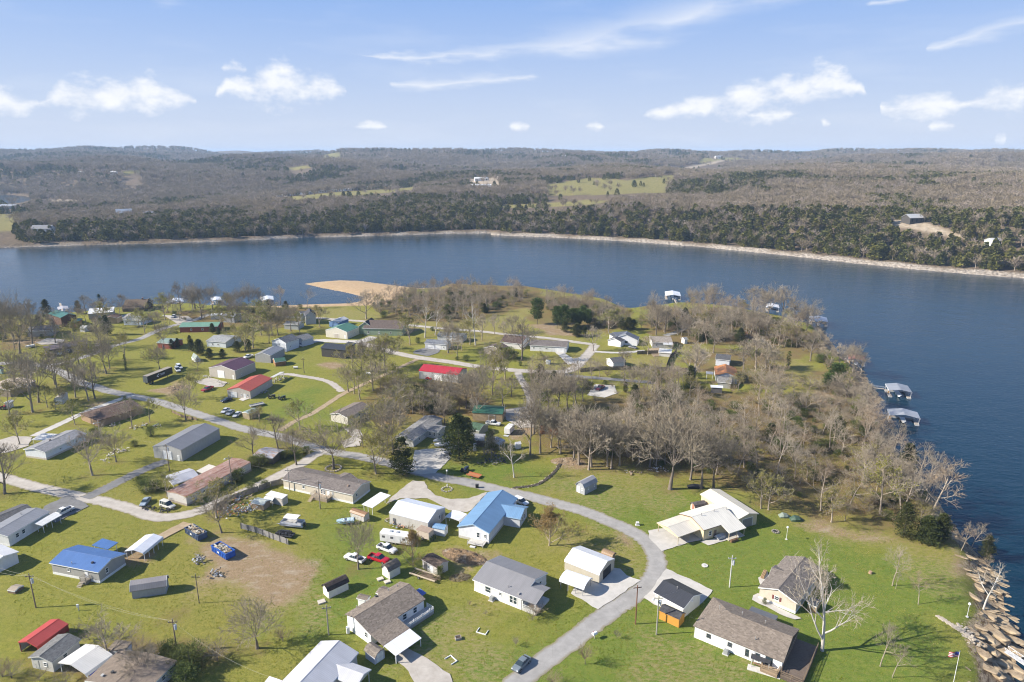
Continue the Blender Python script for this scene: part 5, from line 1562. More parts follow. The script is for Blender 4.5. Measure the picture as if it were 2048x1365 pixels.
bld('shed', 'white barn-roofed shed among trees left of the brown ranch', 'shed', 'T1', (580, 1185), (640, 1130), (560, 1160), 2.4, .5, metal_roof((.6, .55, .47), .5), siding((.55, .57, .6), .2, True), prof='gambrel', gar=[('0', .5, 2, 1.8)], wm=1.6)
bld('shed', 'teal painted shed cut by the left edge', 'shed', 'T1', (-30, 880), (10, 868), (35, 890), 2.6, .4, shingle((.07, .07, .07)), siding((.35, .5, .52)))
bld('shed', 'white storage shed beside a red tractor on the left', 'shed', 'T1', (60, 1235), (110, 1210), (45, 1240), 2.4, .4, plain((.62, .62, .62)), siding((.62, .62, .62)))
bld('shed', 'faded wooden shed with open front beside the row of white cars', 'shed', 'M2', (560, 175), (670, 130), (580, 200), 2.4, .2, metal_roof((.25, .32, .30), .5), wood((.35, .28, .18)), ov=.1)
bld('house', 'cream-fronted house with brown roof right of the dirt lane', 'house', 'M2', (1500, 185), (1740, 70), (1580, 240), 2.9, .25, shingle((0.200, 0.165, 0.140)), siding((.58, .54, .46)), win=[('e', .5, 1.5, 1, 1)])

# ------------------------------------------------------------------ trees
def bark(c0, c1, sc_=3.0):
    b = NB('bark')
    v = b.coord('Object', (1, 1, .25))
    col = b.mix(b.noise(v, sc_, 4), c0, c1)
    r = b.n('ShaderNodeObjectInfo').outputs['Random']
    col = b.mix(b.math('MULTIPLY', r, 0.35), col, sc(c0, .7))
    return b.fin(col, 0.95, 0, 0.1)


def leafy(c0, c1, c2, trans=0.25):
    b = NB('foliage')
    r = b.n('ShaderNodeObjectInfo').outputs['Random']
    col = b.mix(b.noise(b.coord('Object'), 0.9, 3), c0, c1)
    col = b.mix(b.math('MULTIPLY', r, 0.6), col, c2)
    b.fin(col, 0.8, 0, 0.15)
    tr = b.n('ShaderNodeBsdfTranslucent')
    b.l(col, tr.inputs[0])
    mx = b.n('ShaderNodeMixShader')
    mx.inputs[0].default_value = trans
    b.l(b.b.outputs[0], mx.inputs[1])
    b.l(tr.outputs[0], mx.inputs[2])
    b.l(mx.outputs[0], b.out.inputs[0])
    return b.m


BARK = bark((0.13, 0.105, 0.085), (0.27, 0.23, 0.19))
BARKG = bark((0.24, 0.195, 0.15), (0.43, 0.365, 0.29))
BARKW = bark((0.40, 0.36, 0.31), (0.74, 0.71, 0.66), 1.2)
TWIG = bark((0.215, 0.180, 0.128), (0.345, 0.292, 0.215))
TWIGR = bark((0.235, 0.175, 0.115), (0.365, 0.280, 0.19))
TWIGW = bark((0.29, 0.245, 0.18), (0.46, 0.395, 0.305))
BUD = leafy((0.20, 0.21, 0.045), (0.30, 0.30, 0.075), (0.26, 0.20, 0.06), .35)
GOLD = leafy((0.22, 0.15, 0.045), (0.34, 0.23, 0.08), (0.25, 0.17, 0.06), .3)
CEDAR = leafy((0.034, 0.052, 0.014), (0.090, 0.105, 0.030), (0.085, 0.080, 0.030), .15)
PINE = leafy((0.045, 0.085, 0.022), (0.105, 0.145, 0.036), (0.07, 0.10, 0.03), .15)
BUSHG = leafy((0.05, 0.08, 0.02), (0.13, 0.16, 0.04), (0.11, 0.11, 0.03), .15)


class TreeGen:
    def __init__(self, seed, height=10.0, first=0.35, spread=0.9, limbs=6, lv=4, trunk_r=0.2, twig_r=0.022, leader=True, kids=(6, 5, 5, 4), up=0.35, lean=0.0, sides=(7, 5, 4, 3, 3), leaf=0, leaf_size=.2, droop=0.0, crownlev=3):
        self.r = random.Random(seed)
        self.t, self.c, self.lf = MB(), MB(), MB()
        self.lv, self.twig_r, self.kids, self.up, self.sides, self.leaf, self.ls, self.droop, self.cl = lv, twig_r, kids, up, sides, leaf, leaf_size, droop, crownlev
        self.H, self.first, self.spread = height, first, spread
        r = self.r
        d = Vector((lean * r.uniform(-1, 1), lean * r.uniform(-1, 1), 1)).normalized()
        pts = [(Vector((0, 0, -0.3)), trunk_r * 1.5), (Vector((0, 0, 0.35)), trunk_r * 1.08)]
        p = Vector((0, 0, .35))
        n = 6
        top = height * (0.78 if leader else first + .1)
        for i in range(1, n + 1):
            d = (d + Vector((r.uniform(-.10, .10), r.uniform(-.10, .10), .03))).normalized()
            p = p + d * (top / n)
            pts.append((p.copy(), trunk_r * (1 - .82 * i / n) + .02))
        self.chain(pts, 0)
        ang = r.uniform(0, 6)
        k = limbs
        for i in range(k):
            f = first + (0.96 - first) * ((i + .3) / k) if leader else first + r.uniform(-.03, .12)
            q, rad = self.at(pts, min(f, .97) * top / (top) if leader else .95)
            ang += 2.4 + r.uniform(-.4, .4)
            rem = height - q.z
            ln = (rem * r.uniform(.55, .8) + height * .08) * (spread if not leader else spread * (1.15 - .45 * i / k))
            el = r.uniform(.45, .85) + (up * i / k)
            dd = Vector((math.cos(ang) * math.cos(el), math.sin(ang) * math.cos(el), math.sin(el)))
            self.branch(q, dd, min(ln, rem * 1.15 / max(dd.z, .35)), max(rad * .62, .05), 1)
        q, rad = pts[-1]
        for i in range(3):
            ang += 2.1
            dd = Vector((math.cos(ang) * .35, math.sin(ang) * .35, .95)).normalized()
            self.branch(q, dd, (height - q.z) * r.uniform(.85, 1.1), rad * .8, 2)

    def at(self, pts, f):
        x = f * (len(pts) - 1)
        i = min(int(x), len(pts) - 2)
        return pts[i][0].lerp(pts[i + 1][0], x - i), pts[i][1] * (1 - (x - i)) + pts[i + 1][1] * (x - i)

    def chain(self, pts, level):
        mb = self.t if level < self.cl else self.c
        n = self.sides[min(level, len(self.sides) - 1)]
        base = len(mb.v)
        for i, (p, rad) in enumerate(pts):
            d = (pts[min(i + 1, len(pts) - 1)][0] - pts[max(i - 1, 0)][0]).normalized()
            s = d.cross(Vector((0.3, 0.2, 1)))
            s = Vector((1, 0, 0)) if s.length < 1e-3 else s.normalized()
            u = s.cross(d)
            for k in range(n):
                a = 6.2832 * k / n
                mb.v.append(tuple(p + (s * math.cos(a) + u * math.sin(a)) * rad))
        for i in range(len(pts) - 1):
            for k in range(n):
                mb.f.append((base + i * n + k, base + i * n + (k + 1) % n, base + (i + 1) * n + (k + 1) % n, base + (i + 1) * n + k))
                mb.mi.append(0)

    def branch(self, p, d, ln, rad, level):
        r = self.r
        seg = 4 if level < 2 else (3 if level < 3 else 2)
        pts = [(p.copy(), rad)]
        q = p.copy()
        rad = max(rad, self.twig_r)
        for i in range(seg):
            w = .22 if level < 3 else .30
            d = (d + Vector((r.uniform(-w, w), r.uniform(-w, w), r.uniform(-w, w) * .6 + self.up * .22 - self.droop * level * .1))).normalized()
            q = q + d * (ln / seg)
            pts.append((q.copy(), max(self.twig_r * .6, rad * (1 - .75 * (i + 1) / seg))))
        self.chain(pts, level)
        if level >= self.lv:
            if self.leaf:
                for _ in range(self.leaf):
                    c, _r = self.at(pts, r.uniform(.3, 1))
                    self.leafq(c)
            return
        n = self.kids[min(level, len(self.kids) - 1)]
        ang = r.uniform(0, 6)
        for i in range(n):
            f = .28 + .72 * (i + r.uniform(.2, .9)) / n
            c, cr = self.at(pts, min(f, 1.0))
            ang += 2.4
            s = d.cross(Vector((0, 0, 1)))
            s = Vector((1, 0, 0)) if s.length < 1e-3 else s.normalized()
            u = s.cross(d)
            sp = r.uniform(.55, 1.0)
            dd = (d + (s * math.cos(ang) + u * math.sin(ang)) * sp).normalized()
            self.branch(c, dd, ln * r.uniform(.42, .66) * (1.1 - .3 * f), max(cr * .7, self.twig_r), level + 1)

    def leafq(self, c):
        r = self.r
        s = self.ls * r.uniform(.6, 1.3)
        a = Vector((r.uniform(-1, 1), r.uniform(-1, 1), r.uniform(-1, 1))).normalized()
        b_ = a.cross(Vector((r.uniform(-1, 1), r.uniform(-1, 1), r.uniform(-1, 1)))).normalized()
        c = c + Vector((r.uniform(-.2, .2), r.uniform(-.2, .2), r.uniform(-.15, .15)))
        self.lf.poly([c - a * s, c + b_ * s * .6, c + a * s, c - b_ * s * .6])

    def meshes(self, bk, tw, lf=None):
        t = self.t.mesh('trunk', bk, smooth=True, uv=False)
        c = self.c
        if lf is not None and self.lf.v:
            base = len(c.v)
            c.v += self.lf.v
            for f in self.lf.f:
                c.f.append(tuple(i + base for i in f))
                c.mi.append(1)
            cm_ = c.mesh('crown', [tw, lf], uv=False)
        else:
            cm_ = c.mesh('crown', tw, uv=False)
        return t, cm_


def evergreen(seed, height=8.0, rad=2.4, n=1500, size=.34, base=.08, kind='cedar', mat=None):
    r = random.Random(seed)
    t = MB()
    t.tube((0, 0, -.2), (0, 0, height * .85), .16, .03, 6)
    c = MB()
    nb_ = 90 if n > 1000 else 40
    for i in range(nb_):          # boughs of uneven length, gaps between them
        f = ((i + r.random()) / nb_) ** 1.05
        z = height * (base + (1 - base) * f * .97)
        if kind == 'cedar':
            R = rad * (min(1, (f + .03) / .2) ** .5) * (1 - f) ** .62
        else:
            R = rad * math.sqrt(max(0.03, 1 - ((f - .5) / .54) ** 2))
        R = R * r.uniform(.55, 1.22) + .12
        a = i * 2.4 + r.uniform(-.5, .5)
        el = r.uniform(-.1, .45) + .5 * f
        d = Vector((math.cos(a) * math.cos(el), math.sin(a) * math.cos(el), math.sin(el)))
        for k in range(n // nb_):
            tt = r.uniform(.12, 1.0) ** .7
            w_ = .30 * R * (1.15 - tt) + .16 * rad / 3
            p = Vector((0, 0, z)) + d * R * tt + Vector((r.gauss(0, w_), r.gauss(0, w_), r.gauss(0, w_ * .7)))
            p.z = max(p.z, .05)
            out = (d + Vector((r.uniform(-.7, .7), r.uniform(-.7, .7), r.uniform(-.3, .7)))).normalized()
            s = size * r.uniform(.5, 1.3)
            u = out.cross(Vector((r.uniform(-1, 1), r.uniform(-1, 1), 1))).normalized()
            c.poly([p - u * s * .42, p + out * s, p + u * s * .42, p - out * s * .45])
    return t.mesh('trunk', BARK, uv=False), c.mesh('crown', mat or CEDAR, uv=False)


KIND = {}
KIND['bare'] = [TreeGen(100 + i, 10, .30, .82, 8, 4, .20, .028, True, (6, 6, 5, 5)).meshes(BARK if i % 2 else BARKG, TWIG if i % 2 else TWIGW) for i in range(4)] + \
    [TreeGen(110 + i, 10, .22, .95, 7, 4, .24, .028, False, (6, 6, 6, 5)).meshes(BARK, TWIG) for i in range(3)]
KIND['wood'] = [TreeGen(200 + i, 10, .48, .72, 7, 4, .125, .017, True, (5, 5, 5, 4), lean=.16).meshes(BARKG, [TWIG, TWIGR, TWIGW][i % 3]) for i in range(6)]
KIND['bud'] = [TreeGen(300 + i, 10, .28, .85, 7, 4, .17, .024, True, (5, 5, 5, 4), leaf=3, leaf_size=.13).meshes(BARKG, TWIGW, BUD) for i in range(4)]
KIND['gold'] = [TreeGen(330 + i, 10, .14, .62, 13, 4, .11, .018, True, (6, 6, 5, 4), leaf=4, leaf_size=.085, up=.6).meshes(BARKG, TWIGR, GOLD) for i in range(1)]
KIND['syc'] = [TreeGen(403, 10, .20, .70, 10, 4, .19, .02, True, (6, 5, 5, 4), up=.22, lean=.05).meshes(BARKW, TWIGW)] + [TreeGen(410 + i, 10, .45, .6, 6, 4, .16, .02, True, (5, 4, 4, 4), lean=.15).meshes(BARKW, TWIGW) for i in range(2)]
KIND['cedar'] = [evergreen(500 + i, 10, 3.0 + .5 * (i % 2), 5200, .29) for i in range(4)]
KIND['pine'] = [evergreen(520 + i, 10, 2.9, 4600, .32, .25, 'pine', PINE) for i in range(3)]
KIND['vine'] = [evergreen(540, 10, .9, 900, .3, .0, 'pine', BUSHG)]
KIND['bush'] = [TreeGen(600 + i, 3, .08, 1.2, 8, 3, .06, .016, False, (6, 6, 5, 4), crownlev=1).meshes(BARK, TWIGR if i % 2 else TWIG) for i in range(3)]
KIND['shrub'] = [evergreen(620 + i, 3, 1.5, 3000, .13, .0, 'pine', BUSHG) for i in range(2)]
KH = dict(bush=3.0, shrub=3.0)
NAMEK = dict(bare='bare_tree', wood='bare_tree', bud='budding_tree', gold='golden_tree', syc='sycamore_tree', cedar='cedar_tree', pine='pine_tree', vine='vine_covered_trunk', bush='bush', shrub='shrub')
WORDK = dict(bare='bare tree', wood='slim bare tree', bud='yellow-green budding tree', gold='golden-leaved tree', syc='white-barked sycamore', cedar='dark green cedar', pine='rounded green pine', vine='vine-covered trunk', bush='brown twiggy bush', shrub='green shrub')
CATK = dict(bush='bush', shrub='bush')
LAND = [(1020, 1160, 'grey-roofed centre house'), (1180, 1110, 'white-roofed garage'), (1350, 1190, 'black-roofed garage'), (1340, 1235, 'orange shed'), (1490, 1270, 'long white corner house'), (1575, 1160, 'beige shuttered house'),
        (1420, 1040, 'cream carport house'), (780, 1230, 'tan porch house'), (690, 1330, 'large grey metal house'), (85, 1265, 'red carport'), (175, 1120, 'bright blue house'), (285, 1090, 'white ribbed carport'), (300, 1175, 'grey barn shed'),
        (60, 1050, 'left dark-roofed homes'), (110, 880, 'long white mobile home'), (240, 820, 'brown ranch house'), (370, 880, 'large grey metal building'), (420, 955, 'rusted trailer home'), (535, 915, 'tin lean-to shed'),
        (655, 970, 'cream double-wide home'), (545, 1000, 'scrap heap'), (835, 1030, 'pale metal garage'), (985, 1030, 'light blue house'), (870, 1120, 'mossy-roofed shed'), (670, 1180, 'black-roofed barn shed'), (845, 860, 'old grey-roofed house'),
        (975, 825, 'green plywood barn'), (960, 880, 'tin pole shed'), (1110, 845, 'timber cabin'), (1175, 975, 'lone arched shed'), (465, 735, 'maroon-roofed building'), (500, 775, 'orange-red building'), (540, 710, 'grey white-trimmed building'),
        (585, 685, 'white two-part house'), (680, 700, 'black house'), (685, 660, 'green-roofed cream garage'), (755, 650, 'sage green house'), (610, 630, 'lakeside grey house'), (420, 680, 'pale blue cottage'), (880, 745, 'bright red building'),
        (875, 690, 'blue-grey garage'), (990, 700, 'brown-roofed road house'), (1030, 680, 'dark brown roof'), (1100, 690, 'white ranch house'), (1245, 675, 'slate-blue hip house'), (1320, 690, 'tan-roofed fenced house'), (1225, 720, 'small white cottage'),
        (1450, 740, 'rust-orange house'), (1430, 775, 'white-roofed wood shed'), (115, 635, 'green lakeshore house'), (205, 620, 'plain white lakeside roof'), (275, 610, 'brown lodge'), (270, 640, 'blue-white cottage'), (390, 655, 'sage-roofed brick house'),
        (335, 685, 'small red building'), (80, 660, 'long grey-brown house'), (120, 700, 'brown boat-carport house'), (20, 790, 'tan left-edge home'), (125, 800, 'white barn-roofed shed'), (315, 760, 'black lettered trailer'), (700, 830, 'cream-fronted house'),
        (500, 820, 'open wooden shed'), (1180, 770, 'dark red truck'), (800, 620, 'sand spit thicket'), (1710, 715, 'red-roofed dock'), (1795, 775, 'upper grey dock'), (1815, 830, 'lower grey dock')]
PLANTS = []


def base_of(tile, p, ytop):
    g = G(tile, p)
    v = (682.5 - TP(tile, (0, ytop))[1]) / FPX
    k = (v * CP * g.y - SP * g.y) / (CP + v * SP)
    return g, max(1.0, k + HC - g.z)


def plant(kind, g, hgt_m, var=None, rz=None, wide=1.0, label=None, group=None, px=None):
    ms = KIND[kind]
    t, c = ms[(random.randrange(len(ms)) if var is None else var) % len(ms)]
    s = hgt_m / KH.get(kind, 10.0)
    e = empty(NAMEK[kind], (g.x, g.y, g.z - .02), random.uniform(0, 6.28) if rz is None else rz)
    w = s ** .8 * (KH.get(kind, 10.0) / 10) ** 0 * wide if kind in ('bare', 'syc') else s * wide
    e.scale = (w, w, s)
    for nm, me in (('trunk', t), ('crown', c)):
        obj(nm, me, e)
    e['category'] = CATK.get(kind, 'tree')
    if label:
        e['label'] = label
        if group:
            e['group'] = group
    else:
        PLANTS.append((e, kind, px, hgt_m))
    return e


CLEAR = [(1412, 722, 1495, 788), (1298, 670, 1362, 712), (1203, 655, 1288, 700), (1200, 703, 1262, 742), (1172, 762, 1242, 802), (1072, 820, 1158, 878), (832, 724, 932, 766), (1565, 690, 1690, 790), (1690, 704, 1738, 736), (1615, 626, 1658, 656),
         (1325, 576, 1368, 602), (930, 805, 1015, 842), (1050, 672, 1145, 706), (1535, 602, 1562, 622), (655, 800, 745, 850)]


def blocks(x, y, ytop):
    return any(c[0] - 14 < x < c[2] + 14 and y > c[1] + 8 and ytop < c[3] - 6 for c in CLEAR)


def P1(kind, tile, lst):
    for q in lst:
        x, y, top = q[:3]
        if tile == 'F' and blocks(x, y, top):
            continue
        g, hm = base_of(tile, (x, y), top)
        plant(kind, g, min(hm, 24), wide=q[3] if len(q) > 3 else 1.0, px=TP(tile, (x, y)))


P1('bare', 'T1', [(205, 745, 190), (330, 675, 180), (875, 345, 150), (1250, 320, 140), (1570, 500, 310), (1075, 950, 590), (1620, 935, 670), (1650, 695, 450), (765, 1190, 830), (895, 1225, 850), (960, 1205, 800), (330, 1340, 760), (395, 1240, 780),
                   (575, 1095, 740), (800, 860, 560), (1700, 330, 150), (1830, 320, 30), (1970, 300, 80), (60, 600, 200), (130, 580, 210), (1030, 690, 430), (560, 640, 430), (160, 1120, 730), (700, 1000, 640), (1000, 620, 380), (1110, 900, 640)])
P1('cedar', 'T1', [(480, 400, 200), (800, 345, 210), (1015, 275, 148), (1090, 560, 360), (1920, 640, 560), (1800, 690, 590), (20, 620, 470), (1740, 700, 600)])
P1('bud', 'T1', [(1405, 475, 290), (480, 1290, 1050), (1920, 280, 190), (620, 1250, 1090), (760, 1010, 780)])
P1('vine', 'T1', [(1275, 910, 750)])
P1('bare', 'T2', [(30, 310, 40), (120, 400, 80), (230, 300, 60), (600, 300, 60), (700, 310, 90), (520, 290, 90), (890, 560, 310), (915, 250, 60), (1020, 520, 250), (80, 920, 790), (800, 640, 440), (1735, 1000, 600), (1880, 910, 580), (1970, 880, 600), (1780, 395, 110, 1.3), (470, 420, 200), (830, 440, 200),
                   (1600, 1130, 860), (1660, 1150, 900), (380, 300, 120), (1850, 1120, 830), (1930, 1100, 850)])
P1('bud', 'T2', [(640, 690, 400, 1.2), (560, 720, 470, 1.2), (720, 560, 290, 1.2), (400, 330, 150), (980, 420, 260), (420, 520, 330, 1.3), (60, 300, 140), (1990, 700, 560)])
P1('cedar', 'T2', [(230, 540, 440, 1.3), (290, 560, 480, 1.2), (100, 760, 600, 1.4), (200, 800, 690, 1.5), (330, 790, 700, 1.5), (480, 730, 620, 1.4), (590, 710, 600, 1.3), (800, 330, 200), (20, 720, 600, 1.3)])
P1('bud', 'T3', [(45, 880, 560, 1.2), (180, 730, 570), (110, 700, 580), (200, 1150, 960, 1.3), (330, 1280, 1060, 1.3), (150, 1290, 1080, 1.3), (60, 1180, 980, 1.2), (420, 1330, 1130, 1.2), (1620, 860, 730)])
P1('syc', 'T3', [(455, 585, 180), (965, 660, 190), (560, 560, 250)])
P1('bare', 'T3', [(690, 740, 430), (780, 790, 570), (825, 715, 560), (1030, 610, 350), (1160, 550, 350), (1335, 540, 350), (1255, 570, 420), (1435, 815, 400, 1.2), (1145, 1010, 700, 1.2), (1050, 1100, 850, 1.2), (1240, 1270, 1000), (990, 1360, 900), (730, 1230, 920, 1.2), (870, 1300, 980),
                   (600, 1280, 1010), (930, 1180, 900), (1330, 1180, 960), (1660, 960, 760), (1560, 1340, 1000), (1700, 1320, 1000), (1800, 1280, 960), (1900, 1330, 1000), (1980, 1250, 950), (1750, 1130, 900), (1850, 1120, 860)])
P1('pine', 'T3', [(1590, 450, 205), (1790, 490, 280), (1860, 500, 275), (1940, 470, 300), (2010, 480, 320)])
P1('cedar', 'T3', [(1990, 570, 440, 1.4), (1870, 530, 420, 1.3), (520, 390, 320, 1.5), (700, 390, 310, 1.6), (780, 385, 330, 1.5)])
P1('pine', 'T4', [(60, 470, 300), (130, 450, 280), (180, 480, 310)])
P1('cedar', 'T4', [(70, 575, 440, 1.5), (590, 505, 380, 1.6), (640, 500, 400, 1.5), (520, 500, 380, 1.3), (890, 1180, 1080, 1.3), (560, 1140, 1030), (150, 560, 470)])
P1('bud', 'T4', [(390, 540, 310, 1.3), (720, 500, 360), (1080, 520, 370), (1330, 500, 320), (1260, 620, 480, 1.2), (1750, 620, 520), (1800, 1000, 900, 1.4), (1700, 1120, 960, 1.3), (1650, 400, 300), (1900, 1060, 900, 1.3), (980, 1150, 1000), (600, 430, 300)])
P1('bare', 'T4', [(235, 720, 470), (785, 760, 560), (560, 880, 700), (870, 560, 250), (960, 540, 280), (820, 470, 200), (1250, 1040, 640, 1.3), (1450, 740, 460, 1.3), (1755, 905, 620, 1.2), (1240, 300, 80), (1380, 330, 90), (1450, 330, 50, 1.3), (1850, 330, 60, 1.4), (1960, 340, 100), (1130, 560, 380),
                   (1370, 560, 420), (1560, 620, 470), (1640, 520, 330), (1880, 580, 340, 1.2), (1980, 600, 360), (550, 1050, 860), (660, 1180, 900, 1.3), (130, 1230, 970), (1880, 820, 600), (1980, 900, 640), (1780, 500, 330), (1050, 440, 240), (300, 980, 800), (900, 1080, 900)])
P1('pine', 'T5', [(870, 1080, 860, 1.5), (780, 1110, 960, 1.3)])
P1('bud', 'T5', [(420, 680, 460, 1.2), (330, 660, 440, 1.2), (480, 660, 480), (370, 480, 300), (530, 1080, 980), (60, 1050, 930, 1.2), (150, 1100, 980)])
P1('bare', 'T5', [(610, 820, 500, 1.2), (440, 560, 220, 1.3), (330, 420, 70, 1.2), (180, 400, 70, 1.2), (560, 580, 260, 1.2), (700, 700, 500), (810, 880, 680), (900, 880, 650), (1040, 930, 680, 1.2), (1120, 960, 740), (970, 1220, 900, 1.3), (1150, 1250, 1020, 1.2), (880, 1230, 1040), (700, 1340, 1130), (560, 1350, 1130), (60, 920, 560, 1.2), (240, 920, 700),
                   (430, 1290, 1110), (300, 1330, 1120), (1010, 870, 670)])
P1('vine', 'T5', [(385, 880, 720, 1.5)])
P1('bush', 'T5', [(180, 1060, 960, 2.2), (600, 1110, 1000, 2), (700, 1120, 1040, 1.8)])
P1('bare', 'M1', [(50, 1000, 520, 1.3), (935, 815, 350, 1.1), (1175, 680, 390), (1335, 330, 40), (1880, 255, -30, 1.1), (180, 320, 150), (1000, 470, 350)])
P1('bud', 'M1', [(1690, 1030, 810, 1.3), (560, 160, 60, 1.6), (620, 70, -60)])
P1('shrub', 'M1', [(1530, 420, 330), (1360, 520, 470, 1.6), (960, 420, 350, 1.5), (1480, 980, 880, 1.8), (1590, 960, 880, 1.6), (1420, 900, 840, 1.5), (1270, 90, 20, .6)])
P1('bare', 'M2', [(1450, 750, 280, 1.35), (890, 545, 190), (1075, 710, 330), (640, 620, 330), (1040, 540, 350)])
P1('bud', 'M2', [(1880, 800, 400, 1.3), (1745, 525, 250, 1.1), (270, 1240, 900, 1.6), (700, 270, 130, 1.4), (640, 250, 150), (1640, 320, 210), (1850, 240, 130, 1.3)])
P1('shrub', 'M2', [(1180, 590, 530, 1.6), (700, 720, 630, 2), (640, 710, 640, 1.8), (490, 870, 770, 1.5), (620, 960, 900, 1.6), (760, 940, 880, 1.5), (960, 650, 580, 1.5), (1050, 620, 540, 1.6)])
P1('bare', 'M3', [(135, 605, 50), (985, 240, -40), (655, 310, 40), (1125, 640, 420), (1520, 610, 60), (1555, 400, -40), (1620, 590, 60), (1730, 535, 180), (1805, 540, 170), (1825, 590, 180), (1960, 650, 120), (2010, 700, 150), (40, 600, 330), (330, 190, -40), (520, 170, -30), (800, 150, -60)])
P1('bud', 'M3', [(80, 560, 300, 1.2), (240, 160, -40, 1.3), (400, 190, 0, 1.3), (20, 330, 80)])
P1('cedar', 'M3', [(230, 810, 430, 1.15), (800, 660, 200, 1.1), (1120, 560, 360), (880, 540, 230)])
P1('syc', 'M3', [(1355, 835, 430)])
P1('bare', 'M4', [(190, 760, 170), (215, 730, 220), (378, 725, 300), (420, 745, 240), (500, 720, 300), (577, 580, 100), (805, 730, 180), (1012, 955, 170, 1.25), (1220, 860, 240), (1325, 950, 330), (1450, 945, 380), (90, 710, 320), (145, 600, 200), (700, 700, 300), (870, 720, 350), (960, 700, 330)])
P1('bare', 'L2', [(1415, 415, 40, .8), (565, 1080, 740, 1.3), (265, 110, -170)])
P1('gold', 'L3', [(575, 795, 420, .8)])
P1('gold', 'L4', [(995, 120, -230, 1.5)])
P1('wood', 'L6', [(840, 485, 140, 1.0), (870, 515, 370), (730, 1220, 790, .8), (840, 1320, 1000, .8), (1075, 655, 400)])
P1('syc', 'L6', [(1670, 700, 280, 1.1)])
g, hm = base_of('L6', (200, 1075), 205)
plant('syc', g, hm, var=0, rz=1.0, wide=.9, label='big white leafless sycamore in front of the beige shuttered house')
P1('bare', 'L1', [(920, 1190, 850, 1.2), (1190, 1340, 1080)])
P1('cedar', 'L6', [(1690, 250, 30, .9)])
P1('cedar', 'M5', [(1300, 1090, 900, 1.6), (1400, 1080, 880, 1.3), (1130, 1050, 800)])
P1('wood', 'M5', [(1310, 960, 480, 1.3), (1560, 1150, 950), (1620, 1160, 930), (1720, 1365, 1200), (1110, 900, 480)])
P1('bud', 'M5', [(80, 840, 580), (135, 850, 600, 1.1), (600, 940, 690, 1.1), (960, 880, 490), (700, 930, 820)])
P1('bush', 'L4', [(415, 752, 715), (270, 665, 635), (840, 800, 710, 1.2), (870, 760, 660, 1.3), (690, 1035, 970), (1320, 1200, 1045, .8), (1030, 1390, 1290, 1.4), (1610, 965, 905), (200, 440, 380, 1.6)])
P1('shrub', 'L3', [(820, 895, 800, .8)])
P1('bush', 'L2', [(780, 1020, 930, 1.4), (230, 1180, 1060, 1.8), (80, 1130, 1040, 1.5)])
P1('shrub', 'L5', [(1222, 655, 605, .8), (1740, 500, 380)])
P1('bush', 'L1', [(750, 1010, 930, 1.4), (650, 950, 900, 1.6), (1000, 1000, 960, 1.5), (1150, 1080, 1020, 1.5), (1300, 1120, 1050, 1.6), (100, 1330, 1230, 1.6), (20, 1320, 1220, 1.4), (330, 1350, 1280, 1.5), (560, 1380, 1290, 1.5)])
P1('shrub', 'L1', [(1420, 1150, 1050, 1.6), (1520, 1180, 1080, 1.6), (1600, 1250, 1100, 1.6), (1560, 1365, 1240, 1.6)])
P1('shrub', 'T3', [(530, 515, 480, 1.4), (385, 640, 590, 1.2), (870, 820, 770, 1.6), (780, 810, 780, 1.4), (1290, 800, 700, 1.8), (1360, 790, 740, 1.6), (1420, 870, 830)])

P1('bud', 'F', [(30, 700, 650), (150, 690, 640), (250, 720, 668), (210, 655, 605), (290, 668, 625), (330, 640, 590), (60, 780, 715), (20, 830, 765), (110, 770, 700), (445, 660, 610), (520, 655, 600), (545, 672, 625), (470, 690, 650), (600, 668, 625), (640, 655, 612),
                (720, 800, 735), (745, 770, 700), (705, 745, 690), (790, 790, 725), (830, 785, 715), (905, 790, 715), (935, 770, 700), (985, 790, 715), (1010, 760, 690), (820, 690, 630), (905, 700, 650), (940, 690, 640), (600, 860, 800), (650, 870, 800), (770, 880, 800), (800, 850, 785),
                (1075, 720, 660), (1130, 730, 670), (1200, 740, 680), (1290, 735, 670), (1350, 720, 655), (1400, 735, 670), (170, 745, 690), (380, 800, 750), (300, 845, 800), (150, 850, 800), (40, 890, 830)])
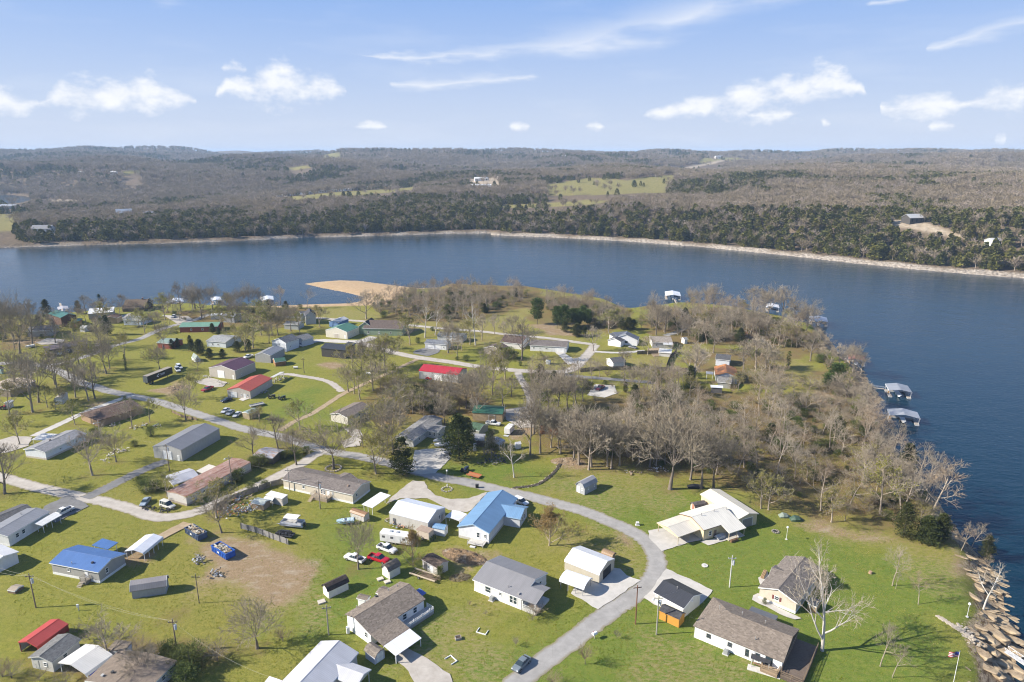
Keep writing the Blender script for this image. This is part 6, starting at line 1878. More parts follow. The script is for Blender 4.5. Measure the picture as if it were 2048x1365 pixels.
# woods: many alike trees
WOODS = [('slim bare tree in the wood between the lawns and the right shore', 'trees of the wood along the right shore', 105, [(1070, 860), (1250, 810), (1400, 800), (1600, 810), (1720, 860), (1790, 900), (1860, 985), (1895, 1060), (1810, 1050), (1600, 1020), (1520, 985), (1400, 950), (1290, 925), (1130, 915)], (9, 15)),
         ('bare tree in the grove on the right point above the docks', 'trees of the grove on the right point', 84, [(1290, 625), (1480, 630), (1600, 655), (1650, 690), (1660, 740), (1600, 700), (1500, 690), (1400, 690), (1300, 660)], (9, 15)),
         ('bare tree in the brown thicket behind the sand spit', 'trees of the thicket behind the sand spit', 100, [(735, 612), (790, 588), (880, 578), (1000, 585), (1060, 592), (1030, 615), (960, 630), (900, 645), (830, 640), (760, 635)], (8, 14)),
         ('grey bare tree in the thicket right of the hayfield', 'trees of the thicket right of the hayfield', 62, [(1090, 600), (1200, 612), (1250, 640), (1240, 665), (1150, 640), (1095, 625)], (8, 12)),
         ('bare tree on the rocky bank below the right wood', 'trees of the rocky right bank', 18, [(1640, 760), (1710, 780), (1740, 840), (1770, 890), (1720, 870), (1660, 810)], (7, 12)),
         ('bare tree in the brushy patch behind the old grey-roofed house', 'trees of the central brushy patch', 16, [(760, 775), (900, 770), (940, 810), (880, 840), (770, 830)], (7, 11)),
         ('pale bare tree standing among the lawns right of the middle road', 'trees among the lawns right of the middle road', 44, [(1060, 765), (1250, 745), (1530, 730), (1640, 790), (1560, 805), (1400, 795), (1200, 805), (1070, 840)], (9, 14)),
         ('bare tree in the belt along the left lakeshore', 'trees of the left lakeshore belt', 26, [(0, 650), (90, 645), (330, 622), (560, 618), (640, 614), (600, 640), (420, 640), (200, 650), (60, 690), (0, 690)], (9, 14))]
BRUSH = []
REST = []
KEEP = dict(zip([w[1] for w in WOODS], (46, 16, 14, 10, 8, 6, 8, 6)))
for label, grp, n, poly, (h0, h1) in WOODS:
    W_ = [(PX(*p).x, PX(*p).y) for p in poly]
    xsx, ysy = [p[0] for p in W_], [p[1] for p in W_]
    got, tries = [], 0
    while len(got) < n and tries < 20000:
        tries += 1
        x, y = random.uniform(min(xsx), max(xsx)), random.uniform(min(ysy), max(ysy))
        if not inside(W_, np.array([x]), np.array([y]))[0]:
            continue
        if any((x - a) ** 2 + (y - b_) ** 2 < 9 for a, b_ in got):
            continue
        z = hgt(x, y)
        if z < ZW + .3:
            continue
        dv_ = CP * y - SP * (z - HC)
        py_ = [682.5 - FPX * (SP * y + CP * (z + k_ - HC)) / (CP * y - SP * (z + k_ - HC)) for k_ in (0, h1)]
        if blocks(1024 + FPX * x / dv_, *py_):
            continue
        got.append((x, y))
        r_ = random.random()
        kind = 'wood' if r_ < .74 else ('bare' if r_ < .84 else ('bud' if r_ < .95 else 'cedar'))
        hh = random.uniform(h0, h1) * (.7 if kind in ('cedar', 'bud') else 1)
        if kind in ('wood', 'bare') and len(got) > KEEP[grp]:
            REST.append((x, y, z - .05, hh / 10))
        elif kind in ('wood', 'bare'):
            plant(kind, Vector((x, y, z)), hh, label=label, group=grp, wide=1.15)
        else:
            plant(kind, Vector((x, y, z)), hh, wide=1.15, px=None, label=('yellow-green budding tree' if kind == 'bud' else 'dark cedar') + label.split(' tree', 1)[1], group=grp + (', budding' if kind == 'bud' else ', cedars'))
    k = 0
    while k < n * (1 if 'lawns right' in label or 'lakeshore belt' in label else 5):
        x, y = random.uniform(min(xsx) - 4, max(xsx) + 4), random.uniform(min(ysy) - 4, max(ysy) + 4)
        if inside(W_, np.array([x]), np.array([y]))[0]:
            z = hgt(x, y)
            k += 1
            if z > ZW + .4:
                BRUSH.append((x, y, z))

# fallen leaves under the yard trees
lit = np.zeros(len(ground_me.vertices), np.float32)
ground_me.attributes['litter'].data.foreach_get('value', lit)
lit = lit.reshape(GX.shape)
for e, kind, px, hm in PLANTS:
    if kind in ('bare', 'bud', 'syc', 'cedar', 'pine'):
        rr = min(2.2 + .3 * hm, 7)
        i0, j0 = int((e.location.x - gx[0]) / 2.2), int((e.location.y - gy[0]) / 2.2)
        sl_ = (slice(max(0, j0 - 5), j0 + 6), slice(max(0, i0 - 5), i0 + 6))
        dd_ = np.hypot(GX[sl_] - e.location.x, GY[sl_] - e.location.y)
        lit[sl_] = np.maximum(lit[sl_], .42 * (1 - sstep(rr * .3, rr, dd_)))
ground_me.attributes['litter'].data.foreach_set('value', lit.ravel())
# labels that single out each yard tree
from collections import defaultdict
byl = defaultdict(list)
for e, kind, px, hm in PLANTS:
    x, y = px
    best = sorted(LAND, key=lambda l: math.hypot(l[0] - x, (l[1] - y) * 1.6))[0]
    dx, dy = x - best[0], (y - best[1]) * 1.6
    if abs(dx) > abs(dy):
        rel = 'left of' if dx < 0 else 'right of'
    else:
        rel = 'behind' if dy < 0 else 'in front of'
    byl[(kind, rel, best[2])].append((math.hypot(dx, dy), e, hm))
ORD = ['', 'second-nearest ', 'third-nearest ', 'fourth-nearest ', 'fifth-nearest ', 'sixth-nearest ', 'seventh-nearest ', 'eighth-nearest ', 'ninth-nearest ', 'tenth-nearest ']
for (kind, rel, ph), lst in byl.items():
    lst.sort(key=lambda t: t[0])
    for k, (_, e, hm) in enumerate(lst):
        size = 'tall ' if hm > 13 else ('small ' if hm < 6 and kind not in ('bush', 'shrub') else '')
        o_ = ORD[min(k, 9)] if len(lst) > 1 and k else ('nearest ' if len(lst) > 1 else '')
        e['label'] = '%s%s%s %s the %s' % (o_, size, WORDK[kind], rel, ph)
        e['group'] = WORDK[kind] + 's of the village'


# ------------------------------------------------------------------ scattered masses (geometry nodes)
def scatter(name, label, pts, rot, scl, idx, protos):
    pc = bpy.data.collections.new(name + '_kinds')
    for i, m in enumerate(protos):
        pc.objects.link(bpy.data.objects.new('k%s%02d' % (name, i), m))
    me = bpy.data.meshes.new(name)
    n = len(pts)
    me.vertices.add(n)
    me.vertices.foreach_set('co', np.asarray(pts, np.float32).ravel())
    for nm, typ, arr in (('rz', 'FLOAT', rot), ('sz', 'FLOAT_VECTOR', scl), ('ki', 'INT', idx)):
        a = me.attributes.new(nm, typ, 'POINT')
        if typ == 'FLOAT_VECTOR':
            a.data.foreach_set('vector', np.asarray(arr, np.float32).ravel())
        else:
            a.data.foreach_set('value', np.asarray(arr, np.int32 if typ == 'INT' else np.float32))
    ng = bpy.data.node_groups.new(name, 'GeometryNodeTree')
    ng.interface.new_socket('Geometry', in_out='INPUT', socket_type='NodeSocketGeometry')
    ng.interface.new_socket('Geometry', in_out='OUTPUT', socket_type='NodeSocketGeometry')
    N = ng.nodes.new
    gi, go = N('NodeGroupInput'), N('NodeGroupOutput')
    ci = N('GeometryNodeCollectionInfo')
    ci.inputs['Collection'].default_value = pc
    ci.inputs['Separate Children'].default_value = True
    ci.inputs['Reset Children'].default_value = True
    ip = N('GeometryNodeInstanceOnPoints')
    ip.inputs['Pick Instance'].default_value = True

    def na(nm, t):
        x = N('GeometryNodeInputNamedAttribute')
        x.data_type = t
        x.inputs['Name'].default_value = nm
        return [s for s in x.outputs if s.enabled and s.name == 'Attribute'][0]
    cx = N('ShaderNodeCombineXYZ')
    ng.links.new(na('rz', 'FLOAT'), cx.inputs[2])
    e2r = N('FunctionNodeEulerToRotation')
    ng.links.new(cx.outputs[0], e2r.inputs[0])
    ng.links.new(gi.outputs[0], ip.inputs['Points'])
    ng.links.new(ci.outputs[0], ip.inputs['Instance'])
    ng.links.new(na('ki', 'INT'), ip.inputs['Instance Index'])
    ng.links.new(e2r.outputs[0], ip.inputs['Rotation'])
    ng.links.new(na('sz', 'FLOAT_VECTOR'), ip.inputs['Scale'])
    ng.links.new(ip.outputs[0], go.inputs[0])
    o = obj(name, me)
    md = o.modifiers.new('scatter', 'NODES')
    md.node_group = ng
    tag(o, label, None, None, 'stuff')
    return o


def joined(t, c):
    m_ = MB()
    mats = [t.materials[0]] + list(c.materials)
    for me, k0 in ((t, 0), (c, 1)):
        b0 = len(m_.v)
        m_.v += [tuple(v.co) for v in me.vertices]
        for p_ in me.polygons:
            m_.f.append(tuple(b0 + i for i in p_.vertices))
            m_.mi.append(k0 + p_.material_index)
    return m_.mesh('wood_tree', mats, uv=False)


rp = np.array(REST)
n = len(rp)
scatter('wood_trees', 'further bare trees filling the near woods behind the front rows', rp[:, :3], rng.uniform(0, 6.28, n), np.stack([rp[:, 3] * 1.15, rp[:, 3] * 1.15, rp[:, 3]], 1), rng.integers(0, 6, n), [joined(t, c) for t, c in KIND['wood']])
bp = np.array(BRUSH)
nb = len(bp)
s_ = rng.uniform(.45, 1.25, nb)
scatter('undergrowth', 'brown twiggy undergrowth beneath the bare woods', bp, rng.uniform(0, 6.28, nb), np.stack([s_ * 1.2, s_ * 1.2, s_ * .9], 1), rng.integers(0, 4, nb),
        [KIND['bush'][0][1], KIND['bush'][1][1], KIND['bush'][2][1], KIND['shrub'][0][1]])

# ------------------------------------------------------------------ far woods
FB = leafy((0.19, 0.155, 0.105), (0.305, 0.255, 0.175), (0.25, 0.195, 0.115), .1)
FBW = leafy((0.27, 0.22, 0.175), (0.40, 0.345, 0.285), (0.33, 0.26, 0.20), .1)
FC = leafy((0.095, 0.110, 0.024), (0.21, 0.205, 0.048), (0.19, 0.16, 0.045), .1)
FCL = leafy((0.085, 0.105, 0.028), (0.17, 0.17, 0.048), (0.13, 0.125, 0.045), .1)


def far_bare(seed, mat, mat2):
    r = random.Random(seed)
    c = MB()
    H_ = 10.0
    c.tube((0, 0, -1), (0, 0, H_ * .6), .22, .1, 3, cap=False, mi=1)
    for i in range(46):
        a = r.uniform(0, 6.28)
        z0 = H_ * r.uniform(.28, .6)
        ln = H_ * r.uniform(.25, .48)
        e = r.uniform(.5, 1.35)
        d = Vector((math.cos(a) * math.cos(e), math.sin(a) * math.cos(e), math.sin(e)))
        p = Vector((0, 0, z0)) + d * r.uniform(0, 1.2)
        q = p + d * ln
        s = d.cross(Vector((r.uniform(-1, 1), r.uniform(-1, 1), r.uniform(-1, 1)))).normalized()
        c.poly([p - s * .09, p + s * .09, q], mi=1 if i % 4 == 0 else 0)
        for k in range(3):
            f = r.uniform(.45, 1)
            m_ = p.lerp(q, f)
            dd = (d + Vector((r.uniform(-.9, .9), r.uniform(-.9, .9), r.uniform(-.3, .7)))).normalized()
            s2 = dd.cross(Vector((r.uniform(-1, 1), r.uniform(-1, 1), 1))).normalized()
            c.poly([m_ - s2 * .16, m_ + s2 * .16, m_ + dd * r.uniform(1.0, 2.2)])
    return c.mesh('far_tree', [mat, mat2], uv=False)


def far_cedar(seed, mat, rad=2.8, n=170):
    r = random.Random(seed)
    c = MB()
    for i in range(n):
        f = r.random() ** .9
        R = rad * (min(1, f / .2) ** .6) * (1 - f) ** .6 + .15
        a = r.uniform(0, 6.28)
        q = R * r.uniform(.6, 1.1)
        p = Vector((math.cos(a) * q, math.sin(a) * q, .3 + 9.7 * f))
        o_ = Vector((math.cos(a), math.sin(a), .8)).normalized()
        u = o_.cross(Vector((r.uniform(-1, 1), r.uniform(-1, 1), 1))).normalized()
        s = r.uniform(.6, 1.1)
        c.poly([p - u * s * .8, p + o_ * s * 1.1, p + u * s * .8, p - o_ * s * .7])
    return c.mesh('far_cedar', mat, uv=False)


fb = [far_bare(700 + i, FB, FBW) for i in range(4)] + [far_bare(710, FBW, FBW)]
fc = [far_cedar(720 + i, FC if i < 3 else FCL, 2.6 + .4 * (i % 3)) for i in range(5)]


def sector_points(d0, d1, cell, seed):
    g = np.random.default_rng(seed)
    tmax = math.radians(41.5)
    area = (d1 * d1 - d0 * d0) * tmax
    n = int(area / cell)
    d = np.sqrt(g.uniform(d0 * d0, d1 * d1, n))
    a = g.uniform(-tmax, tmax, n)
    return d * np.sin(a), d * np.cos(a)


bx, cx_ = [], []
for d0, d1, cell, k0 in ((500, 1150, 42, 1.0), (1150, 1900, 75, 1.15), (1900, 3000, 170, 1.45), (3000, 5000, 420, 1.55)):
    X, Y = sector_points(d0, d1, cell, int(d0))
    Z, S, D = far_h(X, Y)
    ok = (S > 6 + 5 * rng.random(X.shape)) & (Z > ZW + 1.6)
    fm = np.zeros(X.shape)
    for f in FIELDW + DIRTW + [INLET]:
        for ah in (range(0, 290, 30) if f is INLET else (0, 30, 60, 90, 120, 150) if f in FIELDW else (0, 35)):
            k_ = 1 + ah / 1200 if f is not INLET else 1 + ah / np.hypot(X, Y)
            fm = np.maximum(fm, inside(f, X * k_, Y * k_))
    sparse = rng.random(X.shape) < .05
    ok &= (fm < .5) | (sparse & (D > 900))
    # hidden behind nearer rises: cheap test against a coarse skyline is not needed, the masses overlap
    X, Y, Z, S, D = X[ok], Y[ok], Z[ok], S[ok], D[ok]
    nzv = vnoise(X, Y, 160, 61) * .65 + vnoise(X, Y, 45, 62) * .35
    band = 1 - sstep(60, 190, S + 60 * (vnoise(X, Y, 70, 63) - .5))
    left = sstep(-100, -500, X)
    pc_ = np.clip(.70 * band + .85 * sstep(.54, .62, nzv) * (1 - band) + .012 + .03 * left, 0, .9)
    ced = rng.random(X.shape) < pc_
    sz = k0 * np.where(ced, rng.uniform(.6, 1.15, X.shape) * (1 + .2 * band), rng.uniform(.8, 1.3, X.shape))
    wd = sz * rng.uniform(.9, 1.3, X.shape) * np.where(ced, 1.15, 1.25)
    for lst, m_, nk in ((bx, ~ced, 5), (cx_, ced, 5)):
        lst.append((np.stack([X[m_], Y[m_], Z[m_] - .3], 1), np.stack([wd[m_], wd[m_], sz[m_]], 1)))
for nm, lab, lst, pr in (('far_bare_wood', 'grey-brown leafless wood covering the hills across the lake', bx, fb), ('far_cedar_wood', 'dark green cedar wood along the far shore and hills', cx_, fc)):
    P_ = np.concatenate([a for a, _ in lst])
    S_ = np.concatenate([a for _, a in lst])
    n = len(P_)
    scatter(nm, lab, P_, rng.uniform(0, 6.28, n), S_, rng.integers(0, len(pr), n), pr)

# ------------------------------------------------------------------ haze
b = NB('thin_haze')
b.t.nodes.remove(b.b)
pv = b.n('ShaderNodeVolumePrincipled')
pv.inputs['Color'].default_value = (0.52, 0.72, 1.0, 1)
pv.inputs['Density'].default_value = 0.00009
pv.inputs['Anisotropy'].default_value = 0.0
b.l(pv.outputs[0], b.out.inputs['Volume'])
mb = MB()
mb.box(-9600, 9600, -320, 14200, ZW - 12, 140)
tag(mb.build('haze', b.m, uv=False), 'thin bluish haze over lake and hills', None, None, 'stuff')

# ------------------------------------------------------------------ vehicles
def loft(mb, st, mi=0):
    """stations (x, z_bottom, z_mid, z_top, half_low, half_top)"""
    b0 = len(mb.v)
    for x, zb, zm, zt, wl, wt in st:
        mb.v += [(x, -wl * .94, zb), (x, -wl, zm), (x, -wt, zt), (x, wt, zt), (x, wl, zm), (x, wl * .94, zb)]
    for i in range(len(st) - 1):
        for k in range(6):
            a = b0 + i * 6
            mb.f.append((a + k, a + (k + 1) % 6, a + 6 + (k + 1) % 6, a + 6 + k))
            mb.mi.append(mi)
    mb.f.append(tuple(b0 + k for k in range(5, -1, -1)))
    mb.f.append(tuple(b0 + (len(st) - 1) * 6 + k for k in range(6)))
    mb.mi += [mi, mi]


def carpaint(c):
    key = ('car', c)
    if key not in MATS:
        b = NB('car_paint')
        col = b.mix(b.noise(b.coord('Object'), 1.2, 3), sc(c, .86), sc(c, 1.05))
        b.fin(col, 0.32, 0.0, 0.5)
        b.b.inputs['Coat Weight'].default_value = 0.4
        MATS[key] = b.m
    return MATS[key]


TYRE, RIM = MB(), MB()
TYRE.tube((0, -.11, 0), (0, .11, 0), .35, n=14)
RIM.tube((0, -.118, 0), (0, .118, 0), .2, n=10)
RUB = plain((0.02, 0.02, 0.022), .85)
CHR = plain((0.45, 0.45, 0.46), .35, .7)
tyre_me, rim_me = TYRE.mesh('tyre', RUB, uv=False), RIM.mesh('rim', CHR, uv=False)


def wheel(root, x, y, s=1.0):
    o = obj('wheel', tyre_me, root, (x, y, .35 * s))
    o.scale = (s, 1, s)
    obj('rim', rim_me, o)


def part(root, nm, mat, fn, smooth=False):
    m = MB()
    fn(m)
    return m.build(nm, mat, root, smooth, uv=not smooth)


def place2(tile, rear, front, z=0.0):
    a, b_ = Q(tile, rear, .5), Q(tile, front, .5)
    c = (a + b_) / 2
    return Vector((c.x, c.y, hgt(c.x, c.y) + z)), math.atan2(b_.y - a.y, b_.x - a.x)


def vehicle(kind, color, label, tile, rear, front, name=None, cat=None, group=None):
    loc, rz = place2(tile, rear, front)
    nm = {'sedan': 'parked_car', 'pickup': 'pickup_truck', 'suv': 'parked_suv', 'van': 'parked_van'}[kind]
    r = empty(name or nm, loc + Vector((0, 0, .03)), rz, label, cat or {'sedan': 'car', 'pickup': 'pickup truck', 'suv': 'car', 'van': 'van'}[kind], group)
    p = carpaint(color)
    g = glass()
    if kind == 'sedan':
        part(r, 'body', p, lambda m: loft(m, [(-2.34, .38, .6, .82, .66, .6), (-2.2, .3, .68, .96, .86, .74), (-1.3, .27, .72, 1.0, .9, .8), (.9, .27, .72, .97, .9, .8), (1.9, .3, .66, .84, .86, .74), (2.34, .38, .55, .66, .64, .55)]))
        part(r, 'window_glass', g, lambda m: loft(m, [(-1.85, .97, .98, .985, .76, .72), (-1.0, .95, 1.15, 1.38, .78, .6), (.15, .95, 1.15, 1.42, .78, .6), (1.1, .95, .96, .97, .76, .7)]))
        part(r, 'cabin_roof', p, lambda m: loft(m, [(-1.12, 1.36, 1.38, 1.41, .62, .55), (-.3, 1.40, 1.43, 1.46, .63, .56), (.22, 1.39, 1.42, 1.44, .62, .55)]))
        part(r, 'pillar', p, lambda m: [m.bar((-.45, s * .79, .96), (-.45, s * .61, 1.42), .08) for s in (-1, 1)])
        wl, hl, h0 = ((-1.4, 1.4), 2.28, .62)
    elif kind == 'pickup':
        part(r, 'body', p, lambda m: (loft(m, [(.55, .38, .8, 1.08, .94, .86), (1.3, .38, .8, 1.1, .95, .88), (2.4, .4, .8, 1.04, .93, .86), (2.75, .45, .7, .92, .84, .76)]), loft(m, [(-.75, .38, .8, 1.1, .94, .9), (.56, .38, .8, 1.1, .94, .88)])))
        part(r, 'window_glass', g, lambda m: loft(m, [(-.7, 1.08, 1.1, 1.12, .86, .84), (-.6, 1.08, 1.4, 1.76, .88, .70), (.45, 1.08, 1.4, 1.78, .88, .70), (1.25, 1.08, 1.09, 1.1, .86, .82)]))
        part(r, 'cabin_roof', p, lambda m: loft(m, [(-.66, 1.74, 1.77, 1.8, .72, .64), (0, 1.77, 1.8, 1.83, .73, .66), (.52, 1.74, 1.78, 1.8, .72, .64)]))
        part(r, 'pillar', p, lambda m: [m.bar((x, s * .88, 1.08), (x * .8, s * .71, 1.78), .09) for s in (-1, 1) for x in (-.66, .1)])
        bed = part(r, 'bed', p, lambda m: (m.box(-2.75, -.78, -.93, -.84, .45, 1.12), m.box(-2.75, -.78, .84, .93, .45, 1.12), m.box(-2.75, -2.66, -.84, .84, .45, 1.1), m.box(-2.66, -.78, -.84, .84, .45, .62), m.box(-.86, -.78, -.84, .84, .62, 1.12)))
        part(bed, 'bed_liner', plain((0.10, .10, .10)), lambda m: m.box(-2.6, -.9, -.8, .8, .625, .65))
        wl, hl, h0 = ((-1.75, 1.75), 2.72, .72)
    else:
        zt = 1.72 if kind == 'suv' else 2.0
        part(r, 'body', p, lambda m: loft(m, [(-2.4, .4, .75, 1.02, .86, .78), (-2.3, .34, .8, 1.08, .92, .84), (1.1, .34, .8, 1.06, .93, .85), (2.1, .38, .75, .95, .9, .8), (2.4, .44, .65, .8, .8, .7)]))
        part(r, 'window_glass', g, lambda m: loft(m, [(-2.32, 1.05, 1.08, 1.1, .85, .82), (-2.1, 1.05, 1.4, zt - .05, .87, .7), (.3, 1.05, 1.4, zt - .04, .87, .7), (1.2, 1.05, 1.06, 1.07, .84, .8)]))
        part(r, 'cabin_roof', p, lambda m: loft(m, [(-2.15, zt - .07, zt - .03, zt, .72, .65), (-1, zt - .05, zt, zt + .04, .74, .67), (.4, zt - .07, zt - .03, zt, .72, .65)]))
        part(r, 'pillar', p, lambda m: [m.bar((x, s * .87, 1.06), (x, s * .71, zt - .04), .12) for s in (-1, 1) for x in (-2.05, -1.1, -.2)])
        wl, hl, h0 = ((-1.45, 1.45), 2.36, .68)
    for x in wl:
        for s in (-1, 1):
            wheel(r, x, s * .82, 1.0 if kind == 'sedan' else 1.1)
    for s in (-1, 1):
        part(r, 'headlight', plain((.75, .76, .74), .2), lambda m: m.box(hl - .12, hl + .02, s * .62 - .13, s * .62 + .13, h0, h0 + .16))
        part(r, 'taillight', plain((.35, .02, .02), .3), lambda m: m.box(-hl - .03, -hl + .1, s * .68 - .1, s * .68 + .1, h0 + .05, h0 + .25))
    part(r, 'bumper', CHR if kind == 'pickup' else plain((.1, .1, .1)), lambda m: (m.box(hl - .02, hl + .09, -.8, .8, .4, .56), m.box(-hl - .1, -hl, -.8, .8, .42, .58)))
    return r


WC = (0.72, 0.72, 0.71)
vehicle('sedan', (0.16, 0.19, 0.21), 'grey-blue sedan driving on the front road', 'L4', (800, 1140), (680, 1260))
vehicle('pickup', WC, 'white pickup truck with black bed cover by the thin bare tree', 'L2', (1460, 350), (1310, 305))
vehicle('pickup', (0.45, 0.01, 0.025), 'bright red pickup truck behind the small barn shed', 'L2', (1520, 310), (1650, 350))
vehicle('pickup', WC, 'white pickup truck parked in front of the camper trailer', 'L3', (255, 600), (420, 660))
vehicle('suv', WC, 'white car parked behind the light blue house', 'Z7', (1780, 190), (1860, 225))
vehicle('pickup', WC, 'white pickup truck behind the plywood barn', 'M3', (1080, 285), (1210, 300))
vehicle('van', (0.62, 0.60, 0.54), 'cream van parked beside the rusted trailer home', 'M1', (1610, 1095), (1780, 1150))
vehicle('sedan', (0.30, 0.36, 0.42), 'silver-blue car behind the cream van', 'M1', (1500, 1050), (1440, 1120))
vehicle('pickup', WC, 'white pickup truck beside the long left mobile home', 'M1', (720, 1150), (550, 1230))
vehicle('sedan', (0.03, 0.03, 0.035), 'black car in front of the orange-red building', 'T2', (420, 1200), (315, 1235))
vehicle('pickup', (0.30, 0.02, 0.03), 'dark red pickup truck on the lawn left of the orange-red building', 'T2', (230, 1085), (120, 1130))
for i, (a, c_) in enumerate(((340, 'leftmost'), (390, 'middle'), (460, 'rightmost'))):
    vehicle('sedan', [(.65, .65, .65), (.35, .36, .37), (.7, .7, .68)][i], c_ + ' of three pale cars in a row beside the wooden shed', 'M2', (a + 40, 145 + i * 20), (a - 8, 180 + i * 20), group='three cars beside the wooden shed')
vehicle('van', WC, 'left of two white box trucks beyond the black lettered trailer', 'Z6', (770, 330), (900, 470))
vehicle('van', (.68, .70, .70), 'right of two white box trucks beyond the black lettered trailer', 'Z6', (800, 300), (930, 390))
vehicle('pickup', WC, 'white pickup truck behind the maroon-roofed building', 'T2', (630, 765), (545, 795))
vehicle('pickup', (0.12, 0.015, 0.02), 'dark red pickup truck on the pale gravel clearing', 'T4', (345, 1075), (265, 1120))
vehicle('suv', (.55, .56, .56), 'pale car on the lakeside drive before the brown lodge', 'T1', (1780, 360), (1730, 390))
vehicle('sedan', (.60, .60, .60), 'white car by the road left of the upper lawn', 'T1', (1000, 650), (975, 675))
vehicle('sedan', (.10, .10, .11), 'dark car parked at the slate-blue hip house', 'T4', (660, 690), (610, 680))


# ------------------------------------------------------------------ trailers, boats, heavy things
def thing(name, label, cat, tile, rear, front):
    loc, rz = place2(tile, rear, front)
    return empty(name, loc + Vector((0, 0, .02)), rz, label, cat)


r = thing('travel_trailer', 'white camper trailer parked by the pale metal garage', 'camper', 'L3', (300, 535), (560, 575))
part(r, 'body', siding((.70, .69, .66), .4), lambda m: m.prism([(-1.2, .55), (1.2, .55), (1.2, 2.75), (1.0, 2.95), (-1.0, 2.95), (-1.2, 2.75)], -4.2, 3.9))
part(r, 'front_cap', plain(WHITE), lambda m: loft(m, [(3.9, .55, 1.7, 2.9, 1.19, 1.0), (4.35, .6, 1.6, 2.3, 1.15, .95), (4.4, .6, 1.2, 1.5, 1.1, .9)]))
for x in (-3.2, -.9, 2.4):
    for s in (-1, 1):
        part(r, 'window', plain((.1, .1, .1)), lambda m: m.box(x - .4, x + .4, s * 1.215 - .012, s * 1.215 + .012, 1.6, 2.2))
part(r, 'door', plain((.66, .66, .64)), lambda m: m.box(.7, 1.4, -1.24, -1.205, .7, 2.5))
for x in (-1.5, .3):
    part(r, 'roof_vent', plain((.35, .38, .42)), lambda m: m.box(x - .35, x + .35, -.35, .35, 2.95, 3.15))
for x in (-.9, 0):
    for s in (-1, 1):
        wheel(r, x, s * 1.06, .95)
part(r, 'hitch', plain((.12, .12, .12)), lambda m: (m.bar((4.3, .5, .5), (5.4, 0, .5), .1), m.bar((4.3, -.5, .5), (5.4, 0, .5), .1)))
r = thing('box_trailer', 'brown-topped white box trailer behind the camper', 'trailer', 'Z7', (600, 600), (730, 640))
part(r, 'body', siding((.52, .44, .36), .3, True), lambda m: m.box(-1.9, 1.9, -1.1, 1.1, .55, 2.5))
part(r, 'cover', plain((.33, .25, .19)), lambda m: m.box(-2.0, 2.0, -1.2, 1.2, 2.5, 2.58))
for s in (-1, 1):
    wheel(r, 0, s * 1.2)
part(r, 'stacked_pots', plain((.07, .10, .05)), lambda m: [m.tube((2.2 + .3 * (i % 2), -1 + .4 * i, 0), (2.2 + .3 * (i % 2), -1 + .4 * i, 1.2), .16, n=7) for i in range(6)])
r = thing('semi_trailer', 'long black semi trailer with white lettering on the left lawn', 'trailer', 'Z6', (190, 680), (720, 470))
part(r, 'body', plain((.014, .015, .018), .45), lambda m: m.box(-7.0, 7.0, -1.3, 1.3, 1.1, 4.0))
part(r, 'roof_sheet', plain((.27, .24, .20)), lambda m: m.box(-6.95, 6.95, -1.25, 1.25, 4.0, 4.04))
part(r, 'rear_door', plain((.08, .10, .11)), lambda m: (m.box(-7.06, -7.0, -1.2, -.02, 1.2, 3.9), m.box(-7.06, -7.0, .02, 1.2, 1.2, 3.9)))
part(r, 'door_bar', CHR, lambda m: [m.box(-7.1, -7.06, y - .03, y + .03, 1.2, 3.9) for y in (-.8, -.3, .3, .8)])
for x in (-5.6, -4.4):
    for s in (-1, 1):
        wheel(r, x, s * 1.1, 1.45)
for s in (-.6, .6):
    part(r, 'landing_leg', plain((.1, .1, .1)), lambda m: m.box(4.4, 4.55, s - .08, s + .08, 0, 1.1))
part(r, 'side_emblem', plain((.70, .71, .74)), lambda m: (m.poly([(-2.2, -1.31, 2.55), (-1.0, -1.31, 3.35), (-.55, -1.31, 3.35), (-1.3, -1.31, 2.75)]), m.poly([(-2.2, -1.31, 2.55), (-1.3, -1.31, 2.45), (-.9, -1.31, 1.95), (-1.4, -1.31, 1.95)])))
cu = bpy.data.curves.new('side_lettering', 'FONT')
cu.body = 'T33I8-'
cu.size = 1.25
cu.extrude = .006
cu.shear = .3
cu.align_x = 'LEFT'
cu.materials.append(plain((.70, .71, .74)))
t_ = obj('lettering_curve', cu)
bpy.context.view_layer.update()
me_ = bpy.data.meshes.new_from_object(t_.evaluated_get(bpy.context.evaluated_depsgraph_get()))
bpy.data.objects.remove(t_)
o_ = obj('side_lettering', me_, r, (-.7, -1.318, 2.3))
o_.rotation_euler = (math.pi / 2, 0, 0)


